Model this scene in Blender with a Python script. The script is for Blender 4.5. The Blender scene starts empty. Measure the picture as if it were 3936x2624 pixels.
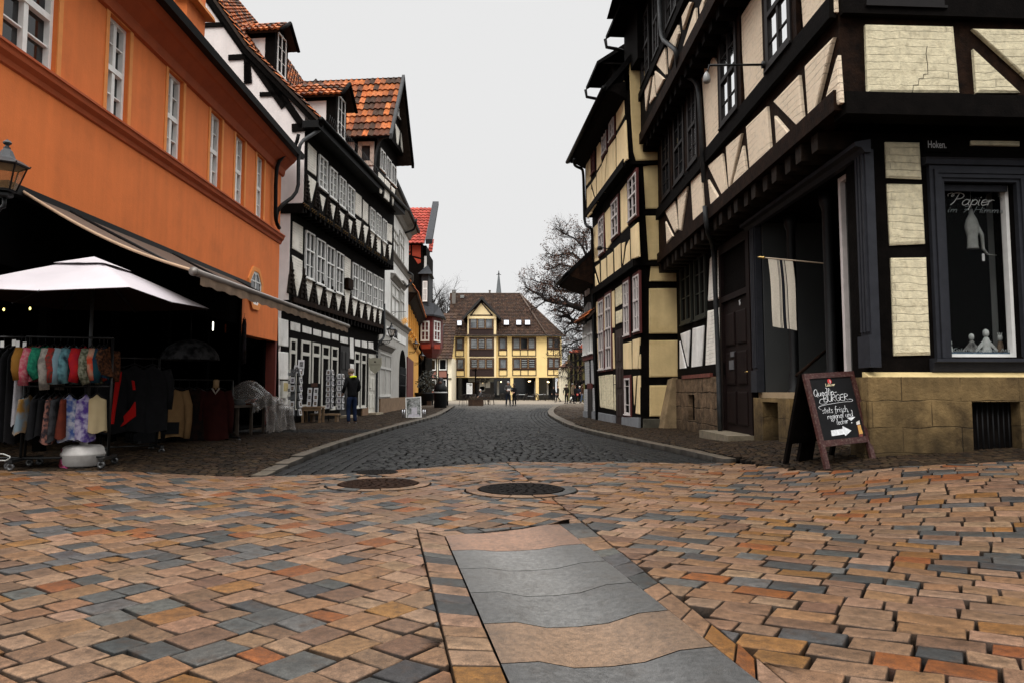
# recreated street scene: one thing per top-level object, parts parented, all geometry and materials made here
import bpy,math,random
import numpy as np
from mathutils import Vector,Matrix
R=random.Random(11)
rad=math.radians
scene=bpy.context.scene
COL=scene.collection
F,CX,CY,HOR,CAMH=2677.0,1968.0,1312.0,1504.0,1.06
PITCH=math.atan((HOR-CY)/F)
CAM=Vector((0,0,CAMH))
def ray(px,py):
 x=(px-CX)/F;yu=-(py-CY)/F
 c,s=math.cos(PITCH),math.sin(PITCH)
 return Vector((x,c-s*yu,s+c*yu))
def sst(a,b,x):
 t=min(1,max(0,(x-a)/(b-a)));return t*t*(3-2*t)
def ground(X,Y):
 z=0.0
 if X>2.4:
  z+=0.27*sst(2.6,5.0,X)*(1-sst(9.3,15.5,Y))*sst(3.0,7.0,Y)+0.05*max(0,min(X,14)-5.0)*(1-sst(9.3,15,Y))*sst(3,7,Y)
 if X<-2.8:
  z+=0.13*sst(-3.0,-5.2,X)*(1-sst(11,17,Y))*sst(4.5,8.0,Y)
 return z
def gp(px,py):
 d=ray(px,py);z=0.0
 for _ in range(12):
  t=(z-CAMH)/d.z
  z=ground(d.x*t,d.y*t)
 return Vector((d.x*t,d.y*t,z))
def cv(x0,y0,s):
 return lambda x,y:(x0+x/s,y0+y/s)
A=cv(0,0,1.742);C4=cv(950,0,1.7427);C5=cv(1000,750,1.65);Cu=cv(1030,480,3.015);Cm=cv(1040,820,3.484)
Cl=cv(1040,1180,3.41);Cf=cv(1430,780,1.8675);C6=cv(1550,950,2.24);Cy=cv(2180,300,2.24);Cz=cv(2150,950,2.148)
Cr=cv(2450,0,2.24);Cs=cv(2550,800,1.65);C7=cv(2150,0,1.7427);C8=cv(2150,800,1.7427);C9=cv(2700,0,1.742)
C10=cv(2800,850,1.5678);Cb=cv(3050,1380,3.484);Cw=cv(3500,600,1.961);Cq=cv(1600,1440,3.36);Ct=cv(1980,840,2.176)
Cn=cv(600,950,1.845);Cst=cv(0,900,1.65);Cp1=cv(984,1450,2.39);Cp2=cv(1968,1450,2.39);Cch=cv(1500,1950,1.68)
Dd=cv(0,0,0.5976)
class Face:
 """an upright plane: u runs along the ground line, z up, d out from the wall"""
 def __init__(s,P0,P1,toward=(0,0)):
  s.o=Vector((P0[0],P0[1],0));v=Vector((P1[0]-P0[0],P1[1]-P0[1],0));s.L=v.length;s.u=v.normalized()
  n=Vector((-s.u.y,s.u.x,0))
  if n.dot(Vector((toward[0],toward[1],0))-s.o)<0:n=-n
  s.n=n
 def P(s,u,z,d=0.0):
  return s.o+s.u*u+s.n*d+Vector((0,0,z))
 def uv(s,px,py,d=0.0):
  r=ray(px,py);o=s.o+s.n*d
  t=(o-CAM).dot(s.n)/r.dot(s.n)
  p=CAM+r*t
  return((p-o).dot(s.u),p.z)
 def poly(s,conv,pts,d=0.0):
  return[s.uv(*conv(*p),d)for p in pts]
WL={}
class MB:
 def __init__(s):s.v=[];s.f=[];s.c=[];s.sm=[];s.col=None
 def _add(s,vs,fs,sm=False):
  b=len(s.v);s.v.extend([tuple(p)for p in vs])
  s.c.extend([s.col or(1,1,1)]*len(vs))
  for f in fs:s.f.append(tuple(i+b for i in f));s.sm.append(sm)
 def hexa(s,p):
  s._add(p,[(0,3,2,1),(4,5,6,7),(0,1,5,4),(1,2,6,5),(2,3,7,6),(3,0,4,7)])
 def fbox(s,F_,u0,z0,u1,z1,d0,d1):
  P=F_.P
  s.hexa([P(u0,z0,d0),P(u1,z0,d0),P(u1,z1,d0),P(u0,z1,d0),P(u0,z0,d1),P(u1,z0,d1),P(u1,z1,d1),P(u0,z1,d1)])
 def fprism(s,F_,pts,d0,d1,inset=0.0,bulge=0.0):
  n=len(pts);P=F_.P
  if inset:
   cu=sum(p[0]for p in pts)/n;cz=sum(p[1]for p in pts)/n
   top=[]
   for(u,z)in pts:
    L=math.hypot(u-cu,z-cz)or 1;k=max(0.0,1-inset*1.3/L);top.append((cu+(u-cu)*k,cz+(z-cz)*k))
   vs=[P(u,z,d0)for u,z in pts]+[P(u,z,(d0+d1)*.5+abs(d1-d0)*.25)for u,z in pts]+[P(u,z,d1)for u,z in top]
   fs=[]
   for k in(0,n):
    for i in range(n):j=(i+1)%n;fs.append((k+i,k+j,k+n+j,k+n+i))
   fs.append(tuple(range(2*n,3*n)))
   s._add(vs,fs)
  else:
   vs=[P(u,z,d0)for u,z in pts]+[P(u,z,d1)for u,z in pts]
   fs=[tuple(range(n))[::-1],tuple(range(n,2*n))]+[(i,(i+1)%n,n+(i+1)%n,n+i)for i in range(n)]
   s._add(vs,fs)
 def fbar(s,F_,a,b,w,d0,d1,ext=0.0):
  (u0,z0),(u1,z1)=a,b;L=math.hypot(u1-u0,z1-z0)or 1e-6
  tx,tz=(u1-u0)/L,(z1-z0)/L;px,pz=-tz*w/2,tx*w/2
  u0-=tx*ext;z0-=tz*ext;u1+=tx*ext;z1+=tz*ext
  s.fprism(F_,[(u0-px,z0-pz),(u1-px,z1-pz),(u1+px,z1+pz),(u0+px,z0+pz)],d0,d1)
 def box(s,c,size,rz=0.0,M=None):
  x,y,z=size[0]/2,size[1]/2,size[2]/2
  ps=[Vector(p)for p in((-x,-y,-z),(x,-y,-z),(x,y,-z),(-x,y,-z),(-x,-y,z),(x,-y,z),(x,y,z),(-x,y,z))]
  m=M if M is not None else Matrix.Rotation(rz,3,'Z')
  s.hexa([Vector(c)+m@p for p in ps])
 def quad(s,a,b,c,d):s._add([a,b,c,d],[(0,1,2,3)])
 def face(s,pts):s._add(pts,[tuple(range(len(pts)))])
 def tube(s,pts,r,n=8,cap=True,smooth=True):
  pts=[Vector(p)for p in pts];m=len(pts)
  rs=r if isinstance(r,(list,tuple))else[r]*m
  vs=[];prev=None
  for i,p in enumerate(pts):
   t=(pts[min(i+1,m-1)]-pts[max(i-1,0)])
   t=t.normalized()if t.length>1e-9 else Vector((0,0,1))
   if prev is None:
    a=Vector((0,0,1))if abs(t.z)<.9 else Vector((1,0,0));x=t.cross(a).normalized()
   else:
    x=(prev-t*prev.dot(t));x=x.normalized()if x.length>1e-6 else t.orthogonal().normalized()
   prev=x;y=t.cross(x)
   for k in range(n):
    an=2*math.pi*k/n;vs.append(p+x*(rs[i]*math.cos(an))+y*(rs[i]*math.sin(an)))
  fs=[(i*n+k,i*n+(k+1)%n,(i+1)*n+(k+1)%n,(i+1)*n+k)for i in range(m-1)for k in range(n)]
  if cap:fs+=[tuple(range(n))[::-1],tuple(range((m-1)*n,m*n))]
  s._add(vs,fs,smooth)
 def lathe(s,c,prof,n=16,smooth=True,M=None,sx=1,sy=1,cap=True):
  c=Vector(c);vs=[]
  for(r,z)in prof:
   for k in range(n):
    a=2*math.pi*(k+.5)/n;p=Vector((r*math.cos(a)*sx,r*math.sin(a)*sy,z));vs.append(c+(M@p if M is not None else p))
  m=len(prof)
  fs=[(i*n+k,i*n+(k+1)%n,(i+1)*n+(k+1)%n,(i+1)*n+k)for i in range(m-1)for k in range(n)]
  if cap:fs+=[tuple(range(n))[::-1],tuple(range((m-1)*n,m*n))]
  s._add(vs,fs,smooth)
 def build(s,name,mat,parent=None,loc=None,flip=True):
  if parent is not None:base=Vector(WL[parent.name])
  elif loc is not None:base=Vector(loc)
  else:
   a=np.array(s.v);base=Vector(((a[:,0].min()+a[:,0].max())/2,(a[:,1].min()+a[:,1].max())/2,a[:,2].min()))
  me=bpy.data.meshes.new(name)
  a=np.array(s.v)-np.array(base)
  me.from_pydata(a.tolist(),[],s.f)
  if s.col is not None:
   at=me.color_attributes.new('Col','FLOAT_COLOR','POINT')
   c4=np.ones((len(s.v),4),dtype=np.float32);c4[:,:3]=np.array(s.c,dtype=np.float32)
   at.data.foreach_set('color',c4.ravel())
  me.polygons.foreach_set('use_smooth',np.array(s.sm,dtype=bool))
  me.materials.append(mat)
  me.update()
  if flip and len(s.f)<60000:
   import bmesh
   bm=bmesh.new();bm.from_mesh(me);bmesh.ops.recalc_face_normals(bm,faces=bm.faces[:]);bm.to_mesh(me);bm.free()
  o=bpy.data.objects.new(name,me);COL.objects.link(o)
  WL[o.name]=base
  if parent is not None:o.parent=parent
  else:o.location=base
  return o
def tag(o,label=None,cat=None,group=None,kind=None):
 if label:o['label']=label
 if cat:o['category']=cat
 if group:o['group']=group
 if kind:o['kind']=kind
 return o
def thing(name,label,cat,loc,group=None):
 o=bpy.data.objects.new(name,None);COL.objects.link(o);o.empty_display_size=.2
 o.location=loc;WL[o.name]=Vector(loc)
 return tag(o,label,cat,group)
def dup(root,loc,rz=0.0,label=None,group=None,scale=1.0):
 kids=[c for c in COL.objects if c.parent==root]
 r=root.copy();COL.objects.link(r);r.location=loc;r.rotation_euler=(0,0,rz);r.scale=(scale,)*3;WL[r.name]=Vector(loc)
 if label:r['label']=label
 if group:r['group']=group
 for ch in kids:
  c=ch.copy();COL.objects.link(c);c.parent=r
  for g in[k for k in COL.objects if k.parent==ch]:
   d=g.copy();COL.objects.link(d);d.parent=c
 return r
MATS={}
def mat(name,col=(.5,.5,.5),rough=.8,var=.25,scale=3.0,bump=0.0,bscale=40.0,vcol=False,metal=0.0,spec=.4,bricks=None,streak=0.0,emit=None,transl=0.0,detail=6.0,dirt=None,speck=0.0,damp=None):
 if name in MATS:return MATS[name]
 m=bpy.data.materials.new(name);MATS[name]=m;m.use_nodes=True
 nt=m.node_tree;N=nt.nodes;L=nt.links;b=N['Principled BSDF']
 b.inputs['Roughness'].default_value=rough;b.inputs['Metallic'].default_value=metal
 b.inputs['Specular IOR Level'].default_value=spec
 tc=N.new('ShaderNodeTexCoord');co=tc.outputs['Object']
 nz=N.new('ShaderNodeTexNoise');nz.inputs['Scale'].default_value=scale;nz.inputs['Detail'].default_value=detail;nz.inputs['Roughness'].default_value=.6
 L.new(co,nz.inputs['Vector'])
 mr=N.new('ShaderNodeMapRange');mr.inputs['From Min'].default_value=.3;mr.inputs['From Max'].default_value=.7
 mr.inputs['To Min'].default_value=1-var;mr.inputs['To Max'].default_value=1+var
 L.new(nz.outputs['Fac'],mr.inputs['Value'])
 if vcol:
  at=N.new('ShaderNodeVertexColor');at.layer_name='Col';base=at.outputs['Color']
  if col!=(1,1,1):
   mm=N.new('ShaderNodeMix');mm.data_type='RGBA';mm.blend_type='MULTIPLY';mm.inputs['Factor'].default_value=1
   L.new(base,mm.inputs['A']);mm.inputs['B'].default_value=(*col,1);base=mm.outputs['Result']
 else:
  rgb=N.new('ShaderNodeRGB');rgb.outputs[0].default_value=(*col,1);base=rgb.outputs[0]
 if dirt:
  n2=N.new('ShaderNodeTexNoise');n2.inputs['Scale'].default_value=dirt[2];n2.inputs['Detail'].default_value=8;n2.inputs['Roughness'].default_value=.7
  L.new(co,n2.inputs['Vector'])
  r2=N.new('ShaderNodeMapRange');r2.inputs['From Min'].default_value=.5;r2.inputs['From Max'].default_value=.72;r2.inputs['To Max'].default_value=dirt[1]
  L.new(n2.outputs['Fac'],r2.inputs['Value'])
  mm=N.new('ShaderNodeMix');mm.data_type='RGBA';L.new(r2.outputs['Result'],mm.inputs['Factor']);L.new(base,mm.inputs['A']);mm.inputs['B'].default_value=(*dirt[0],1)
  base=mm.outputs['Result']
 vm=N.new('ShaderNodeVectorMath');vm.operation='SCALE';L.new(base,vm.inputs[0]);L.new(mr.outputs['Result'],vm.inputs['Scale'])
 outc=vm.outputs['Vector']
 if speck:
  ns=N.new('ShaderNodeTexNoise');ns.inputs['Scale'].default_value=170;ns.inputs['Detail'].default_value=3;L.new(co,ns.inputs['Vector'])
  rs=N.new('ShaderNodeMapRange');rs.inputs['From Min'].default_value=.32;rs.inputs['From Max'].default_value=.68;rs.inputs['To Min'].default_value=1-speck;rs.inputs['To Max'].default_value=1+speck;L.new(ns.outputs['Fac'],rs.inputs['Value'])
  vs_=N.new('ShaderNodeVectorMath');vs_.operation='SCALE';L.new(outc,vs_.inputs[0]);L.new(rs.outputs['Result'],vs_.inputs['Scale']);outc=vs_.outputs['Vector']
 if streak:
  mp=N.new('ShaderNodeMapping');mp.inputs['Scale'].default_value=(5,5,.35);L.new(co,mp.inputs['Vector'])
  n3=N.new('ShaderNodeTexNoise');n3.inputs['Scale'].default_value=1.0;n3.inputs['Detail'].default_value=5;L.new(mp.outputs['Vector'],n3.inputs['Vector'])
  r3=N.new('ShaderNodeMapRange');r3.inputs['From Min'].default_value=.35;r3.inputs['From Max'].default_value=.75;r3.inputs['To Min'].default_value=1+streak*.3;r3.inputs['To Max'].default_value=1-streak
  L.new(n3.outputs['Fac'],r3.inputs['Value'])
  v2=N.new('ShaderNodeVectorMath');v2.operation='SCALE';L.new(outc,v2.inputs[0]);L.new(r3.outputs['Result'],v2.inputs['Scale']);outc=v2.outputs['Vector']
 if damp:
  sd=N.new('ShaderNodeSeparateXYZ');L.new(co,sd.inputs[0]);wd_=N.new('ShaderNodeMath');wd_.operation='MULTIPLY_ADD';wd_.inputs[1].default_value=.5;L.new(nz.outputs['Fac'],wd_.inputs[0]);L.new(sd.outputs['Z'],wd_.inputs[2])
  rd_=N.new('ShaderNodeMapRange');rd_.inputs['From Min'].default_value=damp[0];rd_.inputs['From Max'].default_value=damp[1];rd_.inputs['To Min'].default_value=damp[2];L.new(wd_.outputs[0],rd_.inputs['Value'])
  vd_=N.new('ShaderNodeVectorMath');vd_.operation='SCALE';L.new(outc,vd_.inputs[0]);L.new(rd_.outputs['Result'],vd_.inputs['Scale']);outc=vd_.outputs['Vector']
 hgt=None
 if bricks:
  sp=N.new('ShaderNodeSeparateXYZ');L.new(co,sp.inputs[0])
  ad=N.new('ShaderNodeMath');ad.operation='ADD';L.new(sp.outputs['X'],ad.inputs[0]);L.new(sp.outputs['Y'],ad.inputs[1])
  wn=N.new('ShaderNodeTexNoise');wn.inputs['Scale'].default_value=2.2;L.new(co,wn.inputs['Vector'])
  wm=N.new('ShaderNodeMath');wm.operation='MULTIPLY_ADD';wm.inputs[1].default_value=.09;L.new(wn.outputs['Fac'],wm.inputs[0]);L.new(sp.outputs['Z'],wm.inputs[2])
  cb=N.new('ShaderNodeCombineXYZ');L.new(ad.outputs[0],cb.inputs['X']);L.new(wm.outputs[0],cb.inputs['Y'])
  br=N.new('ShaderNodeTexBrick');br.inputs['Scale'].default_value=1.0;br.inputs['Brick Width'].default_value=bricks[0];br.inputs['Row Height'].default_value=bricks[1]
  br.inputs['Mortar Size'].default_value=bricks[2];br.inputs['Mortar Smooth'].default_value=.6;br.inputs['Color1'].default_value=(1,1,1,1);br.inputs['Color2'].default_value=(.9,.9,.9,1);br.inputs['Mortar'].default_value=(0,0,0,1)
  L.new(cb.outputs[0],br.inputs['Vector'])
  wz=N.new('ShaderNodeTexNoise');wz.inputs['Scale'].default_value=1.7;L.new(co,wz.inputs['Vector'])
  wr=N.new('ShaderNodeMapRange');wr.inputs['From Min'].default_value=.38;wr.inputs['From Max'].default_value=.6;L.new(wz.outputs['Fac'],wr.inputs['Value'])
  mx=N.new('ShaderNodeMix');mx.data_type='FLOAT';L.new(wr.outputs['Result'],mx.inputs['Factor']);mx.inputs['A'].default_value=1.0;L.new(br.outputs['Color'],mx.inputs['B'])
  hgt=mx.outputs['Result']
  dk=N.new('ShaderNodeMapRange');dk.inputs['To Min'].default_value=bricks[3];L.new(hgt,dk.inputs['Value'])
  v3=N.new('ShaderNodeVectorMath');v3.operation='SCALE';L.new(outc,v3.inputs[0]);L.new(dk.outputs['Result'],v3.inputs['Scale']);outc=v3.outputs['Vector']
 L.new(outc,b.inputs['Base Color'])
 if bump:
  bn=N.new('ShaderNodeTexNoise');bn.inputs['Scale'].default_value=bscale;bn.inputs['Detail'].default_value=6;bn.inputs['Roughness'].default_value=.65;L.new(co,bn.inputs['Vector'])
  h=bn.outputs['Fac']
  if hgt is not None:
   ma=N.new('ShaderNodeMath');ma.operation='MULTIPLY_ADD';ma.inputs[1].default_value=1.2;L.new(hgt,ma.inputs[0]);L.new(h,ma.inputs[2]);h=ma.outputs[0]
  bp=N.new('ShaderNodeBump');bp.inputs['Strength'].default_value=1.0;bp.inputs['Distance'].default_value=bump;L.new(h,bp.inputs['Height']);L.new(bp.outputs['Normal'],b.inputs['Normal'])
 if emit:
  b.inputs['Emission Color'].default_value=(*emit[0],1);b.inputs['Emission Strength'].default_value=emit[1]
 if transl:
  tr=N.new('ShaderNodeBsdfTransparent');ms=N.new('ShaderNodeMixShader');ms.inputs[0].default_value=transl
  o=N['Material Output'];L.new(b.outputs[0],ms.inputs[1]);L.new(tr.outputs[0],ms.inputs[2]);L.new(ms.outputs[0],o.inputs['Surface'])
 return m
TIMBER=mat('timber_black',(.0035,.0026,.0022),.8,.5,6,.006,30,spec=.04)
TIMBER_BR=mat('timber_brown',(.013,.0058,.003),.75,.7,7,.010,25,spec=.06,streak=.5)
CARVED=mat('carved_timber',(.011,.0065,.004),.7,.6,9,.01,22,spec=.1)
OCHRE_CARVE=mat('carving_ochre',(.10,.055,.014),.7,.7,14,.008,30,spec=.2)
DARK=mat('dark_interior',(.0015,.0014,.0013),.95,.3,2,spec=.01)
BLACKMETAL=mat('black_metal',(.005,.005,.0055),.5,.3,6,spec=.2)
ZINC=mat('zinc_pipe',(.030,.031,.032),.55,.35,5,metal=.2,spec=.2)
BLACKPIPE=mat('black_pipe',(.0045,.0045,.0045),.55,.3,5,spec=.1)
WHITEPAINT=mat('white_window_paint',(.76,.75,.72),.55,.08,8)
GREYPAINT=mat('grey_frame_paint',(.021,.022,.027),.6,.2,8,.001,60,spec=.15)
GLASS=mat('window_glass',(.008,.009,.010),.06,.2,1.5,spec=.5)
GLASS_GREY=mat('window_glass_grey',(.12,.13,.14),.15,.7,1.2,spec=.6)
GLASS_LEAD=mat('leaded_glass',(.16,.165,.16),.25,.5,4,spec=.5)
GLASS_SKY=mat('sky_mirror_glass',(.98,.98,.98),.06,.02,2,metal=1.0,spec=.6)
WHITEWALL=mat('white_infill',(.76,.74,.70),.9,.10,2.5,.006,18,streak=.15,dirt=((.28,.24,.19),.5,1.6))
WHITEBRICK=mat('white_brick_infill',(.80,.76,.68),.9,.10,3,.012,25,bricks=(1.1,.085,.008,.62),dirt=((.45,.37,.27),.45,2))
TANBRICK=mat('cream_brick_infill',(.68,.60,.41),.9,.18,10,.012,34,bricks=(1.3,.1,.007,.74),dirt=((.30,.24,.14),.55,11))
TANSIDE=mat('beige_brick_infill',(.76,.62,.46),.9,.18,9,.014,26,bricks=(1.2,.1,.008,.70),dirt=((.34,.24,.16),.6,9))
YELLOWPL=mat('yellow_plaster',(.74,.57,.32),.9,.10,1.6,.006,12,streak=.12,dirt=((.55,.38,.18),.45,1.4))
YELLOWDK=mat('yellow_gable_plaster',(.60,.45,.22),.9,.12,1.4,.01,9,streak=.12,dirt=((.42,.28,.11),.5,1.2))
cam=bpy.data.cameras.new('camera');co_=bpy.data.objects.new('camera',cam);COL.objects.link(co_)
cam.sensor_width=36.0;cam.sensor_fit='HORIZONTAL';cam.lens=36.0*F/3936.0;cam.clip_end=5000;cam.clip_start=.05
co_.location=CAM;co_.rotation_euler=(math.pi/2+PITCH,0,0);scene.camera=co_
SUN_EL,SUN_AZ=rad(52),rad(205)
w=bpy.data.worlds.new('World');scene.world=w;w.use_nodes=True
nt=w.node_tree;N=nt.nodes;L=nt.links;bg=N['Background'];bg.inputs['Strength'].default_value=.1
sky=N.new('ShaderNodeTexSky');sky.sky_type='NISHITA';sky.sun_disc=False;sky.sun_elevation=SUN_EL;sky.sun_rotation=SUN_AZ
hs=N.new('ShaderNodeHueSaturation');hs.inputs['Saturation'].default_value=.06;L.new(sky.outputs[0],hs.inputs['Color'])
tc=N.new('ShaderNodeTexCoord');sp=N.new('ShaderNodeSeparateXYZ');L.new(tc.outputs['Generated'],sp.inputs[0])
mr=N.new('ShaderNodeMapRange');mr.inputs['From Min'].default_value=.5;mr.inputs['From Max'].default_value=.85;mr.inputs['To Min'].default_value=8.2;mr.inputs['To Max'].default_value=44.0;L.new(sp.outputs['Z'],mr.inputs['Value'])
cn=N.new('ShaderNodeTexNoise');cn.inputs['Scale'].default_value=1.6;cn.inputs['Detail'].default_value=3;L.new(tc.outputs['Generated'],cn.inputs['Vector'])
cm=N.new('ShaderNodeMapRange');cm.inputs['To Min'].default_value=.97;cm.inputs['To Max'].default_value=1.03;L.new(cn.outputs['Fac'],cm.inputs['Value'])
mu=N.new('ShaderNodeMath');mu.operation='MULTIPLY';L.new(mr.outputs['Result'],mu.inputs[0]);L.new(cm.outputs['Result'],mu.inputs[1])
cb=N.new('ShaderNodeCombineColor');[L.new(mu.outputs[0],cb.inputs[i])for i in range(3)]
mx=N.new('ShaderNodeMix');mx.data_type='RGBA';mx.inputs['Factor'].default_value=.97;L.new(hs.outputs['Color'],mx.inputs['A']);L.new(cb.outputs[0],mx.inputs['B']);L.new(mx.outputs['Result'],bg.inputs['Color'])
sl=bpy.data.lights.new('sun','SUN');sl.energy=1.5;sl.angle=rad(35);sl.color=(1,.96,.9);so=bpy.data.objects.new('sun',sl);COL.objects.link(so)
so.rotation_euler=(math.pi/2-SUN_EL,0,math.pi-SUN_AZ);so.location=(0,0,30)
scene.view_settings.view_transform='Standard';scene.view_settings.look='None';scene.view_settings.exposure=0;scene.view_settings.gamma=1
scene.render.engine='CYCLES';scene.cycles.use_denoising=True
def clip(poly,a,b,c):
 out=[];n=len(poly)
 for i in range(n):
  p,q=poly[i],poly[(i+1)%n];fp=a*p[0]+b*p[1]-c;fq=a*q[0]+b*q[1]-c
  if fp<=0:out.append(p)
  if fp*fq<0:
   t=fp/(fp-fq);out.append((p[0]+(q[0]-p[0])*t,p[1]+(q[1]-p[1])*t))
 return out
def inset(poly,d):
 n=len(poly);out=[];cx=sum(p[0]for p in poly)/n;cy=sum(p[1]for p in poly)/n
 for i in range(n):
  a,p,b=poly[i-1],poly[i],poly[(i+1)%n]
  l1=math.hypot(p[0]-a[0],p[1]-a[1])or 1e-6;l2=math.hypot(b[0]-p[0],b[1]-p[1])or 1e-6
  n1=(-(p[1]-a[1])/l1,(p[0]-a[0])/l1);n2=(-(b[1]-p[1])/l2,(b[0]-p[0])/l2);k=d/max(.35,1+n1[0]*n2[0]+n1[1]*n2[1])
  ox,oy=(n1[0]+n2[0])*k,(n1[1]+n2[1])*k;lim=.45*math.hypot(cx-p[0],cy-p[1]);L_=math.hypot(ox,oy)
  if L_>lim:ox,oy=ox*lim/L_,oy*lim/L_
  out.append((p[0]+ox,p[1]+oy))
 return out
def area(p):return sum(p[i][0]*p[(i+1)%len(p)][1]-p[(i+1)%len(p)][0]*p[i][1]for i in range(len(p)))/2
class Stones:
 def __init__(s):s.v=[];s.f=[];s.c=[]
 def add(s,poly,col,gap=.006,bev=.012,top=0.0,tilt=.004,base=.075,gz=None):
  if len(poly)<3:return
  ar=area(poly)
  if ar<0:poly=poly[::-1];ar=-ar
  if ar<.0008:return
  n=len(poly);cx=sum(p[0]for p in poly)/n;cy=sum(p[1]for p in poly)/n
  r=math.sqrt(ar)/2
  tx,ty=R.uniform(-tilt,tilt)/r,R.uniform(-tilt,tilt)/r;h=R.uniform(-tilt,tilt)*.5
  b=len(s.v);g=ground(cx,cy)if gz is None else gz
  if gz is None:gx=(ground(cx+.1,cy)-g)*10;gy=(ground(cx,cy+.1)-g)*10
  else:gx=gy=0
  rings=((gap,-base),(gap,-bev*.7),(gap+bev*.45,-bev*.18),(gap+bev,0))
  for k,dz in rings:
   for(x,y)in inset(poly,k):
    dx,dy=x-cx,y-cy
    s.v.append((cx+dx,cy+dy,g+top+h+dz+(tx+gx)*dx+(ty+gy)*dy))
    e=1.0 if dz==0 else(1.05 if dz>-bev*.3 else(.22 if dz>-base else .03))
    s.c.append((col[0]*e,col[1]*e,col[2]*e))
  for q in range(3):
   for i in range(n):
    j=(i+1)%n;s.f.append((b+q*n+i,b+q*n+j,b+(q+1)*n+j,b+(q+1)*n+i))
  e=R.uniform(.62,.98);s.v.append((cx,cy,g+top+h));s.c.append((col[0]*e,col[1]*e,col[2]*e))
  for i in range(n):s.f.append((b+3*n+i,b+3*n+(i+1)%n,b+4*n))
 def build(s,name,m,parent=None):
  mb=MB();mb.v=s.v;mb.f=s.f;mb.c=s.c;mb.sm=[True]*len(s.f);mb.col=(1,1,1)
  o=mb.build(name,m,parent,loc=(0,0,0)if parent is None else None,flip=False);return o
def jit(p,a):return(p[0]+R.uniform(-a,a),p[1]+R.uniform(-a,a))
def mixc(a,b,t):return tuple(a[i]+(b[i]-a[i])*t for i in range(3))
def vary(c,v):k=R.uniform(1-v,1+v);return tuple(min(1,x*k*R.uniform(.96,1.04))for x in c)
def gl(conv,pts):return[tuple(gp(*conv(*p))[:2])for p in pts]
kerbL=gl(Cp1,[(100,905),(440,760),(900,590),(1250,478),(1500,410),(1700,345),(1825,265)])
kerbR=gl(Cp2,[(1945,778),(1700,733),(1400,667),(1150,612),(900,555),(700,508),(500,445),(360,368),(330,335),(340,300),(400,265),(520,245)])
def crs(pl,n=4):
 out=[]
 for i in range(len(pl)-1):
  p0,p1,p2,p3=pl[max(0,i-1)],pl[i],pl[i+1],pl[min(len(pl)-1,i+2)]
  for k in range(n):t=k/n;out.append(tuple(.5*(2*p1[q]+(p2[q]-p0[q])*t+(2*p0[q]-5*p1[q]+4*p2[q]-p3[q])*t*t+(3*p1[q]-p0[q]-3*p2[q]+p3[q])*t**3)for q in(0,1)))
 return out+[pl[-1]]
kerbL,kerbR=crs(kerbL,3),crs(kerbR,2)
edgeP=gl(Cst,[(-900,1470),(0,1490),(300,1502)])+gl(Cp1,[(0,908),(100,904),(700,884),(1230,850),(1900,800)])+gl(Cp2,[(0,772),(1000,772),(1945,779),(2352,805)])+gl(lambda x,y:(x,y),[(3095,1809),(3364,1800),(3650,1782),(3936,1765),(4500,1735)])
edgeP=sorted(edgeP)
def ypoly(pl,x):
 if x<=pl[0][0]:return pl[0][1]
 for(a,b)in zip(pl,pl[1:]):
  if x<=b[0]:return a[1]+(b[1]-a[1])*(x-a[0])/max(1e-6,b[0]-a[0])
 return pl[-1][1]
def xat(pl,y):
 s_=sorted((p[1],p[0])for p in pl)
 if y<=s_[0][0]:return s_[0][1]
 for a,b in zip(s_,s_[1:]):
  if y<=b[0]:return a[1]+(b[1]-a[1])*(y-a[0])/max(1e-6,b[0]-a[0])
 return s_[-1][1]
chIL=gl(Cch,[(355,180),(770,1132)]);chIR=gl(Cch,[(1085,100),(2352,1100)])
chOL=gl(Cch,[(178,158),(418,1132)]);chOR=gl(Cch,[(1245,93),(2352,960)])
def line(p,q):
 a,b=-(q[1]-p[1]),(q[0]-p[0]);return a,b,a*p[0]+b*p[1]
def extend(l,k):(a,b)=l;return[a,(a[0]+(b[0]-a[0])*k,a[1]+(b[1]-a[1])*k)]
chIL,chIR,chOL,chOR=[extend(l,1.7)for l in(chIL,chIR,chOL,chOR)]
MH=[(gp(2003,1876.5),.46),(gp(1455,1855.5),.45)]
STONE=mat('paving_granite',(1,1,1),.6,.38,26,.003,120,vcol=True,spec=.22,dirt=((.035,.017,.007),.7,8),speck=.32)
COBBLE=mat('basalt_cobble',(1,1,1),.55,.35,18,.004,60,vcol=True,spec=.10)
MOSAIC=mat('mosaic_stone',(1,1,1),.8,.3,18,.004,60,vcol=True,spec=.08)
TAN=[(.136,.076,.041),(.115,.065,.037),(.154,.091,.054),(.130,.067,.031),(.092,.050,.028)]
GREY=[(.043,.0415,.0385),(.033,.032,.0302),(.055,.0525,.0485),(.026,.0255,.0245)]
ORG=[(.125,.038,.008),(.115,.050,.011),(.132,.060,.016)]
def pavecol(x,y):
 t=R.random();gk=.22+.10*math.sin(x*1.3+y*.7)*math.sin(y*.9-x*.5)
 if t<gk:return vary(R.choice(GREY),.15)
 if t<gk+.10:return vary(R.choice(ORG),.15)
 return vary(R.choice(TAN),.13)
def edge_clip(poly):
 cx=sum(p[0]for p in poly)/len(poly)
 y0,y1=ypoly(edgeP,cx-.3),ypoly(edgeP,cx+.3);s_=(y1-y0)/.6;yc=ypoly(edgeP,cx)
 return clip(poly,-s_,1,yc-s_*cx)
pv=Stones()
midL,midR=line(chOL[0],chOL[1]),line(chOR[0],chOR[1]);chTop=line(chOL[0],chOR[0])
sv=lambda m,p:m[0]*p[0]+m[1]*p[1]-m[2]
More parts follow.
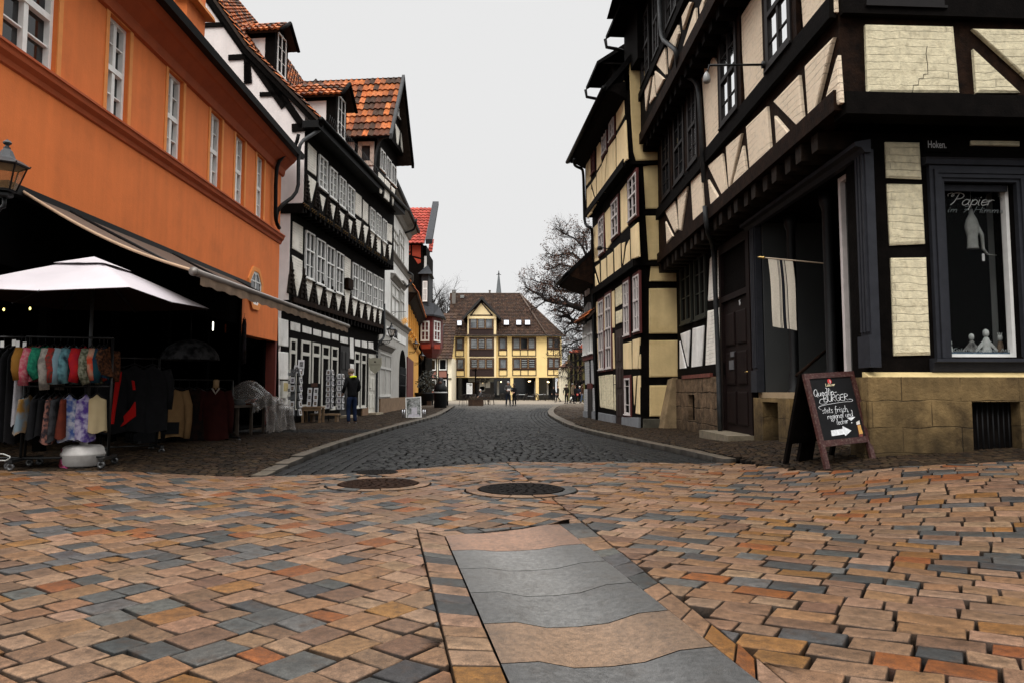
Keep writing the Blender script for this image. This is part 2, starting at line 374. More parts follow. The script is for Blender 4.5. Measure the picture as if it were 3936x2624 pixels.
for(ac,ab,side,ws,ls)in((36,124,-1,(.19,.2,.205),(.125,.155,.17,.2,.24)),(115,33,1,(.145,.158,.17),(.18,.22,.245,.28,.32))):
 ax=(math.sin(rad(ac)),math.cos(rad(ac)));bx_=(math.sin(rad(ab)),math.cos(rad(ab)))
 v_=-16.0;row=0
 while v_<18:
  w_=R.choice(ws);u_=-18+R.uniform(0,.3)
  while u_<20:
   l_=R.choice(ls);wob=.010*math.sin(u_*1.6+row*.2);lg=R.uniform(.0005,.004)
   q=[(ax[0]*uu+bx_[0]*vv,ax[1]*uu+bx_[1]*vv)for uu,vv in((u_+lg,v_+wob),(u_+l_-lg,v_+wob),(u_+l_-lg,v_+w_+wob),(u_+lg,v_+w_+wob))]
   u_+=l_
   cx=sum(p[0]for p in q)/4;cy=sum(p[1]for p in q)/4
   if cy<.9 or cy>ypoly(edgeP,cx)+.2 or abs(cx)>cy*.85+2.2:continue
   if side*sv(midR,(cx,cy))<-.3:continue
   if any(math.hypot(cx-m[0].x,cy-m[0].y)<m[1]+.30 for m in MH):continue
   q=[jit(p,.006)for p in q];kc=pavecol(cx,cy);k_=side
   if side<0:
    q=clip(q,midR[0],midR[1],midR[2])
    if len(q)<3:continue
    if any(sv(chTop,p)<0 for p in q):ps=[clip(q,midL[0],midL[1],midL[2]),clip(clip(q,-midL[0],-midL[1],-midL[2]),-chTop[0],-chTop[1],-chTop[2])]
    else:ps=[q]
   else:ps=[clip(q,-midR[0],-midR[1],-midR[2])]
   for q_ in ps:
    if len(q_)<3:continue
    if cy>ypoly(edgeP,cx)-.3:q_=edge_clip(q_)
    pv.add(q_,kc,gap=.0048,bev=.010,tilt=.004)
  v_+=w_;row+=1
for(c,r)in MH:
 for k in range(14):
  a0,a1=2*math.pi*k/14,2*math.pi*(k+1)/14
  r1=r+.15
  q=[(c.x+rr*math.cos(a),c.y+rr*math.sin(a))for(rr,a)in((r+.02,a0),(r1,a0),(r1*1.01,(a0+a1)/2),(r1,a1),(r+.02,a1),(r+.015,(a0+a1)/2))]
  pv.add(q,vary(R.choice(TAN+GREY[:1]),.12),gap=.004,bev=.008,tilt=.002,top=.001)
 for k in range(30):
  a0=2*math.pi*k/30;a1=a0+2*math.pi/30
  q=[(c.x+rr*math.cos(a),c.y+rr*math.sin(a))for(rr,a)in((r+.16,a0),(r+.38,a0+.03),(r+.38,a1-.02),(r+.16,a1))]
  pv.add(q,vary(R.choice(TAN+GREY),.12),gap=.006,bev=.008,tilt=.001,top=-.012)
o=pv.build('stone_paving',STONE);tag(o,kind='structure')
def lerp2(a,b,t):return(a[0]+(b[0]-a[0])*t,a[1]+(b[1]-a[1])*t)
ch=MB();ch.col=(1,1,1)
SLABS=[(0,.065,(.36,.21,.13)),(.065,.15,(.17,.175,.175)),(.15,.24,(.165,.17,.17)),(.24,.36,(.15,.155,.155)),(.36,.515,(.30,.20,.125)),(.515,.74,(.14,.145,.15)),(.74,.9,(.30,.2,.13))]
tl=[0]+[((gp(*Cch(x,y)).y-chIL[0][1])/(chIL[1][1]-chIL[0][1]))for x,y in((395,275),(455,393),(520,548),(605,748),(715,1005))]+[.80,1.0]
tr=[0]+[((gp(*Cch(x,y)).y-chIR[0][1])/(chIR[1][1]-chIR[0][1]))for x,y in((1220,232),(1370,342),(1555,480),(1790,660),(2090,895))]+[.80,1.0]
SC=[(.15,.082,.05),(.072,.070,.066),(.070,.068,.064),(.061,.0595,.0565),(.125,.078,.047),(.056,.0548,.053),(.12,.075,.045)]
prof=[(0,0),(.17,-.004),(.33,-.040),(.5,-.046),(.66,-.040),(.83,-.004),(1,0)]
for i in range(7):
 ch.col=(1,1,1)
 t0l,t1l,t0r,t1r=tl[i]+.0008,tl[i+1]-.0008,tr[i]+.0008,tr[i+1]-.0008
 nn=4;vs=[];kc=[]
 for j in range(nn+1):
  f=j/nn;a=lerp2(chIL[0],chIL[1],t0l+(t1l-t0l)*f);b=lerp2(chIR[0],chIR[1],t0r+(t1r-t0r)*f)
  for(s_,dz)in prof:
   p=lerp2(a,b,.001+.998*s_);e=-.004 if j in(0,nn)else 0
   vs.append((p[0],p[1],dz*min(1,.3+.22*(i+f))+e*.5+.002));kc.append(tuple(v*(1.6 if .3<s_<.6 and 0<i<4 else(1.2 if .1<s_<.7 else .8))for v in SC[i]))  # paler slab middles: wear, with the bright wet shine put into the colour
 m_=len(prof)
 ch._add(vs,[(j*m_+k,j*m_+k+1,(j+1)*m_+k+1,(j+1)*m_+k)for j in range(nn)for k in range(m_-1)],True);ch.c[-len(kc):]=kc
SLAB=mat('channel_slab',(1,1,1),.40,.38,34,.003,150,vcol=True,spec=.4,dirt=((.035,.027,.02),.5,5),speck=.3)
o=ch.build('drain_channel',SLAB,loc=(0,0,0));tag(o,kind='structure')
bs=Stones()
for(I,O,sgn)in((chIL,chOL,1),(chIR,chOR,-1)):
 t=0.0;
 while t<1:
  dt=R.uniform(.026,.045)*(1.25 if sgn<0 else 1)
  q=[lerp2(O[0],O[1],t),lerp2(I[0],I[1],t),lerp2(I[0],I[1],t+dt),lerp2(O[0],O[1],t+dt)]
  c_=vary(R.choice(TAN[:3]if R.random()<(.75 if sgn>0 else .45)else(GREY if R.random()<.75 else ORG)),.1)
  bs.add(q,c_,gap=.005,bev=.009,tilt=.003);t+=dt
t=0.0
for(a,b,c_)in((0,.18,TAN[2]),(.18,.33,GREY[1]),(.33,.56,GREY[2]),(.56,.72,GREY[0]),(.72,1,TAN[0])):
 p,q_=lerp2(chOL[0],chOR[0],a*.84+.07),lerp2(chOL[0],chOR[0],b*.84+.07);i0,i1=lerp2(chIL[0],chIR[0],a),lerp2(chIL[0],chIR[0],b)
 bs.add([p,q_,i1,i0],c_,gap=.006,bev=.008)
o=bs.build('channel_border_stones',STONE);tag(o,kind='structure')
st=Stones()
BAS=[(.0085,.0084,.0081),(.012,.0118,.0113),(.0062,.0062,.0061),(.017,.0165,.0155)]
y=8.6
SQY=60.0
while y<SQY:
 h_=.135 if y<26 else .2
 xl,xr=xat(kerbL,y),xat(kerbR,y)
 if y>max(p[1]for p in kerbL):xl=-14-(y-46)*.2
 if y>max(p[1]for p in kerbR):xr=10
 x=xl+R.uniform(0,.1);gut=.95
 while x<xr-.03:
  w_=R.uniform(.11,.19)*(1 if y<26 else 1.5)
  arc=.05*math.sin((x-(xl+xr)/2)*.8)
  q=[(x,y+arc),(x+w_,y+arc+R.uniform(-.01,.01)),(x+w_,y+h_+arc),(x,y+h_+arc)]
  cx,cy=x+w_/2,y+h_/2
  x+=w_
  if cy<ypoly(edgeP,cx)-.05:continue
  if cy<ypoly(edgeP,cx)+.15:
   yy=ypoly(edgeP,cx);q=clip(q,0,-1,-yy)
  ingut=(cx-xl<gut and y<45)or(xr-cx<gut and y<45)
  if ingut:continue
  q=[jit(p,.012)for p in q]
  c_=vary(R.choice(BAS),.25)
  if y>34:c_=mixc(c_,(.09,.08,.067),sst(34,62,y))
  st.add(q,c_,gap=.007,bev=.022 if y<30 else .03,tilt=.008,top=-.004,gz=0 if abs(cx)<2.4 else None)
 y+=h_
for kb,sg in((kerbL,1),(kerbR,-1)):
 for a,b in zip(kb,kb[1:]):
  L_=math.hypot(b[0]-a[0],b[1]-a[1]);tx,ty=(b[0]-a[0])/L_,(b[1]-a[1])/L_;nx,ny=ty*sg,-tx*sg
  if nx*sg<0:nx,ny=-nx,-ny
  for k in range(6):
   s_=0
   while s_<L_:
    w_=min(R.uniform(.14,.24),L_-s_)
    if w_<.05:break
    o0,o1=k*.16,(k+1)*.16
    q=[(a[0]+tx*(s_+e)+nx*oo,a[1]+ty*(s_+e)+ny*oo)for e,oo in((0,o0),(w_,o0),(w_,o1),(0,o1))]
    s_+=w_
    cx,cy=sum(p[0]for p in q)/4,sum(p[1]for p in q)/4
    if cy<ypoly(edgeP,cx)-.04:continue
    st.add([jit(p,.005)for p in q],vary(BAS[0 if k<5 else 1],.2),gap=.007,bev=.014,tilt=.004,top=-.01)
o=st.build('cobbled_street',COBBLE);tag(o,kind='structure')
kb_=Stones()
KER=mat('kerb_stone',(1,1,1),.7,.25,14,.003,70,vcol=True,spec=.3,dirt=((.03,.025,.018),.5,5))
for kb,sg in((kerbL,-1),(kerbR,1)):
 for a,b in zip(kb,kb[1:]):
  L_=math.hypot(b[0]-a[0],b[1]-a[1]);tx,ty=(b[0]-a[0])/L_,(b[1]-a[1])/L_;nx,ny=abs(ty)*sg,-tx*sg*(1 if ty>0 else-1)
  n_=max(1,round(L_/.9))
  for i in range(n_):
   s0,s1=L_*i/n_,L_*(i+1)/n_
   wv=.20 if a[1]<20 else .3
   q=[(a[0]+tx*s+nx*oo,a[1]+ty*s+ny*oo)for s,oo in((s0,0),(s1,0),(s1,wv),(s0,wv))]
   kb_.add(q,vary((.066,.051,.034),.1),gap=.002,bev=.012,tilt=.002,top=.07*sst(8.6,12,(q[0][1]+q[1][1])/2)+.012,base=.15,gz=ground((q[0][0]+q[2][0])/2,(q[0][1]+q[2][1])/2))
o=kb_.build('kerb',KER);tag(o,kind='structure')
MOS=[(.024,.0145,.008),(.018,.0115,.0068),(.031,.0195,.0105),(.014,.0098,.0068)]
for side,nm in((-1,'pavement_left'),(1,'pavement_right')):
 ms=Stones();y=7.5
 while y<62:
  sz=.10 if y<20 else(.15 if y<32 else .28)
  if side<0:
   xr_=xat(kerbL,y)-.21;xl_=-9.5 if y<21 else-8.5-(y-21)*.1
   if y>kerbL[-1][1]:break
  else:
   xl_=xat(kerbR,y)+.21;xr_=7.5 if y<13 else(5.4 if y<28 else 9.0)
   if y<9.0:xl_=2.6;xr_=9.5
   if y>kerbR[-1][1]:break
  x=xl_+R.uniform(0,sz)
  while x<xr_-.02:
   w_=sz*R.uniform(.8,1.25)
   cx,cy=x+w_/2,y+sz/2
   q=[(x,y),(x+w_,y),(x+w_,y+sz),(x,y+sz)];x+=w_
   ye=ypoly(edgeP,cx)
   if cy<ye:continue
   a_=.35*math.sin(cx*2.2)*sz
   q=[jit((p[0],p[1]+a_),sz*.12)for p in q]
   if cy<ye+.2:q=clip(q,0,-1,-ye)
   c_=vary(R.choice(MOS),.2)
   if side<0 and 16.9<y<18.4:c_=vary(BAS[1],.2)
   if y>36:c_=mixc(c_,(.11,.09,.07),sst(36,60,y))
   k_=.07*sst(8.6,12,y)
   ms.add(q,c_,gap=.006,bev=.014,tilt=.005,top=k_-.004+.012*sst(8.6,10,y))
  y+=sz
 o=ms.build(nm,MOSAIC);tag(o,kind='structure')
GD=mat('ground_mortar',(.004,.0035,.003),.95,.4,8,.004,50,spec=.1)
mb=MB();xs=[-2500,-400,-80,-30]+[-16+.5*i for i in range(65)]+[30,80,400,2500];ys=[-800,-60,-12]+[-4+.5*i for i in range(57)]+[27,32,45,80,200,800,3500]
vs=[(x,y_,ground(x,y_)-.07)for y_ in ys for x in xs];n_=len(xs)
mb._add(vs,[(j*n_+i,j*n_+i+1,(j+1)*n_+i+1,(j+1)*n_+i)for j in range(len(ys)-1)for i in range(n_-1)],True)
o=mb.build('ground',GD,loc=(0,0,0));tag(o,kind='structure')
SQ=mat('square_paving',(.30,.255,.195),.8,.35,3,.01,12,bricks=(.5,.35,.03,.75))
def sheet(name,m,x0,y0,x1,y1,z):
 mb=MB();nx,ny=24,20
 mb._add([(x0+(x1-x0)*i/nx,y0+(y1-y0)*j/ny,z)for j in range(ny+1)for i in range(nx+1)],[(j*(nx+1)+i,j*(nx+1)+i+1,(j+1)*(nx+1)+i+1,(j+1)*(nx+1)+i)for j in range(ny)for i in range(nx)])
 return tag(mb.build(name,m,loc=(0,0,0)),kind='structure')
SQM=mat('square_paving_far',(.19,.155,.115),.85,.3,2.0,.02,6)
sheet('square_paving',SQM,-60,SQY-2,60,130,-.012)
sheet('square_paving',SQM,9.8,30,60,SQY-2,-.016)
sheet('square_paving',SQM,-60,52,-14,SQY-2,-.016)
IRON=mat('rusted_iron',(.016,.008,.005),.8,.6,12,.004,60,spec=.04)
IRON2=mat('dark_iron',(.008,.0066,.006),.8,.5,12,.003,60,spec=.04)
def manhole(c,r,m,label,sq=1.0):
 t=thing('manhole_cover',label,'manhole cover',c)
 mb=MB();mb.lathe(c,[(r,-.03),(r,.004),(r-.012,.008),(r-.05,.008),(r-.055,-.004),(r-.5*r,-.004),(0.001,-.004)],40,smooth=False);mb.build('frame',m,t)
 lid=MB()
 for i,rr in enumerate((.84,.72,.6,.48,.36,.26)):
  rr*=r
  if rr<.05:continue
  n=int(10+10*rr/r)
  for k in range(n):
   a=2*math.pi*(k+.5*(i%2))/n;w_=2*math.pi*rr/n*.38
   M=Matrix.Rotation(a,3,'Z');lid.box(Vector(c)+M@Vector((rr,0,.001)),(.05*r/.45,w_*2,.016),M=M)
 lid.lathe(Vector(c)+Vector((0,0,0)),[(r*.17,-.003),(r*.17,.008),(.001,.008)],16,smooth=False)
 lid.build('lid',m,t)
 return t
manhole(MH[0][0],MH[0][1],IRON2,'round dark iron manhole cover, nearer and right of the two')
manhole(MH[1][0],MH[1][1],IRON,'round rusty brown manhole cover, left of the two')
c3=gp(*Cp1(1115,867));manhole(c3,.27,IRON2,'small round valve cover at the edge of the dark cobbles')
def window(face,parent,u0,z0,u1,z1,d,cols=2,rows=(0.4,),subs=None,fw=.06,bar=.03,fm=None,gm=None,dep=.06,proud=.03,name='window',gd=.022):
 """frame mesh with mullions and transoms; the pane is its child. rows: fractions from the top of transoms; subs: thin bars [(x0,x1,y)] as fractions"""
 fm=fm or WHITEPAINT;gm=gm or GLASS
 if u1<u0:u0,u1=u1,u0
 mb=MB();a,b=d-dep,d+proud
 mb.fbox(face,u0,z0,u0+fw,z1,a,b);mb.fbox(face,u1-fw,z0,u1,z1,a,b)
 mb.fbox(face,u0+fw,z0,u1-fw,z0+fw,a,b);mb.fbox(face,u0+fw,z1-fw,u1-fw,z1,a,b)
 mb.fbox(face,u0-.02,z0-.035,u1+.02,z0-.002,d-.01,b+.03)
 W,Hh=u1-u0,z1-z0
 for k in range(1,cols):
  uc=u0+W*k/cols;mb.fbox(face,uc-bar,z0+fw,uc+bar,z1-fw,a,b-.008)
 for r in rows:
  zc=z1-Hh*r;mb.fbox(face,u0+fw,zc-bar*1.1,u1-fw,zc+bar*1.1,a,b+.006)
 for(x0,x1,y)in(subs or[]):
  zc=z1-Hh*y;mb.fbox(face,u0+W*x0,zc-.011,u1-W*(1-x1),zc+.011,a,b-.02)
 f=mb.build(name,fm,parent)
 g=MB();g.fbox(face,u0+fw*.7,z0+fw*.7,u1-fw*.7,z1-fw*.7,a-.02,a+gd)
 gl_=g.build('glass',gm,f)if parent is None else None
 if gl_ is None:
  WL[f.name]=WL[parent.name];gl_=g.build('glass',gm,f)
 return f
def pxwin(face,conv,xl,yt,yb,xr,d):
 u0,zt=face.uv(*conv(xl,yt),d);_,zb=face.uv(*conv(xl,yb),d);u1,_=face.uv(*conv(xr,yt),d)
 return u0,zb,u1,zt
def panels(name,face,conv,polys,d,m,parent,proud=.02,inset=.018):
 name={'infill':'infill_panel','gable_infill':'infill_panel','side_infill':'infill_panel'}.get(name,name);o=None
 for p in polys:
  mb=MB();mb.fprism(face,face.poly(conv,p,d),d-.02,d+proud,inset);o=mb.build(name,m,parent)
 return o
def wall(face,parent,pts,d0,d1,m,name='wall'):
 mb=MB();mb.fprism(face,pts,d0,d1);return mb.build(name,m,parent)
def tube_px(face,conv,pts,d,r,name,m,parent,n=8):
 mb=MB();ps=[]
 for i,p in enumerate(pts):
  dd=d[i]if isinstance(d,(list,tuple))else d
  u,z=face.uv(*conv(*p),dd);ps.append(face.P(u,z,dd))
 out=[ps[0]]
 for a,b,c in zip(ps,ps[1:],ps[2:]):
  k=min(.25,(b-a).length*.4,(c-b).length*.4)
  out+=[b+(a-b).normalized()*k,b+(a-b).normalized()*k*.3+(c-b).normalized()*k*.3,b+(c-b).normalized()*k]
 out.append(ps[-1])
 mb.tube(out,r,n)
 return mb.build(name,m,parent)
def pip(x,y,poly):
 c=False;n=len(poly)
 for i in range(n):
  (x0,y0),(x1,y1)=poly[i],poly[(i+1)%n]
  if(y0>y)!=(y1>y)and x<(x1-x0)*(y-y0)/(y1-y0)+x0:c=not c
 return c
TILE=mat('clay_tile',(1,1,1),.75,.35,9,.004,40,vcol=True,spec=.12,dirt=((.05,.035,.025),.6,4))
SLATE=mat('slate',(.022,.0235,.027),.6,.35,6,.004,30,spec=.15)
def tileroof(pts,tw,th,cols,parent,name='roof',amp=.035,m=None,thick=.08,under=None,var=.18):
 """pts: 3-D polygon, first edge is the eave; every tile is a curved piece lapping the course below"""
 pts=[Vector(p)for p in pts];o=pts[0];ex=(pts[1]-pts[0]).normalized()
 nrm=None
 for q in pts[2:]:
  n_=ex.cross(q-o)
  if n_.length>1e-4:nrm=n_.normalized();break
 if nrm.z<0:nrm=-nrm
 ey=nrm.cross(ex);
 if ey.z<0:ey=-ey
 P2=[((p-o).dot(ex),(p-o).dot(ey))for p in pts]
 x0,x1=min(p[0]for p in P2),max(p[0]for p in P2);y1=max(p[1]for p in P2)
 mb=MB();mb.col=(1,1,1)
 nx=max(1,round((x1-x0)/tw));tw=(x1-x0)/nx;ny=max(1,round(y1/th));th=y1/ny
 W=lambda x,y,h:o+ex*x+ey*y+nrm*h
 K=5
 for j in range(ny):
  for i in range(nx):
   cx,cy=x0+(i+.5)*tw,(j+.5)*th
   if not pip(cx,cy,P2):continue
   ck_=math.sin(cx*1.7+cy*1.3)*math.sin(cx*.8-cy*1.9);mb.col=vary(R.choice(cols[3:5]if len(cols)>4 and ck_>.25 and R.random()<.75 else cols),var);w_=R.uniform(-.006,.006)
   vs=[]
   for(yy,hh)in((j*th-th*.12,.05+amp*.5),(j*th+th*.95,.012)):
    for k in range(K):
     t=k/(K-1);s_=amp*math.sin(2*math.pi*t-.6)*.6+w_*(1-t)
     vs.append(W(x0+(i+t*1.02)*tw,yy+w_*.6,hh+s_))
   for k in range(K):
    t=k/(K-1);vs.append(W(x0+(i+t*1.02)*tw,j*th-th*.12+w_*.6,.0+amp*math.sin(2*math.pi*t-.6)*.6))
   mb._add(vs,[(k,k+1,K+k+1,K+k)for k in range(K-1)],True)
   mb._add(vs[:K]+vs[2*K:],[(k+1,k,K+k,K+k+1)for k in range(K-1)],False)
 mb.col=(.03,.02,.015)
 n=len(pts)
 mb._add([p-nrm*.02 for p in pts]+[p-nrm*(thick+.02)for p in pts],[tuple(range(n)),tuple(range(n,2*n))[::-1]]+[(i,(i+1)%n,n+(i+1)%n,n+i)for i in range(n)])
 return mb.build(name,m or TILE,parent)
def slab(pts,thick,m,parent,name):
 pts=[Vector(p)for p in pts];n=len(pts);nr=(pts[1]-pts[0]).cross(pts[2]-pts[0]).normalized()
 if nr.z<0:nr=-nr
 mb=MB();mb._add(pts+[p-nr*thick for p in pts],[tuple(range(n)),tuple(range(n,2*n))[::-1]]+[(i,(i+1)%n,n+(i+1)%n,n+i)for i in range(n)])
 return mb.build(name,m,parent)
ORT=[(.36,.10,.028),(.30,.085,.025),(.20,.065,.026),(.10,.038,.02),(.05,.026,.016),(.44,.14,.045)]
RDT=[(.28,.040,.026),(.24,.034,.022),(.32,.052,.033)]
BRT=[(.036,.019,.012),(.045,.024,.015),(.028,.016,.011),(.056,.030,.018)]
def fan(mb,face,uc,z0,w,h,d):
 """a carved fan rosette: ribs curling off a stem"""
 mb.fprism(face,[(uc-w*.5,z0),(uc+w*.5,z0),(uc+w*.30,z0+h*.55),(uc+.05,z0+h),(uc-.05,z0+h),(uc-w*.30,z0+h*.55)],d-.02,d+.035,.03)
 for k in range(5):
  for sg in(-1,1):
   zz=z0+h*(.12+.14*k);ww=w*(.42-.065*k)
   pts=[face.P(uc,zz,d+.045),face.P(uc+sg*ww*.55,zz+h*.08,d+.06),face.P(uc+sg*ww,zz+h*.03,d+.045)]
   mb.tube(pts,[.014,.02,.012],5)
 mb.tube([face.P(uc,z0+.02,d+.05),face.P(uc,z0+h*.8,d+.05)],[.022,.012],5)
hp0,hp1=gp(*Dd(640,980)),gp(*Dd(865,953.5))
HT=Face((hp0.x,hp0.y),(hp1.x,hp1.y));
OE=gp(*Dd(632,982.5))
od=Vector((-.0095,1,0)).normalized()
OR=Face((OE.x-od.x*14,OE.y-od.y*14),(OE.x,OE.y))
UL=14.0
ORANGE=mat('orange_render',(.68,.170,.036),.85,.07,1.2,.004,40,streak=.10,dirt=((.50,.125,.028),.5,1.3))
ORDK=mat('orange_cornice_paint',(.40,.080,.020),.8,.12,3,.003,30)
ORTRIM=mat('orange_window_trim',(.70,.25,.06),.8,.1,4)
ob=thing('orange_building','orange rendered town house with white casement windows above a black shop front','building',OR.P(UL-5,0,0))
zc_top=OR.uv(*A(1000,917),.0)[1]
zstr=OR.uv(*A(1000,950),.10)[1];zstr_lo=zstr-.27
zg=OR.uv(*Dd(657,322),.55)[1]
zaw=OR.uv(*Dd(295,541),.12)[1]
uA=OR.uv(*Dd(548,760))[0];zlow=OR.uv(*Dd(600,776))[1]
zwt=zg-.62
wins=[(135,None,None,352),(686,78,665,830),(1090,445,962,1195),(1380,717,1168,1458),(1551,873,1288,1615),(1696,1018,1388,1747)]
tops,bots=[],[]
for(xl,yt,yb,xr)in wins[1:]:
 u0,zb,u1,zt=pxwin(OR,A,xl,yt,yb,xr,-.06);tops.append(zt);bots.append(zb)
zt_=sum(tops)/5;zb_=zstr+.015
print('orange z',zstr,zg,zaw,zlow,tops,bots)
us=[]
for(xl,yt,yb,xr)in wins:
 y_=yb if yb else 300
 u0=OR.uv(*A(xl,y_),-.06)[0];u1=OR.uv(*A(xr,y_),-.06)[0];us.append((u0,u1))
us[0]=(us[0][1]-1.12,us[0][1])
mb=MB()
edges=[2.0]
for(a,b)in us:edges+=[a-.0,b+.0]
edges.append(UL)
for i in range(0,len(edges)-1,2):mb.fbox(OR,edges[i],zb_,edges[i+1],zt_,-.35,0)
for(a,b)in us:pass
mb.fbox(OR,2,zt_,UL,zwt+.1,-.35,0);mb.fbox(OR,2,zaw,UL,zb_,-.35,0);mb.fbox(OR,uA,zlow,UL,zaw,-.35,0)
mb.build('wall',ORANGE,ob)
mb=MB()
pr=[(0,zstr_lo),(.03,zstr_lo+.02),(.05,zstr_lo+.09),(.11,zstr_lo+.15),(.13,zstr-.04),(.15,zstr-.035),(.15,zstr),(0,zstr+.03)]
def extr(mb,face,pr,u0,u1):
 n=len(pr);vs=[face.P(u0,z,d)for d,z in pr]+[face.P(u1,z,d)for d,z in pr]
 mb._add(vs,[tuple(range(n)),tuple(range(n,2*n))[::-1]]+[(i,(i+1)%n,n+(i+1)%n,n+i)for i in range(n)])
extr(mb,OR,pr,2,UL+.06);mb.build('string_course',ORDK,ob)
mb=MB();extr(mb,OR,[(0,zwt),(.06,zwt+.03),(.10,zwt+.2),(.26,zwt+.36),(.30,zwt+.40),(.34,zwt+.42),(.42,zwt+.53),(.46,zg-.02),(0,zg)],2,UL+.1);mb.build('cornice',ORDK,ob)
mb=MB();extr(mb,OR,[(.44,zg-.05),(.60,zg-.05),(.64,zg+.09),(.58,zg+.12),(.46,zg+.12)],2,UL+.2);mb.build('gutter',BLACKPIPE,ob)
mb=MB();extr(mb,OR,[(.50,zg+.10),(.52,zg+.16),(-6,zg+5.3),(-6.1,zg+5.2)],2,UL+.15);mb.build('roof',mat('dark_roof',(.03,.018,.014),.8,.3,4),ob)
for(a,b)in us:
 W_=b-a
 window(OR,ob,a,zb_,b,zt_,-.10,2,(.49,),[(.05,.45,.24),(.55,.95,.24),(.05,.45,.74),(.55,.95,.74)],fw=.065,bar=.045,gm=GLASS,dep=.08)
 mb=MB();t=.10
 mb.fbox(OR,a-t,zb_,a-.003,zt_+t,-.02,.018);mb.fbox(OR,b+.003,zb_,b+t,zt_+t,-.02,.018);mb.fbox(OR,a-.003,zt_+.003,b+.003,zt_+t,-.02,.018)
 mb.fbox(OR,a-t-.02,zt_+t+.002,b+t+.02,zt_+t+.025,-.02,.03)
 mb.build('window_surround',ORTRIM,ob)
op=[(650,245),(650,195),(678,138),(712,150),(745,255),(750,300),(722,452),(680,440)]
c_u=[OR.uv(*Cn(*p))for p in op]
uc=sum(p[0]for p in c_u)/8;zcn=(max(p[1]for p in c_u)+min(p[1]for p in c_u))/2;hw=(max(p[0]for p in c_u)-min(p[0]for p in c_u))/2;hh=(max(p[1]for p in c_u)-min(p[1]for p in c_u))/2
octo=lambda k:[(uc-hw*k,zcn-hh*.35*k),(uc-hw*.42*k,zcn-hh*k),(uc+hw*.42*k,zcn-hh*k),(uc+hw*k,zcn-hh*.35*k),(uc+hw*k,zcn+hh*.35*k),(uc+hw*.42*k,zcn+hh*k),(uc-hw*.42*k,zcn+hh*k),(uc-hw*k,zcn+hh*.35*k)]
mb=MB();a,b=octo(1),octo(.78)
for i in range(8):
 j=(i+1)%8;mb.fprism(OR,[a[i],a[j],b[j],b[i]],-.02,.05)
f=mb.build('octagonal_window',ORTRIM,ob);WL[f.name]=WL[ob.name]
mb=MB();mb.fprism(OR,octo(.79),-.01,.012);mb.build('glass',GLASS,f)
mb=MB();b=octo(.78);c_=octo(.68)
for i in range(8):
 j=(i+1)%8;mb.fprism(OR,[b[i],b[j],c_[j],c_[i]],.01,.03)
mb.fbox(OR,uc-.018,zcn-hh*.7,uc+.018,zcn+hh*.7,.012,.028)
for q in(-.33,.33):mb.fbox(OR,uc-hw*.7,zcn+hh*q-.015,uc-.02,zcn+hh*q+.015,.012,.026);mb.fbox(OR,uc+.02,zcn+hh*q-.015,uc+hw*.7,zcn+hh*q+.015,.012,.026)
mb.build('glazing_bar',WHITEPAINT,f)
ud,zd=OR.uv(*A(1330,60),-.3)
mb=MB();mb.fprism(OR,[(ud-.55,zg+.2),(ud+.35,zg+.2),(ud+.35,zd+.9),(ud-.1,zd+1.3),(ud-.55,zd+.9)],-3.0,-.3);dm=mb.build('dormer',ORANGE,ob);WL[dm.name]=WL[ob.name]
mb=MB();mb.fprism(OR,[(ud-.7,zd-.05),(ud+.5,zd-.05),(ud+.44,zd+.02),(ud-.64,zd+.02)],-.6,-.12);mb.build('dormer_sill',ORTRIM,dm)
mb=MB();mb.fbox(OR,2,zaw-.35,UL-.1,zaw+.0,-.38,-.005+.04)if False else None
mb.fbox(OR,2,2.75,uA,zaw,-.35,-.02)
mb.fbox(OR,uA-.02,0,uA+.12,zaw,-.3,.03)
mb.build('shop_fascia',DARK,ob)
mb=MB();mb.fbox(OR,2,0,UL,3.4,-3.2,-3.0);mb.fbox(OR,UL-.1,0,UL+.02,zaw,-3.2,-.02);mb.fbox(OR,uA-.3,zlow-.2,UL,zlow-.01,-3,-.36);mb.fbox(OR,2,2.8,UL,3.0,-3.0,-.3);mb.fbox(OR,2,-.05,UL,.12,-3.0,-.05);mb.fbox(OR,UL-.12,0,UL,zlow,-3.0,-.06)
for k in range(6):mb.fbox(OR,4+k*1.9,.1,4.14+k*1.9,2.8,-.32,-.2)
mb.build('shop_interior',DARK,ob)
mb=MB();mb.fbox(OR,UL-.14,.0,UL-.02,zlow-.02,-.3,.0);mb.build('corner_pilaster',mat('dark_red_paint',(.12,.02,.012),.7,.2,4),ob)
tube_px(OR,C4,[(345,900),(325,985),(205,1075),(192,1200),(190,1480),(215,1530)],[.62,.5,.14,.12,.12,.12],.055,'drainpipe',BLACKPIPE,ob)
ht=thing('half_timbered_house','black and white half timbered house with carved fan brackets and a jettied shop front','building',HT.P(HT.L/2,0,0))
D1,D2=.22,.62
uR1=HT.uv(*Cm(1500,1300),D1)[0];uR2=HT.uv(*Cu(1440,1300),D2)[0];uL1=HT.uv(*Cm(165,800),D1)[0];uL2=HT.uv(*Cu(370,700),D2)[0]
zj1=HT.uv(*Cm(900,1370),D1)[1];zj2=HT.uv(*Cu(700,1130),D2)[1];zev=HT.uv(*Cu(1000,350),1.15)[1]
print('HT',HT.L,uL1,uR1,uL2,uR2,zj1,zj2,zev)
UH=HT.L+.25
mb=MB();mb.fbox(HT,0,0,UH,zj1,-5,0);mb.fbox(HT,uL1*0,zj1-.05,uR1,zj2,-5,D1-.001)if False else None
mb.fbox(HT,.0,zj1+.001,UH,zj2,-5,D1);mb.fbox(HT,.0,zj2+.001,UH,zev,-5,D2)
mb.build('wall',TIMBER,ht)
mb=MB()
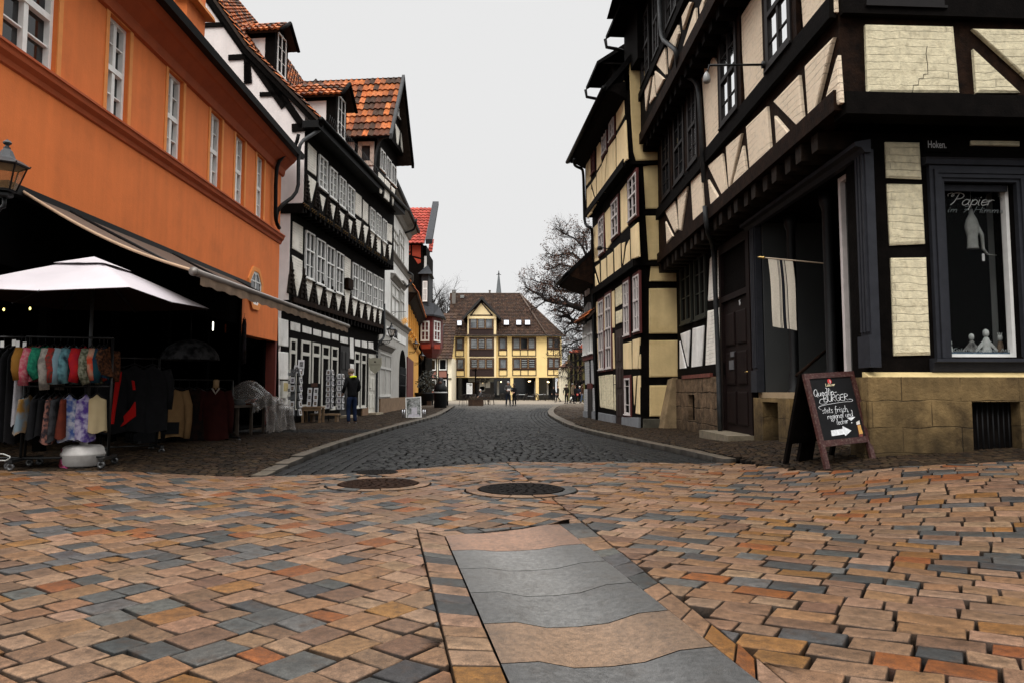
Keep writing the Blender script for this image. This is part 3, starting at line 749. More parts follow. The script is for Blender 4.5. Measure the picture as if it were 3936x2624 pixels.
for(z,da,db)in((zj1,0,D1),(zj2,D1,D2)):
 n_=26
 for k in range(n_):
  u=.15+(UH-.3)*k/(n_-1);mb=MB();mb.fbox(HT,u-.07,z-.2,u+.07,z-.005,da,db+.03);mb.build('joist_end',TIMBER,ht)
mb=MB()
mb.fprism(HT,HT.poly(Cm,[(285,1120),(1500,1500),(1500,1550),(285,1190)],D1),D1,D1+.06);mb.build('carved_beam',TIMBER_BR,ht)
mb=MB()
p=HT.poly(Cu,[(400,895),(1300,1500),(1430,1590),(1430,1640),(1300,1560),(400,955)],D2)
mb.fprism(HT,p,D2,D2+.05);
b2=mb.build('carved_beam',TIMBER,ht);
mb=MB()
for k in range(44):
 f_=(k+.5)/44;x=405+1000*f_;y=925+.673*(x-405)
 if k%4==3:continue
 u,z=HT.uv(*Cu(x,y),D2+.05);mb=MB()
 mb.tube([HT.P(u-.06,z+.03,D2+.06),HT.P(u,z+.055,D2+.075),HT.P(u+.05,z,D2+.07),HT.P(u,z-.05,D2+.06)],.016,5);mb.build('carved_rope',OCHRE_CARVE,ht)
panels('infill',HT,Cm,[[(298,112),(430,185),(424,553),(287,470)],[(285,560),(424,640),(418,860),(352,1118),(300,790)],[(990,572),(1070,625),(1065,905),(985,868)],[(985,1020),(1065,1045),(1012,1385)],[(462,878),(565,908),(502,1180)],[(602,958),(697,1003),(643,1245)],[(730,1028),(824,1060),(774,1298)],[(864,1072),(955,1088),(902,1315)],[(1085,1150),(1163,1172),(1114,1420)],[(1182,1192),(1250,1217),(1211,1450)],[(1277,1217),(1342,1245),(1305,1480)],[(1362,1257),(1420,1282),(1388,1510)],[(1433,1287),(1490,1302),(1463,1510)]],D1,WHITEBRICK,ht)
for(xl,yt,yb,xr)in((460,225,862,580),(608,328,938,722),(740,420,1018,846),(868,503,1060,968),(1090,655,1130,1165),(1185,708,1175,1257),(1280,765,1207,1345),(1366,812,1246,1424),(1438,850,1272,1495)):
 u0,zb,u1,zt=pxwin(HT,Cm,xl,yt,yb,xr,D1)
 window(HT,ht,u0,zb,u1,zt,D1+.03,2,(.40,),[(.1,.45,.72),(.55,.9,.72)],fw=.05,bar=.024,gm=GLASS,dep=.05)
mb=MB()
for(x,y,w_,h_)in((265,1085,.42,.95),(430,1150,.40,.95),(565,1200,.38,.9),(705,1255,.36,.9),(832,1300,.36,.9),(960,1345,.34,.9),(1062,1380,.33,.85),(1163,1410,.32,.85),(1258,1440,.32,.85),(1347,1470,.3,.8),(1425,1495,.3,.8)):
 u,z=HT.uv(*Cm(x,y),D1);mb=MB();fan(mb,HT,u,z,w_*1.25,h_*1.05,D1+.012);mb.build('fan_bracket',CARVED,ht)
mb=MB();u,z=HT.uv(*Cm(1030,950),D1);mb.fbox(HT,u-.28,z-.2,u+.28,z+.2,D1,D1+.14);mb.build('wooden_plaque',TIMBER_BR,ht)
panels('infill',HT,Cu,[[(462,210),(560,310),(555,600),(458,525)],[(453,575),(555,660),(545,720),(498,905)],[(1014,780),(1082,835),(1080,1085),(1008,1030)],[(1098,868),(1158,925),(1157,1155),(1096,1095)],[(594,798),(664,850),(630,1005)],[(714,898),(778,945),(749,1105)],[(822,993),(886,1045),(857,1195)],[(921,1080),(975,1125),(951,1270)],[(1006,1085),(1080,1125),(1042,1335)],[(1098,1155),(1160,1190),(1124,1380)],[(1175,1225),(1235,1258),(1203,1455)],[(1248,1288),(1303,1312),(1302,1530),(1247,1495)],[(1325,1352),(1368,1377),(1345,1555)],[(1380,1140),(1435,1165),(1433,1375),(1378,1335)],[(1385,1385),(1433,1402),(1410,1568)]],D2,WHITEBRICK,ht)
for i,(xl,yt,yb,xr)in enumerate(((583,340,718,680),(706,478,832,792),(818,588,932,895),(915,688,1022,995),(1176,950,1222,1233),(1248,1015,1282,1302),(1322,1085,1345,1370))):
 u0,zb,u1,zt=pxwin(HT,Cu,xl,yt,yb,xr,D2)
 window(HT,ht,u0,zb,u1,zt,D2+.03,2,(),[(.1,.45,.25),(.55,.9,.25),(.1,.45,.5),(.55,.9,.5),(.1,.45,.75),(.55,.9,.75)]if i<6 else None,fw=.055,bar=.03,gm=GLASS_LEAD if i<6 else DARK,dep=.05)
mb=MB()
for(x,y)in((440,890),(560,970),(690,1065),(800,1145),(900,1215),(990,1290),(1080,1350),(1165,1410),(1235,1470),(1375,1560)):
 u,z=HT.uv(*Cu(x,y),D2);mb=MB();fan(mb,HT,u,z,.42,.85,D2+.012);mb.build('fan_bracket',CARVED,ht)
panels('infill',HT,Cl,[[(93,140),(228,178),(228,520),(92,500)],[(92,578),(228,592),(230,945),(90,940)],[(88,1015),(228,1025),(228,1330),(88,1330)],[(260,190),(385,222),(385,332),(260,300)],[(415,240),(533,275),(533,362),(415,330)],[(558,285),(660,312),(660,392),(557,365)],[(684,318),(780,345),(779,423),(683,397)],[(802,345),(888,365),(887,444),(801,418)],[(913,383),(1010,400),(1012,482),(911,460)],[(1037,402),(1083,410),(1087,682),(1040,672)],[(1040,738),(1088,745),(1088,900),(1040,900)],[(1103,428),(1172,440),(1172,522),(1103,505)],[(1192,440),(1260,452),(1262,540),(1192,525)],[(1280,455),(1342,462),(1345,555),(1280,540)]],0,WHITEWALL,ht)
SHOPFR=mat('cream_shop_frame',(.55,.53,.47),.6,.12,6)
for(xl,yt,yb,xr,r_)in((250,405,1330,340,.19),(400,430,1310,522,.2),(545,460,1320,648,.19),(672,488,1320,770,.19),(795,512,1330,882,.19),(1098,578,1315,1166,.17),(1186,596,1310,1254,.17)):
 u0,zb,u1,zt=pxwin(HT,Cl,xl,yt,yb,xr,0)
 window(HT,ht,u0,zb,u1,zt,.0,1,(r_,),None,fw=.09,bar=.05,gm=GLASS,dep=.05,fm=SHOPFR,name='shop_window')
def door(face,conv,xl,yt,yb,xr,d,m,parent,label=None,hm=None):
 u0,zt=face.uv(*conv(xl,yt),d);_,zb=face.uv(*conv(xl,yb),d);u1,_=face.uv(*conv(xr,yt),d)
 zb=max(zb,0.02);mb=MB();mb.fbox(face,u0,zb,u1,zt,d-.06,d+.02);W_=u1-u0;H_=zt-zb
 for(a,b)in((.08,.32),(.38,.6),(.66,.92)):
  for(c,e)in((.12,.46),(.54,.88)):
   mb.fprism(face,[(u0+W_*c,zb+H_*a),(u0+W_*e,zb+H_*a),(u0+W_*e,zb+H_*b),(u0+W_*c,zb+H_*b)],d+.015,d+.045,.03)
 dr=mb.build('door',m,parent);WL[dr.name]=WL[parent.name]
 mb=MB();hu=u0+W_*.1;mb.tube([face.P(hu,zb+H_*.42,d+.02),face.P(hu,zb+H_*.42,d+.08),face.P(hu+.1,zb+H_*.42,d+.08)],.012,6);mb.build('handle',hm or ZINC,dr)
 return dr
BLACKDOOR=mat('black_door',(.010,.009,.009),.6,.3,5,spec=.3)
door(HT,Cl,915,500,1425,1030,.01,BLACKDOOR,ht)
door(HT,Cl,1285,610,1385,1375,.01,SHOPFR,ht)
mb=MB()
for(x0,x1,y)in((920,1028,1432),(1282,1380,1395)):
 u0,z=HT.uv(*Cl(x0,y),.05);u1,_=HT.uv(*Cl(x1,y),.05);mb.fbox(HT,u0,0,u1,.16,.0,.38)
mb.build('doorstep',mat('step_stone',(.28,.23,.16),.85,.2,6,.004,30),ht)
mb=MB();u0,z0=HT.uv(*Cl(1190,1440),.02);u1,z1=HT.uv(*Cl(1270,1365),.02);mb.fbox(HT,u0,0,u1,max(.4,z1),0,.06);mb.build('plinth_stone',mat('brown_sandstone',(.17,.10,.055),.9,.3,6,.02,14),ht)
u,z=HT.uv(*Cl(158,1075));mb=MB();mb.fbox(HT,u-.22,z-.26,u+.22,z+.26,.02,.10);nb=mb.build('notice_board',SHOPFR,ht);WL[nb.name]=WL[ht.name]
mb=MB();mb.fbox(HT,u-.15,z-.05,u+.15,z+.2,.1,.106);mb.build('notice',mat('yellowed_paper',(.45,.36,.16),.8,.2,8),nb)
gX=HT.P(0,0,0);GL=Face((gX.x,gX.y),(gX.x-HT.n.x*12,gX.y-HT.n.y*12))
SL=1.43;DE=1.15;ZE=zev
DK=-1.2
def roofz(d):return ZE+(DE-d)*1.03 if d>DK else ZE+(DE-DK)*1.03+(DK-d)*SL
def roofd(z):return DE-(z-ZE)/1.03 if z<roofz(DK)else DK-(z-roofz(DK))/SL
PINKWALL=mat('gable_plaster',(.78,.71,.68),.9,.08,2,.005,15,streak=.1)
mb=MB();rb=9.0
mb.fprism(GL,[(0,0),(rb,0),(rb,roofz(-rb)-.35),(-DK,roofz(DK)-.35),(-D2,roofz(D2)-.35),(-D2,zj2),(-D1,zj2),(-D1,zj1),(0,zj1)],.002,.03);mb.build('gable_wall',PINKWALL,ht)
mb=MB()
def gbar(conv,a,b,w_):mb.fbar(GL,GL.uv(*conv(*a),.05),GL.uv(*conv(*b),.05),w_,.02,.075)
gbar(A,(1380,-30),(1905,715),.26);gbar(A,(1340,172),(1520,165),.14);gbar(A,(1530,388),(1672,380),.17);gbar(A,(1740,634),(1890,630),.13);gbar(A,(1655,395),(1655,560),.20)
gbar(C4,(145,515),(375,850),.22);gbar(C4,(0,420),(12,560),.2);gbar(C4,(300,860),(470,845),.25)
mb.fbar(GL,(-DE,ZE-.14),(-DK,roofz(DK)-.14),.32,.0,.16,.04);mb.fbar(GL,(-DK,roofz(DK)-.14),(8,roofz(-8)-.14),.32,.001,.161,.04)
mb.fbox(GL,-D2-.02,zj2-.25,1.2,zj2+.05,.0,.09)
mb.build('gable_timbers',TIMBER,ht)
ov=.22
rp=lambda u,d:HT.P(u,roofz(d),d)
tileroof([rp(-ov,DE),rp(UH,DE),rp(UH,DK),rp(-ov,DK)],.21,.30,ORT,ht);tileroof([rp(-ov,DK),rp(UH,DK),rp(UH,-5),rp(-ov,-5)],.21,.30,ORT,ht)
mb=MB();mb.tube([HT.P(-ov,ZE-.03,DE+.06),HT.P(UH+.1,ZE-.03,DE+.06)],.075,8);mb.fbox(HT,-ov,ZE-.28,UH,ZE-.06,D2,DE-.02);mb.build('eaves_gutter',BLACKPIPE,ht)
tube_px(HT,C4,[(488,795),(505,860),(345,962),(342,1295),(212,1390),(190,1470),(205,1560)],[1.15,1.1,.75,.72,.3,.14,.12],.055,'drainpipe',ZINC,ht)
tube_px(HT,lambda x,y:(x,y),[(1062,1010),(1062,1120),(1066,1645)],.10,.05,'drainpipe',BLACKPIPE,ht)
tube_px(HT,Cl,[(1490,-40),(1492,400),(1440,440),(1400,520),(1385,1400),(1420,1430)],[.3,.3,.25,.12,.12,.3],.05,'drainpipe',ZINC,ht)
def hitroof(px,py):
 n_=(HT.n*SL+Vector((0,0,1))).normalized();p0=rp(0,DE);r=ray(px,py);t=(p0-CAM).dot(n_)/r.dot(n_);return CAM+r*t
def dormer(ucen,hw_,dfr,zb,ze,zr,parent,wz0,wz1,ww,side=PINKWALL,tw=.2,cols=ORT,ov_=.25,wn=1,front=TIMBER,trim=True):
 """gabled dormer: front plane at d=dfr facing the street"""
 dbk=roofd(zr)-.4
 mb=MB();mb.fprism(HT,[(ucen-hw_,zb),(ucen+hw_,zb),(ucen+hw_,ze),(ucen,zr-.12),(ucen-hw_,ze)],dbk,dfr);dm=mb.build('dormer',side,parent);WL[dm.name]=WL[parent.name]
 mb=MB();mb.fprism(HT,[(ucen-hw_-.02,zb),(ucen+hw_+.02,zb),(ucen+hw_+.02,ze),(ucen,zr-.1),(ucen-hw_-.02,ze)],dfr,dfr+.05)
 if trim:mb.fbox(HT,ucen-hw_-.03,zb,ucen-hw_,ze,dfr-.28,dfr+.04)
 mb.fbox(HT,ucen-hw_-.03,ze-.35,ucen-hw_,ze,dbk,dfr+.04)
 mb.build('dormer_gable',front,dm)
 sl_=(zr-ze)/hw_;lo=ov_
 for sg in(-1,1):
  e0=HT.P(ucen+sg*(hw_+lo),ze-sl_*lo,dfr+.3);e1=HT.P(ucen+sg*(hw_+lo),ze-sl_*lo,dbk);r0=HT.P(ucen,zr,dfr+.3);r1=HT.P(ucen,zr,dbk)
  tileroof([e1,e0,r0,r1]if sg<0 else[e0,e1,r1,r0],tw,.3,cols,dm,'dormer_roof')
  mb=MB();mb.tube([HT.P(ucen+sg*(hw_+lo),ze-sl_*lo-.05,dfr+.34),HT.P(ucen,zr-.02,dfr+.34)],.06,6);mb.build('bargeboard',TIMBER,dm)
 for k in range(wn):
  u=ucen+(k-(wn-1)/2)*ww*1.25
  window(HT,dm,u-ww/2,wz0,u+ww/2,wz1,dfr+.05,2,(),[(.1,.45,.33),(.55,.9,.33),(.1,.45,.66),(.55,.9,.66)],fw=.05,bar=.025,gm=GLASS_GREY,name='dormer_window')
 return dm
def fuv(conv,x,y,d):return HT.uv(*conv(x,y),d)
for(fx,fy,lx,rx,topy,ridgey,evy)in(((215,470),0,190,255,280,100,185),((632,925),0,590,655,690,505,600)):
 dfr=-1.0 if lx==190 else .72;
 ua=fuv(C4,lx-4,topy,dfr)[0];ub=fuv(C4,rx+2,topy,dfr)[0]
 zr=fuv(C4,(lx+rx)/2+18,ridgey,dfr+.3)[1];ze=fuv(C4,lx,evy+10,dfr)[1];zb=fuv(C4,lx,fx[1]-60,dfr)[1]
 hwid=max(.5,(ub-ua)/2)
 dormer((ua+ub)/2,hwid,dfr,roofz(dfr)-.12,ze,zr,ht,roofz(dfr)+.08,ze-.05,hwid*1.35)
dz_=.85
ua=fuv(C4,872,1050,dz_)[0];ub=fuv(C4,1000,1150,dz_)[0]
zr=fuv(C4,1040,522,dz_+.6)[1];z_e=fuv(C4,960,915,dz_+.6)[1]
um=(ua+ub)/2;hwid=(ub-ua)/2;sl_=(zr-z_e)/(hwid+.35);ze=z_e+sl_*.35
dbk=-6.0
mb=MB();mb.fprism(HT,[(ua,zev-.3),(ub,zev-.3),(ub,ze),(um,zr-.2),(ua,ze)],dbk,dz_);cg=mb.build('cross_gable',TIMBER,ht);WL[cg.name]=WL[ht.name]
lo=.35
for sg in(-1,1):
 e0=HT.P(um+sg*(hwid+lo),ze-sl_*lo,dz_+.62);e1=HT.P(um+sg*(hwid+lo),ze-sl_*lo,dbk);r0=HT.P(um,zr,dz_+.62);r1=HT.P(um,zr,dbk)
 tileroof([e1,e0,r0,r1]if sg<0 else[e0,e1,r1,r0],.235,.40,ORT,cg,'gable_roof',amp=.05)
 mb=MB();mb.fprism(HT,[(um+sg*(hwid+lo+.05),ze-sl_*lo-.16),(um+sg*(hwid+lo+.05),ze-sl_*lo+.06),(um,zr+.1),(um,zr-.16)],dz_+.6,dz_+.72);mb.build('bargeboard',TIMBER if sg>0 else ZINC,cg)
mb=MB();mb.fprism(HT,[(ua-.02,ze-.3),(ub+.02,ze-.3),(um,zr-.35)],dz_,dz_+.3);mb.build('gable_face',TIMBER,cg)
panels('gable_infill',HT,C4,[[(990,825),(1022,880),(1010,975),(1000,960)],[(1028,890),(1040,925),(1042,1025),(1030,990)],[(1012,670),(1020,685),(1018,705),(1010,700)],[(882,1155),(918,1195),(912,1245),(882,1210)],[(925,1200),(956,1230),(950,1355),(918,1325)],[(962,1245),(990,1270),(975,1380)],[(890,1265),(903,1280),(900,1300),(890,1295)]],dz_+.3,WHITEBRICK,cg)
for(xl,yt,yb,xr)in((890,992,1130,921),(930,1045,1190,961),(966,1095,1225,996)):
 u0,zb,u1,zt=pxwin(HT,C4,xl,yt,yb,xr,dz_);window(HT,cg,u0,zb,u1,zt,dz_+.02,2,(),None,fw=.055,bar=.03,gm=GLASS_GREY)
u0,zb,u1,zt=pxwin(HT,C4,1003,720,775,1024,dz_+.3);window(HT,cg,u0,zb,u1,zt,dz_+.32,2,(),None,fw=.05,bar=.03,gm=GLASS_GREY)
CGp=HT.P(ua-.03,0,dz_);CG=Face((CGp.x,CGp.y),(CGp.x-HT.n.x*5,CGp.y-HT.n.y*5))
mb=MB();
for pl in([(662,955),(720,955),(720,1030),(690,1000)],):
 mb.fprism(CG,CG.poly(C4,pl,.0),.0,.03)
mb.fprism(CG,CG.poly(C4,[(795,1105),(845,1110),(845,1160),(815,1135)],0),0,.03)
mb.build('side_infill',PINKWALL,cg)
u0,zt=CG.uv(*C4(745,955));u1,zb=CG.uv(*C4(850,1105))
window(CG,cg,u0,zb,u1,zt,.02,1,(),None,fw=.16,bar=.03,gm=GLASS,fm=mat('weathered_window_paint',(.45,.36,.30),.7,.3,8))
tube_px(CG,C4,[(960,915),(895,930),(880,960),(858,1050),(855,1165)],[.3,.2,.1,.08,.08],.05,'drainpipe',ZINC,cg)
mb=MB();p0_=HT.P(ua-lo,ze-sl_*lo-.04,dz_+.6);p1_=HT.P(ua-lo,ze-sl_*lo-.04,dbk);mb.tube([p0_,p1_],.06,6);mb.build('gutter',BLACKPIPE,cg)
mb=MB()
for k in range(46):
 u=.8+k*.16;mb.tube([HT.P(u,ZE+.12,DE-.1),HT.P(u,ZE+.5,DE-.02)],.006,4)
for h_ in(.2,.5):mb.tube([HT.P(.8,ZE+h_,DE-.05),HT.P(8.2,ZE+h_,DE-.05)],.008,4)
mb.build('snow_guard',ZINC,ht)
WHS=mat('pale_stucco',(.72,.71,.68),.9,.08,2,.004,25,streak=.12,dirt=((.3,.28,.25),.35,1.5))
STUCCO_G=mat('grey_stucco',(.36,.345,.315),.9,.10,2,.006,20,streak=.12,dirt=((.2,.17,.14),.45,1.5))
MOULD=mat('grey_moulding',(.20,.185,.165),.8,.15,4,.003,20)
SANDST=mat('brown_plinth',(.16,.10,.055),.9,.35,4,.015,14)
xW=(hp1.x+.02,hp1.y+.05)
def faceto(P,slope,dpx):
 k=(dpx/.5976-CX)/F;Y=(P[0]-slope*P[1])/(k-slope)*1.0
 return(P[0]+slope*(Y-P[1]),Y)
xW1=faceto(xW,-.03,936);WH=Face(xW,xW1);print('WH',xW,xW1)
wh=thing('stucco_house','narrow pale grey stucco house with window hoods and an arched gateway','building',WH.P(WH.L/2,0,0))
zs1=WH.uv(*Cf(180,850),.1)[1];zs2=WH.uv(*Cf(200,430),.1)[1];zwe=WH.uv(*Cf(300,165),.5)[1]
print(zs1,zs2,zwe)
mb=MB();mb.fbox(WH,0,zs1,WH.L,zwe,-6,0);mb.build('wall',WHS,wh)
mb=MB();mb.fbox(WH,0,0,WH.L,zs1-.001,-6,.02);mb.build('wall',STUCCO_G,wh)
for z,nm in((zs1,'string_course'),(zs2,'string_course')):
 mb=MB();extr(mb,WH,[(0,z-.25),(.05,z-.22),(.10,z-.08),(.22,z),(.22,z+.06),(0,z+.1)],0,WH.L+.05);mb.build(nm,MOULD,wh)
mb=MB();extr(mb,WH,[(0,zwe-.5),(.1,zwe-.45),(.2,zwe-.2),(.5,zwe-.05),(.55,zwe+.06),(0,zwe+.1)],0,WH.L+.1);mb.build('cornice',MOULD,wh)
mb=MB();extr(mb,WH,[(.5,zwe+.0),(.66,zwe),(.68,zwe+.14),(.5,zwe+.14)],-.1,WH.L+.2);mb.build('gutter',BLACKPIPE,wh)
mb=MB();extr(mb,WH,[(.62,zwe+.1),(.62,zwe+.2),(-3,zwe+4.6),(-3.2,zwe+4.4)],-.1,WH.L+.1);mb.build('roof',mat('dark_roof',(.03,.018,.014),.8,.3,4),wh)
for(xl,yt,yb,xr,hood)in((148,170,385,186,0),(195,195,430,226,0),(136,565,825,192,1),(199,612,850,226,1),(50,1062,1385,132,2)):
 u0,zb,u1,zt=pxwin(WH,Cf,xl,yt,yb,xr,0)
 window(WH,wh,u0,zb,u1,zt,.03,2,(.35,),None,fw=.09,bar=.05,gm=GLASS_GREY,fm=mat('stone_grey_paint',(.44,.43,.40),.7,.1,5))
 if hood:
  mb=MB();extr(mb,WH,[(0,zt+.1),(.06,zt+.12),(.2,zt+.3),(.26,zt+.3),(.26,zt+.38),(0,zt+.42)],u0-.2,u1+.25);mb.build('window_hood',MOULD,wh)
u0,zt=WH.uv(*Cf(98,885),.02);u1,zb=WH.uv(*Cf(240,1010),.02)
zt=WH.uv(*Cf(170,925),.02)[1];zb=WH.uv(*Cf(170,985),.02)[1]
mb=MB();mb.fbox(WH,u0+.1,zb,u1,zt,.0,.05);sgn=mb.build('name_board',WHS,wh);WL[sgn.name]=WL[wh.name]
STROKE={'A':[[(0,0),(.3,1),(.6,0)],[(.12,.4),(.48,.4)]],'B':[[(0,0),(0,1),(.35,.95),(.4,.75),(.1,.53),(.45,.4),(.5,.15),(.3,0),(0,0)]],'E':[[(.5,1),(.05,.9),(0,.5),(.05,.1),(.55,0)],[(.02,.52),(.42,.54)]],'G':[[(.55,.85),(.3,1),(.02,.7),(.02,.3),(.3,0),(.55,.2),(.55,.45),(.3,.45)]],'H':[[(0,0),(0,1)],[(.5,0),(.5,1)],[(0,.5),(.5,.5)]],'K':[[(0,0),(0,1)],[(.5,1),(.02,.45),(.55,0)]],'N':[[(0,0),(0,1),(.5,0),(.5,1)]],'Q':[[(.5,.9),(.25,1),(.02,.75),(.02,.3),(.25,0),(.5,.2),(.52,.7),(.4,.95)],[(.3,.3),(.6,-.15)]],'R':[[(0,0),(.02,1),(.4,.95),(.45,.7),(.05,.5),(.5,0)]],'U':[[(0,1),(.02,.25),(.25,0),(.48,.25),(.5,1)],[(.5,.4),(.55,0)]],'P':[[(-.5,.75),(-.55,.95),(-.3,1.05),(-.15,.85),(-.3,.75),(-.2,1.02),(.25,1.05),(.5,.85),(.4,.6),(.1,.52)],[(.15,1.0),(.02,.3),(-.15,0)]],'a':[[(.4,.42),(.2,.5),(.02,.3),(.05,.05),(.22,0),(.4,.2),(.42,.5),(.4,.1),(.5,0)]],'c':[[(.36,.42),(.2,.5),(.03,.28),(.1,.03),(.25,0),(.4,.1)]],'d':[[(.4,.42),(.18,.48),(.02,.25),(.15,0),(.4,.2),(.42,1),(.25,1.05),(.42,.9),(.42,.1),(.52,0)]],'e':[[(.02,.25),(.35,.3),(.3,.48),(.1,.45),(.03,.2),(.15,0),(.4,.1)]],'f':[[(.4,.9),(.25,1),(.15,.8),(.15,-.25)],[(0,.5),(.35,.5)]],'g':[[(.4,.42),(.2,.5),(.02,.3),(.15,.05),(.4,.2),(.42,.5),(.4,-.25),(.15,-.35),(.02,-.2)]],'h':[[(.0,1),(.02,0)],[(.02,.3),(.2,.5),(.36,.35),(.38,0)]],'i':[[(.05,.5),(.05,.1),(.15,0)],[(.06,.68),(.1,.72)]],'k':[[(0,1),(.02,0)],[(.35,.5),(.05,.25),(.4,0)]],'l':[[(.0,.85),(.12,1),(.2,.85),(.05,.5),(.05,.1),(.2,0)]],'m':[[(0,.5),(.02,0)],[(.02,.3),(.14,.5),(.24,.4),(.25,0)],[(.25,.3),(.38,.5),(.48,.4),(.5,.05),(.58,0)]],'n':[[(0,.5),(.02,0)],[(.02,.3),(.2,.5),(.34,.35),(.36,.05),(.44,0)]],'o':[[(.2,.5),(.02,.3),(.08,.03),(.25,0),(.38,.2),(.3,.45),(.2,.5)]],'p':[[(.05,.5),(-.02,-.45)],[(.04,.3),(.2,.5),(.38,.35),(.3,.05),(.05,.08)]],'r':[[(0,.5),(.02,0)],[(.02,.3),(.18,.48),(.34,.44)]],'s':[[(.35,.45),(.15,.5),(.05,.35),(.3,.2),(.25,0),(.0,.05)]],'t':[[(.12,.85),(.1,.1),(.25,0)],[(0,.55),(.3,.58)]],'u':[[(0,.5),(.03,.1),(.18,0),(.35,.2),(.36,.5),(.37,.1),(.46,0)]],'b':[[(0,1),(.02,.05),(.3,0),(.38,.25),(.2,.48),(.04,.35)]],'z':[[(0,.5),(.32,.5),(.02,0),(.36,0)]],'-':[[(0,.3),(.35,.33)]],',':[[(.08,.08),(.0,-.18)]],'!':[[(.05,1),(.04,.3)],[(.03,.06),(.05,.0)]],'.':[[(.02,.03),(.05,0)]],'7':[[(.0,.95),(.45,1),(.15,0)],[(.08,.5),(.4,.55)]],'L':[[(.1,1),(.05,0),(.45,.02)]],"'":[[(.05,1),(.02,.8)]],'ü':[[(0,.5),(.03,.1),(.18,0),(.35,.2),(.36,.5),(.37,.1),(.46,0)],[(.08,.72),(.1,.76)],[(.26,.72),(.28,.76)]],'1':[[(.0,.8),(.2,1),(.2,0)]],'5':[[(.4,1),(.08,1),(.05,.58),(.35,.6),(.4,.2),(.2,0),(.0,.1)]],}
def smooth2(pts,n=4):
 if len(pts)<3:return pts
 out=[]
 for i in range(len(pts)-1):
  p0,p1,p2,p3=pts[max(0,i-1)],pts[i],pts[i+1],pts[min(len(pts)-1,i+2)]
  for k in range(n):
   t=k/n;out.append(tuple(.5*(2*p1[q]+(p2[q]-p0[q])*t+(2*p0[q]-5*p1[q]+4*p2[q]-p3[q])*t*t+(3*p1[q]-p0[q]-3*p2[q]+p3[q])*t**3)for q in(0,1)))
 out.append(pts[-1]);return out
def write(mb,fn,text,size,x0=0.0,y0=0.0,r=.004,gap=.12,slant=0.0,rise=0.0,width=None,sm=True):
 """handwriting as raised strokes; fn maps (x, y) on the board to a point in space"""
 tot=0
 for ch_ in text:tot+=(max(p[0]for s in STROKE[ch_]for p in s)+gap)if ch_ in STROKE else .35
 k=size if width is None else width/tot;x=0
 for ch_ in text:
  if ch_ not in STROKE:x+=.35;continue
  wmax=0
  for s in STROKE[ch_]:
   pts=smooth2(s)if sm else s
   P3=[fn(x0+(x+p[0]+slant*p[1])*k,y0+p[1]*size+rise*(x+p[0])*k)for p in pts]
   mb.tube(P3,r,4,smooth=False);wmax=max(wmax,max(p[0]for p in s))
  x+=wmax+gap
INK=mat('sign_ink',(.03,.03,.035),.7,.1,5)
mb=MB();write(mb,lambda x,y:WH.P(x,y,.055),'ENKE',.42,u0+2.6,zb+.1,r=.03,gap=.35,sm=False);mb.build('lettering',INK,sgn)
u0,zt=WH.uv(*Cf(196,1040),.02);u1,zb=WH.uv(*Cf(238,1400),.02);uc=(u0+u1)/2;hw=(u1-u0)/2
ar=[(u0,0),(u1,0),(u1,zt-hw*.8)]+[(uc+hw*math.cos(a),zt-hw*.8+hw*.8*math.sin(a))for a in[math.pi*k/8 for k in range(1,8)]]+[(u0,zt-hw*.8)]
mb=MB();mb.fprism(WH,ar,.0,.035);mb.build('gateway',DARK,wh)
mb=MB()
for k in range(7):mb.tube([WH.P(u0+(u1-u0)*(k+.5)/7,.1,.06),WH.P(u0+(u1-u0)*(k+.5)/7,zt-hw*.7,.06)],.02,5)
for z in(.4,1.4,zt-hw):mb.tube([WH.P(u0,z,.06),WH.P(u1,z,.06)],.025,5)
mb.build('gate',BLACKMETAL,wh)
u0,_=WH.uv(*Cf(40,1500));mb=MB();mb.fbox(WH,max(0.3,u0),0,WH.L,.75,.02,.09);mb.build('plinth',SANDST,wh)
tube_px(WH,Cf,[(318,118),(313,165),(300,195),(240,215)],[.7,.68,.5,.12],.06,'drainpipe',BLACKPIPE,wh)
OCH=mat('ochre_plaster',(.66,.33,.06),.9,.1,2,.004,25,streak=.1)
oc1=faceto((xW1[0]-.02,xW1[1]+.05),-.09,961);OC=Face((xW1[0]-.02,xW1[1]+.05),oc1);print('OC',oc1)
oc=thing('ochre_house','narrow ochre yellow house with an orange tiled roof and a dark red gate','building',OC.P(OC.L/2,0,0))
zoe=OC.uv(*Cf(310,630),.5)[1]
mb=MB();mb.fbox(OC,0,0,OC.L,zoe,-6,0);mb.build('wall',OCH,oc)
for k,u in enumerate((1.6,4.2,6.8,9.4,12.0)):
 if u>OC.L-1:continue
 window(OC,oc,u-.5,5.0,u+.5,6.9,.03,2,(.35,),None,fw=.08,gm=GLASS_GREY,fm=OCH)
 mb=MB();extr(mb,OC,[(0,4.6),(.2,4.75),(.2,4.85),(0,4.9)],u-.7,u+.7);mb.build('sill',OCH,oc)
mb=MB();extr(mb,OC,[(0,4.1),(.15,4.2),(.2,4.35),(0,4.4)],0,OC.L);mb.build('string_course',OCH,oc)
mb=MB();extr(mb,OC,[(0,zoe-.6),(.15,zoe-.5),(.45,zoe-.1),(.55,zoe-.08),(.58,zoe+.08),(0,zoe+.1)],0,OC.L+.1);mb.build('eaves',TIMBER_BR,oc)
u0,zt=OC.uv(*Cf(255,1100),.05);u1,_=OC.uv(*Cf(298,1100),.05)
mb=MB();mb.fbox(OC,u0,0,u1,zt,.0,.06);mb.build('gate',mat('dark_red_gate',(.09,.008,.008),.6,.2,4),oc)
q=lambda u,d:OC.P(u,zoe+.1+(.55-d)*1.5,d)
uq=OC.uv(*Cf(335,600),.3)[0]
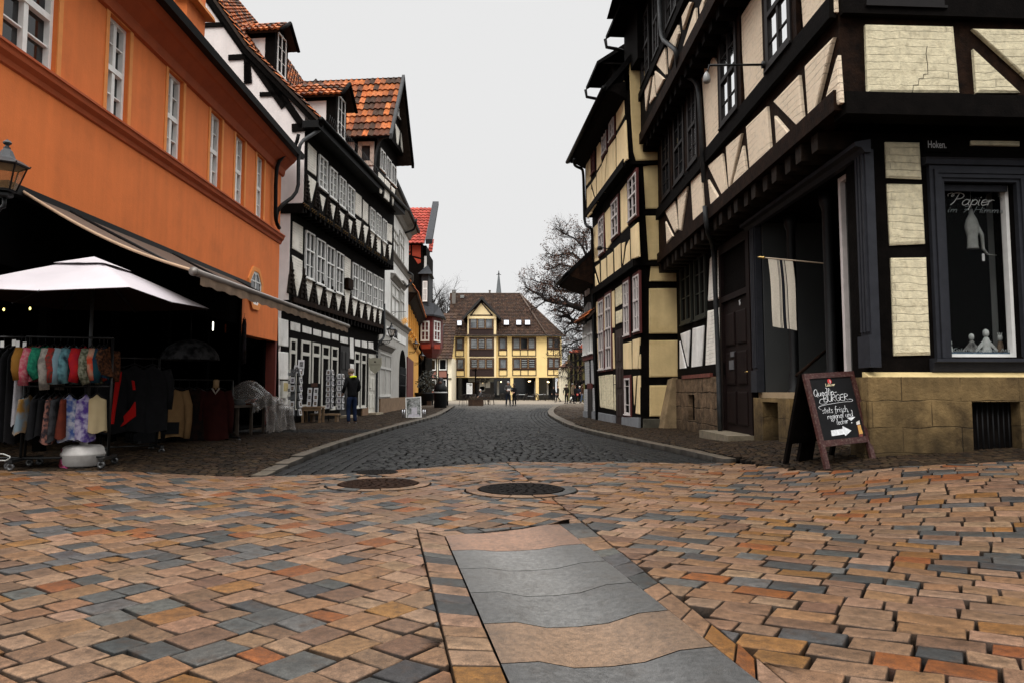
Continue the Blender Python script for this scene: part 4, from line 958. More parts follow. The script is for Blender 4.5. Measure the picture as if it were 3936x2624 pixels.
tileroof([q(-.1,.55),q(OC.L,.55),q(OC.L,-2.6),q(-.1,-2.6)],.3,.42,[(.40,.13,.03),(.34,.10,.025),(.28,.08,.025)],oc,amp=.05)
tube_px(OC,Cf,[(262,500),(292,520),(290,570),(250,605)],[.6,.6,.5,.1],.06,'drainpipe',ZINC,oc)
mb=MB();mb.tube([q(OC.L,.6)+Vector((0,0,.1)),q(OC.L,-2.6)+Vector((0,0,.1))],.16,6);mb.build('verge_board',TIMBER,oc)
YR=oc1[1]+1.0
FR_=Face((-20,YR),(20,YR));fx=lambda conv,x,y,d=0:FR_.uv(*conv(x,y),d)
rh=thing('red_timbered_house','red panelled timbered house with bright red tiled roof, slate turret and red oriel','building',(FR_.P(fx(Cf,330,800)[0],0,0)))
REDP=mat('red_panel',(.30,.035,.012),.8,.12,3,.003,20)
DKRED=mat('dark_red_timber',(.10,.010,.009),.7,.2,5)
xl_,z0_=fx(Cf,200,480);xr_,z1_=fx(Cf,362,290)
mb=MB();mb.fbox(FR_,xl_-1.2,0,xr_,z1_,-8,0);mb.build('wall',TIMBER,rh)
panels('infill',FR_,Cf,[[(243,303),(278,303),(278,350),(243,350)],[(288,303),(350,303),(350,395),(288,380)],[(248,360),(278,362),(276,375),(250,370)],[(300,395),(350,408),(350,430),(330,440)]],0,REDP,rh,.03,.02)
e0=FR_.P(fx(Cf,190,288,.5)[0],fx(Cf,250,288,.5)[1],.5);e1=FR_.P(fx(Cf,376,288,.5)[0],fx(Cf,250,288,.5)[1],.5)
hgt_=6.2;bk=5.0
zr_=FR_.uv(*Cf(330,45),-bk)[1]
tileroof([e0,e1,Vector((e1.x-.05,e1.y+bk,zr_)),Vector((e0.x,e0.y+bk,zr_))],.36,.5,RDT,rh,amp=.06)
mb=MB();a_=e1+Vector((.1,0,-.1));b_=Vector((e1.x+.1,e1.y+bk,zr_+.25));mb.hexa([a_,a_+Vector((.55,.0,0)),b_+Vector((.55,0,0)),b_,a_+Vector((0,-.1,.4)),a_+Vector((.55,-.1,.4)),b_+Vector((.55,-.1,.3)),b_+Vector((0,-.1,.3))]);mb.build('slate_verge',SLATE,rh)
YD=YR+6;FD=Face((-20,YD),(20,YD));dx0,dz0=FD.uv(*Cf(402,350));dx1,dz1=FD.uv(*Cf(434,212))
tileroof([(dx0-20,YD,dz0),(dx1-20,YD,dz0),(dx1-20.3,YD+2,dz1+.4),(dx0-20,YD+2,dz1+.4)],.34,.5,RDT,rh,'dormer_roof',amp=.06)
mb=MB();mb.fbox(FD,dx0-.1,dz0-2.2,dx1-.5,dz0,-2,.0);mb.build('dormer',TIMBER,rh)
mb=MB();xa,za=fx(Cf,352,480);xb,zb2=fx(Cf,402,300);mb.fbox(FR_,xa,0,fx(Cf,385,400)[0],zb2,-3,-.4);mb.build('wall',TIMBER,rh)
u0,zt=fx(Cf,374,382,-.3);u1,zb=fx(Cf,390,465,-.3);window(FR_,rh,u0,zb,u1,zt,-.38,2,(.5,),None,fw=.08,bar=.04,gm=GLASS_GREY)
u0,zt=fx(Cf,356,505,.6);u1,zb=fx(Cf,404,712,.6)
mb=MB();mb.fbox(FR_,u0,zb-.3,u1,zt,-2,.6);mb.build('slate_turret',SLATE,rh)
a0,at_=fx(Cf,364,562,.62);a1,ab_=fx(Cf,396,706,.62);window(FR_,rh,a0,ab_,a1,at_,.62,2,(.37,),[(.1,.45,.68),(.55,.9,.68)],fw=.09,bar=.05,gm=GLASS_GREY)
mb=MB();c0=FR_.P((u0+u1)/2,zt,-.7);mb._add([FR_.P(u0-.3,zt-.1,.9),FR_.P(u1+.35,zt-.1,.9),FR_.P(u1+.2,zt-.1,-2),FR_.P(u0-.3,zt-.1,-2),FR_.P(u0+.4,zt+.9,-.4),FR_.P(u1-.2,zt+.9,-.4)],[(0,1,5,4),(1,2,5),(2,3,4,5),(3,0,4),(3,2,1,0)]);mb.build('turret_roof',SLATE,rh)
oa=fx(Cf,345,950,1.0);obx=fx(Cf,432,950,1.0);FRR=Face((-20,YR+.6),(20,YR+.6));ocx=FRR.uv(*Cf(492,950),0)
zt=fx(Cf,400,800,1.0)[1];zb=fx(Cf,400,1030,1.0)[1]
pa,pb,pc=Vector((oa[0]-20,YR-1.0,0)),Vector((obx[0]-20,YR-1.0,0)),Vector((ocx[0]-20,YR+.6,0));pd=Vector((pa.x,YR+2.5,0));pe=Vector((pc.x,YR+2.5,0))
plan=[pa,pb,pc,pe,pd]
def prism(mb,plan,z0,z1):
 n=len(plan);mb._add([p+Vector((0,0,z0))for p in plan]+[p+Vector((0,0,z1))for p in plan],[tuple(range(n))[::-1],tuple(range(n,2*n))]+[(i,(i+1)%n,n+(i+1)%n,n+i)for i in range(n)])
mb=MB();prism(mb,plan,zb+.0,zt);ori=mb.build('oriel',DKRED,rh);WL[ori.name]=WL[rh.name]
zz=zb-.9;mb=MB();cpl=sum((p for p in plan),Vector())/5
mb._add([p+Vector((0,0,zb-.001))for p in plan]+[cpl+(p-cpl)*.75+Vector((0,0,zb-.5))for p in plan]+[cpl+(p-cpl)*.4+Vector((0,0,zb-.85))for p in plan],[(i,(i+1)%5,5+(i+1)%5,5+i)for i in range(5)]+[(5+i,5+(i+1)%5,10+(i+1)%5,10+i)for i in range(5)]+[tuple(range(10,15))[::-1]]);mb.build('oriel_corbel',DKRED,ori)
F1=Face((pa.x,pa.y),(pb.x,pb.y));F2=Face((pb.x,pb.y),(pc.x,pc.y))
for(Fc,x0,y0,x1,y1)in((F1,350,848,412,990),(F2,443,843,486,995)):
 a0,at_=Fc.uv(*Cf(x0,y0));a1,ab_=Fc.uv(*Cf(x1,y1));window(Fc,ori,a0,ab_,a1,at_,.03,2,(.5,),[(.05,.95,.27),(.05,.95,.76)],fw=.12,bar=.06,gm=GLASS_GREY)
for(Fc,pp)in((F1,[(355,1015),(420,1013),(420,1045),(355,1048)]),(F2,[(445,1015),(488,1015),(488,1048),(445,1045)])):
 panels('red_panel',Fc,Cf,[pp],0,REDP,ori,.03,.02)
mb=MB()
top=[FR_.P(fx(Cf,358,720,.6)[0],fx(Cf,358,712,.6)[1],.5),FR_.P(fx(Cf,440,720,.6)[0],fx(Cf,440,715,.6)[1],.2),FR_.P(fx(Cf,470,745,0)[0],fx(Cf,470,735,0)[1],-1.2)]
zt2=zt-.05;lo_=[pa+Vector((-.2,-.35,zt2)),pb+Vector((.15,-.35,zt2)),pc+Vector((.35,-.1,zt2)),pe+Vector((.3,0,zt2))]
mb._add(lo_+top,[(0,1,5,4),(1,2,6,5),(2,3,6),(0,4,5,6,3)]);mb._add([p-Vector((0,0,.12))for p in lo_]+lo_,[(0,1,5,4),(1,2,6,5),(2,3,7,6),(3,2,1,0)]);mb.build('oriel_roof',SLATE,ori)
YP=84.0;FP=Face((-40,YP),(40,YP));fp=lambda x,y,d=0:FP.uv(*Cf(x,y),d)
wp=thing('cream_timbered_house','small cream house with pink panels under its windows and a dark roof','building',FP.P(fp(460,1300)[0],0,0))
CREAM=mat('cream_plaster',(.85,.78,.60),.9,.06,2,.004,20,streak=.08);PINKP=mat('pink_panel',(.26,.115,.085),.85,.12,5)
x0,zt=fp(330,1108);x1,_=fp(572,1108)
mb=MB();mb.fbox(FP,x0-1,0,x1,zt,-7,0);mb.build('wall',CREAM,wp)
mb=MB();z_=fp(400,1255)[1];mb.fbox(FP,x0-1,z_-.12,x1,z_,0,.12);mb.build('jetty_beam',TIMBER,wp)
for(xa,ya,xb,yb)in((404,1120,458,1198),(482,1118,535,1196),(408,1266,458,1340),(485,1264,535,1338)):
 u0,zt_1=fp(xa,ya);u1,zb_1=fp(xb,yb)
 mb=MB();mb.fbox(FP,u0-.12,zb_1-1.0,u0-.01,zt_1+.3,0,.05);mb.fbox(FP,u1+.01,zb_1-1.0,u1+.12,zt_1+.3,0,.05);mb.fbox(FP,u0-.01,zb_1-.14,u1+.01,zb_1-.04,0,.05);mb.fbox(FP,u0-.01,zb_1-1.0,u1+.01,zb_1-.88,0,.05);mb.build('timber_surround',TIMBER_BR,wp)
 window(FP,wp,u0,zb_1,u1,zt_1,.05,1,(),None,fw=.09,gm=GLASS)
 mb=MB();mb.fbox(FP,u0-.01,zb_1-.88,u1+.01,zb_1-.14,0,.03);mb.build('pink_panel',PINKP,wp)
e0=FP.P(x0-1.2,zt-.1,.5);e1=FP.P(x1+.1,zt-.1,.5);rz=FP.uv(*Cf(530,792),-6)[1]
tileroof([e0,e1,FP.P(x1+.1,rz,-6),FP.P(x0-1.2,rz,-6)],.4,.55,BRT,wp,amp=.06)
mb=MB();u_,z_=fp(508,1060,-1);mb.tube([FP.P(u_,z_,-.8),FP.P(u_,z_+3.0,-1.2),FP.P(u_+.15,z_+3.3,-2)],.06,6);mb.build('roof_pipe',ZINC,wp)
YC=91.0;FC=Face((-50,YC),(50,YC));fc=lambda x,y,d=0:FC.uv(*C6(x,y),d)
yb_=thing('yellow_building','wide yellow building with brown windows, central gable and dark tiled roof across the square','building',FC.P(fc(800,1300)[0],0,0))
YEL=mat('bright_yellow_render',(.88,.66,.30),.9,.05,1,.003,20,streak=.06);YEL2=mat('pale_yellow_trim',(.90,.72,.42),.9,.05,1)
BRW=mat('brown_window_frame',(.075,.032,.012),.6,.2,4);DKB=mat('dark_brown_band',(.022,.008,.006),.7,.3,4)
SLAT=mat('window_blind',(.20,.21,.215),.5,.25,3)
zEv=fc(800,757)[1];zJ=fc(800,1118)[1]
X0,X1,X2=fc(415,900)[0],fc(1238,900)[0],None
CH=Face(tuple(FC.P(X1,0,0)[:2]),tuple(FC.P(X1+4,0,-1.6)[:2]));X2=CH.uv(*C6(1365,900))[0];chx=lambda x,y,d=0:CH.uv(*C6(x,y),d)
mb=MB();mb.fbox(FC,X0,zJ,X1,zEv,-9,0);mb.fbox(CH,0,zJ,X2,zEv,-6,0.0);mb.build('wall',YEL,yb_)
mb=MB();mb.fbox(FC,X0,0,X1+1,zJ,-9,-1.6);mb.fbox(CH,-.5,0,X2-.3,zJ,-6,-1.4);mb.build('shop_glazing',GLASS,yb_)
for x in(422,935,1154,1358):
 Fx=FC if x<1240 else CH;u,_=Fx.uv(*C6(x,1200));mb=MB();mb.fbox(Fx,u-.2,0,u+.2,zJ-.001,-.5,-.06);mb.build('column',YEL,yb_)
u,_=fc(405,1000);mb=MB();mb.fbox(FC,u-.6,0,u,zEv,-3,-.3);mb.build('wall',CREAM,yb_)
def cwin(Fx,d,x0,y0,x1,y1,n,py0,py1,kind=0):
 u0,zt=Fx.uv(*C6(x0,y0),d);u1,zb=Fx.uv(*C6(x1,y1),d);pt=Fx.uv(*C6(x0,py0),d)[1];pb_=Fx.uv(*C6(x0,py1),d)[1]
 mb=MB();b_=.10
 mb.fbox(Fx,u0-b_,pb_-b_,u0,zt+b_,d-.02,d+.05);mb.fbox(Fx,u1,pb_-b_,u1+b_,zt+b_,d-.02,d+.05);mb.fbox(Fx,u0,zt,u1,zt+b_,d-.02,d+.05);mb.fbox(Fx,u0,pt,u1,zb,d-.02,d+.05);mb.fbox(Fx,u0,pb_-b_,u1,pb_,d-.02,d+.05)
 for k in range(1,n):uc_=u0+(u1-u0)*k/n;mb.fbox(Fx,uc_-.05,pb_,uc_+.05,pt,d-.02,d+.05)
 mb.build('timber_surround',DKB,yb_)
 if kind:mb=MB();mb.fbox(Fx,u0,pb_,u1,pt,d-.02,d+.03);mb.build('balcony_panel',DKB,yb_)
 W_=(u1-u0)/n
 for k in range(n):
  g=[GLASS_GREY,GLASS_GREY,GLASS_GREY,GLASS][R.randrange(4)]
  f=window(Fx,yb_,u0+W_*k+.02,zb+.03,u0+W_*(k+1)-.02,zt-.03,d+.04,1,(),None,fw=.10,fm=BRW,gm=g)
  if R.random()<.75:
   mb=MB();bl=R.choice((.4,.95,.95,.95));H_=(zt-zb-.26)*bl;ns=max(3,int(H_/.22))
   for q_ in range(ns):z_=zt-.13-H_*(q_+.5)/ns;mb.fbox(Fx,u0+W_*k+.16,z_-.07,u0+W_*(k+1)-.16,z_+.07,d+.012,d+.03+.012)
   mb.build('blind',SLAT,f)
for a in((455,783,518,885,1,890,935),(460,957,523,1050,1,1062,1105),(825,780,888,880,1,888,928),(828,953,890,1046,1,1056,1100),(942,780,1138,880,3,885,930),(945,953,1140,1046,3,1056,1098)):cwin(FC,0,*a)
for a in((1242,780,1342,874,2,882,925),(1245,950,1345,1042,2,1052,1095)):cwin(CH,0,*a)
BD=.45;b0,b1=fc(552,900,BD)[0],fc(800,900,BD)[0];zbe=fc(552,590,BD)[1];zba=fc(670,452,BD)[1];um=(b0+b1)/2
mb=MB();mb.fprism(FC,[(b0,zJ-.02),(b1,zJ-.02),(b1,zbe),(um,zba-.4),(b0,zbe)],-4,BD);mb.build('gabled_bay',YEL2,yb_)
for a in((572,610,772,706,3,712,758,1),(575,782,775,880,3,886,933,1),(578,957,776,1045,3,1052,1103,1)):cwin(FC,BD,*a)
mb=MB();t_=[(fc(582,588,BD)),(fc(765,588,BD)),(fc(669,475,BD))]
for a,b in zip(t_,t_[1:]+t_[:1]):mb.fbar(FC,a,b,.16,BD,BD+.06,.1)
mb.build('gable_frame',DKB,yb_)
mb=MB();z_=fc(600,598,BD)[1];mb.fbox(FC,b0,z_-.3,b1,z_,BD,BD+.12);mb.build('cornice',YEL2,yb_)
ROOFC=mat('dark_verge',(.02,.018,.017),.7,.2,4)
sl_=(zba-zbe)/(um-b0)
for sg in(-1,1):
 e=um+sg*(um-b0+.55);ze_=zba-sl_*(um-b0+.55)+.25
 E0,E1,R0,R1=FC.P(e,ze_,BD+.5),FC.P(e,ze_,-4),FC.P(um,zba+.25,BD+.5),FC.P(um,zba+.25,-4)
 tileroof([E1,E0,R0,R1]if sg<0 else[E0,E1,R1,R0],.4,.5,BRT,yb_,'bay_roof',amp=.05)
 mb=MB();mb.fprism(FC,[(e,ze_-.25),(e,ze_+.1),(um,zba+.35),(um,zba-.05)],BD+.42,BD+.55);mb.build('bargeboard',ROOFC,yb_)
rd=-7.0;zR=FC.uv(*C6(700,404),rd)[1];uR=FC.uv(*C6(1003,404),rd)[0];uLr=FC.uv(*C6(402,404),rd)[0];uLe=fc(402,757,.6)[0]
h1=FC.P(fc(1230,748,.6)[0],zEv-.1,.6)
tileroof([FC.P(uLe,zEv-.1,.6),h1,FC.P(uR,zR,rd),FC.P(uLr,zR,rd)],.25,.35,BRT,yb_,amp=.06,var=.3)
h2u=CH.uv(*C6(1388,755),.4)[0];h2=CH.P(h2u,zEv-.1,.4)
tileroof([h1,h2,FC.P(uR,zR,rd)],.25,.35,BRT,yb_,'roof',amp=.06,var=.3)
mb=MB();mb.tube([h1+Vector((0,-.1,.1)),FC.P(uR,zR,rd)+Vector((0,-.1,.1))],.1,6);mb.tube([FC.P(uR,zR+.05,rd),FC.P(uLr,zR+.05,rd)],.11,6);mb.tube([h2+Vector((0,0,.05)),FC.P(uR,zR+.05,rd)],.1,6);mb.build('ridge_tiles',mat('ridge_tile',(.07,.045,.03),.8,.4,3),yb_)
mb=MB();mb.tube([FC.P(uLe,zEv-.12,.68),h1+Vector((0,-.1,-.02)),h2+Vector((.1,-.05,-.02))],.08,6);mb.build('gutter',ZINC,yb_)
rn=(zR-zEv+.1)/(.6-rd)
def onroof(x,y):
 n_=Vector((0,-rn,1));p0=FC.P(0,zEv-.1,.6);r=ray(*C6(x,y));t=(p0-CAM).dot(n_)/r.dot(n_);return CAM+r*t
for(xa,ya,xb,yb2)in((465,643,505,686),(866,638,910,682),(972,638,1016,682),(1048,638,1092,681)):
 q4=[onroof(xa,yb2),onroof(xb,yb2),onroof(xb,ya),onroof(xa,ya)];off=Vector((0,-.25,.18))
 def ring(k):c_=sum(q4,Vector())/4;return[c_+(p-c_)*k+off for p in q4]
 a_,b_=ring(1.12),ring(.9);mb=MB()
 mb._add(a_+b_+[p-off*1.6 for p in a_],[(0,1,5,4),(1,2,6,5),(2,3,7,6),(3,0,4,7),(0,1,9,8),(1,2,10,9),(2,3,11,10),(3,0,8,11)]);f=mb.build('skylight',DKB,yb_);WL[f.name]=WL[yb_.name]
 mb=MB();mb._add([p-off*.1 for p in b_],[(0,1,2,3)]);mb.build('glass',mat('skylight_glass',(.48,.51,.56),.15,.05,2,spec=.6),f)
mb=MB();c_=onroof(434,495);mb.box(c_+Vector((0,.3,.6)),(.46,.5,2.4));mb.box(c_+Vector((0,.3,1.8)),(.54,.58,.12))
for sx in(-.17,.17):mb.box(c_+Vector((sx,.3,1.93)),(.06,.3,.16))
mb.box(c_+Vector((0,.3,2.03)),(.60,.6,.05));mb.build('chimney',mat('cement_chimney',(.16,.145,.13),.9,.2,3,.01,8),yb_)
c_=FC.P(FC.uv(*C6(744,402),rd)[0],zR,rd);mb=MB();mb.box(c_+Vector((0,.3,.1)),(.26,.3,.7));mb.box(c_+Vector((0,.3,.47)),(.18,.2,.08));mb.box(c_+Vector((0,.3,.53)),(.34,.34,.05));mb.build('chimney',mat('cement_chimney'),yb_)
c_=onroof(508,440);mb=MB();mb.box(c_+Vector((0,0,.2)),(.5,.45,.42));mb.build('roof_vent',mat('roof_vent_metal',(.22,.22,.21),.6,.2,4),yb_)
u0,zt=fc(560,1130,-.6);u1,zb=fc(780,1156,-.6)
mb=MB();mb.fbox(FC,u0,zb,u1,zt,-1.2,-.6);fs=mb.build('shop_sign',mat('grey_sign_board',(.16,.17,.16),.7,.2,3),yb_);WL[fs.name]=WL[yb_.name]
mb=MB()
for(z_,a,b)in((zt-.38,.3,.75),(zb+.32,.28,.82)):
 n_=13
 for k in range(n_):
  if k in(4,9):continue
  uu=u0+(u1-u0)*(a+(b-a)*k/n_);mb.fbox(FC,uu,z_-.13,uu+.14,z_+.13,-.6,-.57);
mb.build('lettering',INK,fs)
WARM=mat('lamp_glow',(.8,.6,.3),.5,0,1,emit=((1,.75,.4),6.0))
mb=MB()
for(x,y)in((842,1155),(898,1160),(1080,1152),(1092,1150),(1243,1155),(1252,1158),(685,1165)):
 u,z=fc(x,y,-1.55);mb.lathe(FC.P(u,z,-1.5),[(.001,-.1),(.1,0),(.001,.1)],8)
mb.build('shop_lamps',WARM,yb_)
CURT=mat('net_curtain',(.32,.32,.30),.9,.3,6)
for(x0,x1)in((808,825),(1128,1140),(1236,1250),(1322,1345)):
 u0,zt=fc(x0,1150,-1.5);u1,zb=fc(x1,1268,-1.5);mb=MB();mb.fbox(FC,u0,zb,u1,zt,-1.58,-1.5);mb.build('curtain',CURT,yb_)
mb=MB();u0,zt=fc(812,1245,-1.4);u1,zb=fc(1345,1300,-1.4);mb.fbox(FC,u0,0,u1,zt-1.0,-1.6,-1.35);mb.build('stall_riser',mat('stone_riser',(.30,.23,.13),.9,.3,2,.02,5),yb_)
mb=MB();u0,zt=fc(640,1165,-1.5);u1,_=fc(780,1165,-1.5);mb.fbox(FC,u0,0,u1,zt,-1.6,-1.45);pd_=mb.build('shop_door',mat('shop_door_dark',(.02,.016,.014),.4,.2,3),yb_);
mb=MB()
for(x,y,w_,h_)in((680,1195,.35,.55),(728,1180,.3,.4),(680,1215,.3,.3)):u,z=fc(x,y,-1.4);mb=MB();mb.fbox(FC,u-w_,z-h_,u+w_,z+h_,-1.45,-1.42);mb.build('notice',mat('white_paper',(.62,.62,.6),.8,.05,5),yb_)
YS=210.0;FS=Face((-60,YS),(60,YS));u,z0=FS.uv(*C6(822,405));_,z1=FS.uv(*C6(818,245));_,z2=FS.uv(*C6(817,205));w_=FS.uv(*C6(848,405))[0]-u
sp_=thing('church_spire','slender grey church spire with a cross rising behind the yellow building','spire',FS.P(u,0,0))
mb=MB();mb.box(FS.P(u,12,0),(w_*2.0,w_*2.0,24));mb.build('tower',mat('cement_chimney'),sp_)
mb=MB();c_=FS.P(u,0,0);mb.lathe(c_,[(w_*1.25,24),(w_*1.12,z0-3),(w_*.98,z0),(.25,z1)],8,smooth=False);mb.build('roof',mat('grey_lead',(.11,.12,.125),.6,.12,.5),sp_)
mb=MB();mb.tube([c_+Vector((0,0,z1-.5)),c_+Vector((0,0,z2))],.13,5);mb.tube([c_+Vector((-.7,0,z2-1.2)),c_+Vector((.7,0,z2-1.2))],.1,5);mb.lathe(c_+Vector((0,0,z1+.6)),[(.01,-.35),(.35,0),(.01,.35)],8);mb.build('cross',BLACKMETAL,sp_)
YO=76.0;FO=Face((-50,YO),(50,YO));fo=lambda x,y,d=0:FO.uv(*Ct(x,y),d)
ol=thing('olive_timbered_house','olive green timbered house with red tiled roof behind the bare branches','building',FO.P(fo(530,1300)[0],0,0))
u0,zt=fo(440,1110);u1,_=fo(640,1110)
mb=MB();mb.fbox(FO,u0+.6,0,u1+6,zt,-8,0);mb.build('wall',mat('olive_plaster',(.12,.105,.03),.9,.3,2),ol)
for x in(470,505,545):
 u,_=fo(x,1200);mb=MB();mb.fbox(FO,u-.15,0,u+.15,zt,0,.06);mb.build('post',TIMBER,ol)
for y in(1240,1360):
 _,z_=fo(500,y);mb=MB();mb.fbox(FO,u0+.6,z_-.15,u1+6,z_+.15,.001,.07);mb.build('beam',TIMBER,ol)
mb=MB();ua_,za_=fo(495,1365);ub_,zb_2=fo(570,1480);mb.fbox(FO,ua_,zb_2,ub_,za_,0,.09);mb.build('doorway',DARK,ol)
e0=FO.P(fo(452,1120,.6)[0],fo(452,1118,.6)[1],.6);e1=FO.P(u1+6,e0.z,.6);zr2=FO.uv(*Ct(540,1040),-2.6)[1];zr3=FO.uv(*Ct(540,985),-5)[1]
tileroof([e0,e1,Vector((e1.x,e1.y+3.2,zr2)),Vector((e0.x+2.0,e0.y+3.2,zr2))],.38,.5,[(.34,.07,.035),(.30,.06,.03)],ol,amp=.06)
tileroof([Vector((e0.x+1.8,e0.y+3.2,zr2)),Vector((e1.x,e1.y+3.2,zr2)),Vector((e1.x,e1.y+6,zr3)),Vector((e0.x+2.2,e0.y+6,zr3))],.38,.5,[(.16,.03,.02),(.12,.025,.016)],ol,'roof',amp=.06)
YF=84.0;FF=Face((-50,YF),(50,YF));ff=lambda x,y,d=0:FF.uv(*Ct(x,y),d)
fw_=thing('cream_wing','low cream wing with a small reddish roof beside the yellow building','building',FF.P(ff(420,1400)[0],0,0))
u0,zt=ff(385,1240);u1,_=ff(455,1240);mb=MB();mb.fbox(FF,u0,0,u1+3,zt,-5,0);mb.build('wall',CREAM,fw_)
e0=FF.P(u0-.2,zt,.3);e1=FF.P(u1+3,zt,.3);zr2=FF.uv(*Ct(440,1150),-3)[1]
tileroof([e0,e1,FF.P(u1+3,zr2,-3),FF.P(u0+1.5,zr2,-3)],.38,.5,[(.14,.07,.045),(.18,.09,.05)],fw_,amp=.06)
yc=gp(*Dd(1472,988));YCn=(yc.x,yc.y)
Y1=faceto(YCn,-.082,1371);YH=Face(YCn,Y1);print('YH',YCn,Y1)
yh=thing('yellow_timbered_house','tall narrow pale yellow house with black timbers and red framed windows','building',YH.P(YH.L/2,0,0))
DA,DB=.12,.37
zA=YH.uv(*Cy(440,1010),DA)[1];zB=None
zyj2=YH.uv(*Cy(350,950),DB)[1]
zyj1=YH.uv(*Cz(470,260),DA)[1]
zye=YH.uv(*Cy(40,690),.92)[1]
GB=Face(YCn,(YCn[0]+6,YCn[1]+.15))
print('YH z',zyj1,zyj2,zye)
mb=MB()
def storey(mb,d,z0,z1):
 pts=[YH.P(-.0,0,d),YH.P(YH.L,0,d),YH.P(YH.L,0,-7),YH.P(0,0,-7)]
 prism(mb,pts,z0,z1)
storey(mb,0,0,zyj1);storey(mb,DA,zyj1+.001,zyj2);storey(mb,DB,zyj2+.001,zye+.1)
mb.build('wall',TIMBER,yh)
YP_=lambda polys,conv,d:panels('infill',YH,conv,polys,d,YELLOWPL,yh,.02,.018)
YP_([[(425,150),(488,25),(500,320),(428,455)],[(428,495),(505,365),(522,700),(430,805)],[(358,602),(418,522),(421,815),(357,910)],[(303,740),(343,655),(322,990),(303,1000)],[(350,655),(354,640),(354,925),(328,970)],[(258,825),(298,755),(300,960),(262,1070)],[(214,908),(250,850),(255,1070)],[(212,960),(250,1090),(215,1150)],[(171,960),(207,915),(212,1165),(177,1205)],[(163,690),(200,650),(205,880),(168,930)],[(258,590),(280,540),(296,600),(297,735),(258,800)]],Cy,DB)
YP_([[(462,975),(512,905),(527,1280),(468,1340)],[(327,1165),(372,1110),(387,1420),(340,1490)],[(230,1290),(265,1255),(277,1545),(235,1568)],[(550,1300),(612,1245),(625,1540),(556,1565)]],Cy,DA)
YP_([[(290,10),(328,0),(330,110),(292,128)],[(299,165),(332,138),(337,295)],[(297,220),(328,330),(300,350)],[(347,115),(388,90),(392,300),(350,325)],[(399,75),(443,40),(447,250),(402,285)],[(456,15),(505,-30),(510,190),(462,233)],[(519,-30),(546,-40),(525,140)],[(557,-10),(582,-60),(586,130),(533,165)]],Cz,DA)
YP_([[(308,455),(320,450),(327,715),(315,715)],[(316,755),(328,750),(338,1015),(325,1015)],[(367,415),(378,412),(384,690),(375,695)],[(378,740),(388,737),(393,1010),(383,1012)],[(436,370),(457,360),(458,665),(440,668)],[(443,715),(452,712),(460,1000),(448,1003)],[(530,795),(596,780),(599,1005),(532,1005)],[(608,765),(667,748),(660,870),(650,1003),(608,1003)],[(664,900),(668,880),(668,1000),(657,1003)],[(613,1062),(640,1058),(622,1300)],[(652,1057),(668,1056),(668,1376),(634,1370)]],Cz,0)
panels('infill',YH,Cz,[[(466,345),(517,312),(520,470),(468,498)],[(469,535),(520,515),(520,620),(470,640)],[(330,1060),(340,1058),(352,1320),(341,1316)],[(345,1060),(370,1055),(383,1325),(358,1320)],[(376,1053),(410,1050),(420,1333),(386,1328)],[(415,1050),(442,1046),(449,1338),(424,1335)],[(453,1050),(463,1050),(467,1345),(458,1340)]],0,TANBRICK,yh)
panels('infill',GB,Cz,[[(735,0),(868,0),(880,108),(740,112)],[(755,160),(985,155),(985,283),(742,285)],[(740,343),(985,340),(980,713),(740,715)],[(742,770),(980,768),(978,1065),(743,1070)],[(745,1137),(935,1135),(935,1392),(745,1393)]],0,YELLOWDK,yh,.03,.03)
GA=Face((YCn[0],YCn[1]-.10),(YCn[0]+6,YCn[1]+.05));GT=Face((YCn[0],YCn[1]-.22),(YCn[0]+6,YCn[1]-.07))
mb=MB();mb.fbox(GA,-DA,zyj1+.001,4,zyj2,-.3,0);mb.fbox(GT,-DB,zyj2+.002,4,zye,-.4,0);mb.build('gable_wall',TIMBER,yh)
panels('infill',GT,Cy,[[(532,-160),(640,-160),(650,200),(670,400),(760,540),(797,708),(592,716),(570,640),(548,320)]],0,YELLOWDK,yh,.03,.03)
panels('infill',GA,Cy,[[(655,765),(805,745),(830,1040),(830,1125),(675,1130)],[(675,1190),(850,1188),(870,1567),(700,1567)]],0,YELLOWDK,yh,.03,.03)
panels('infill',GA,Cz,[[(728,-20),(900,-20),(900,105),(738,110)]],0,YELLOWDK,yh,.035,.03)
REDFR=mat('dark_red_window_casing',(.075,.010,.008),.7,.2,5)
PINKFR=mat('greyed_window_paint',(.52,.47,.45),.6,.12,6)
def redwin(conv,d,xl,yt,yb,xr,cols=2,rows=(.45,),gm=None):
 u0,zb,u1,zt=pxwin(YH,conv,xl,yt,yb,xr,d);a,b=min(u0,u1),max(u0,u1)
 mb=MB();t=.09
 mb.fbox(YH,a-t,zb-t,a,zt+t,d-.02,d+.035);mb.fbox(YH,b,zb-t,b+t,zt+t,d-.02,d+.035);mb.fbox(YH,a,zt,b,zt+t,d-.02,d+.035);mb.fbox(YH,a,zb-t,b,zb-.036,d-.02,d+.045);mb.build('window_casing',REDFR,yh)
 window(YH,yh,a,zb,b,zt,d+.02,cols,rows,[(.05,.45,.22),(.55,.95,.22),(.05,.45,.74),(.55,.95,.74)],fw=.05,bar=.028,gm=gm or GLASS,fm=PINKFR,dep=.05)
for a in((Cy,DB,367,292,556,410),(Cy,DB,305,430,680,343),(Cy,DA,533,890,1243,602),(Cy,DA,388,1090,1390,443),(Cy,DA,277,1235,1530,320),(Cz,0,536,300,735,580),(Cz,0,618,250,700,664)):redwin(*a)
for a in((Cz,0,328,458,1010,368),(Cz,0,385,408,1000,430)):redwin(*a,2,(.2,.46,.72))
u0,zb,u1,zt=pxwin(YH,Cy,212,610,845,240,DB);window(YH,yh,u0,zb,u1,zt,DB+.02,2,(.5,),None,fm=REDFR,gm=GLASS)
redwin(Cz,0,545,1080,1372,590,1,())
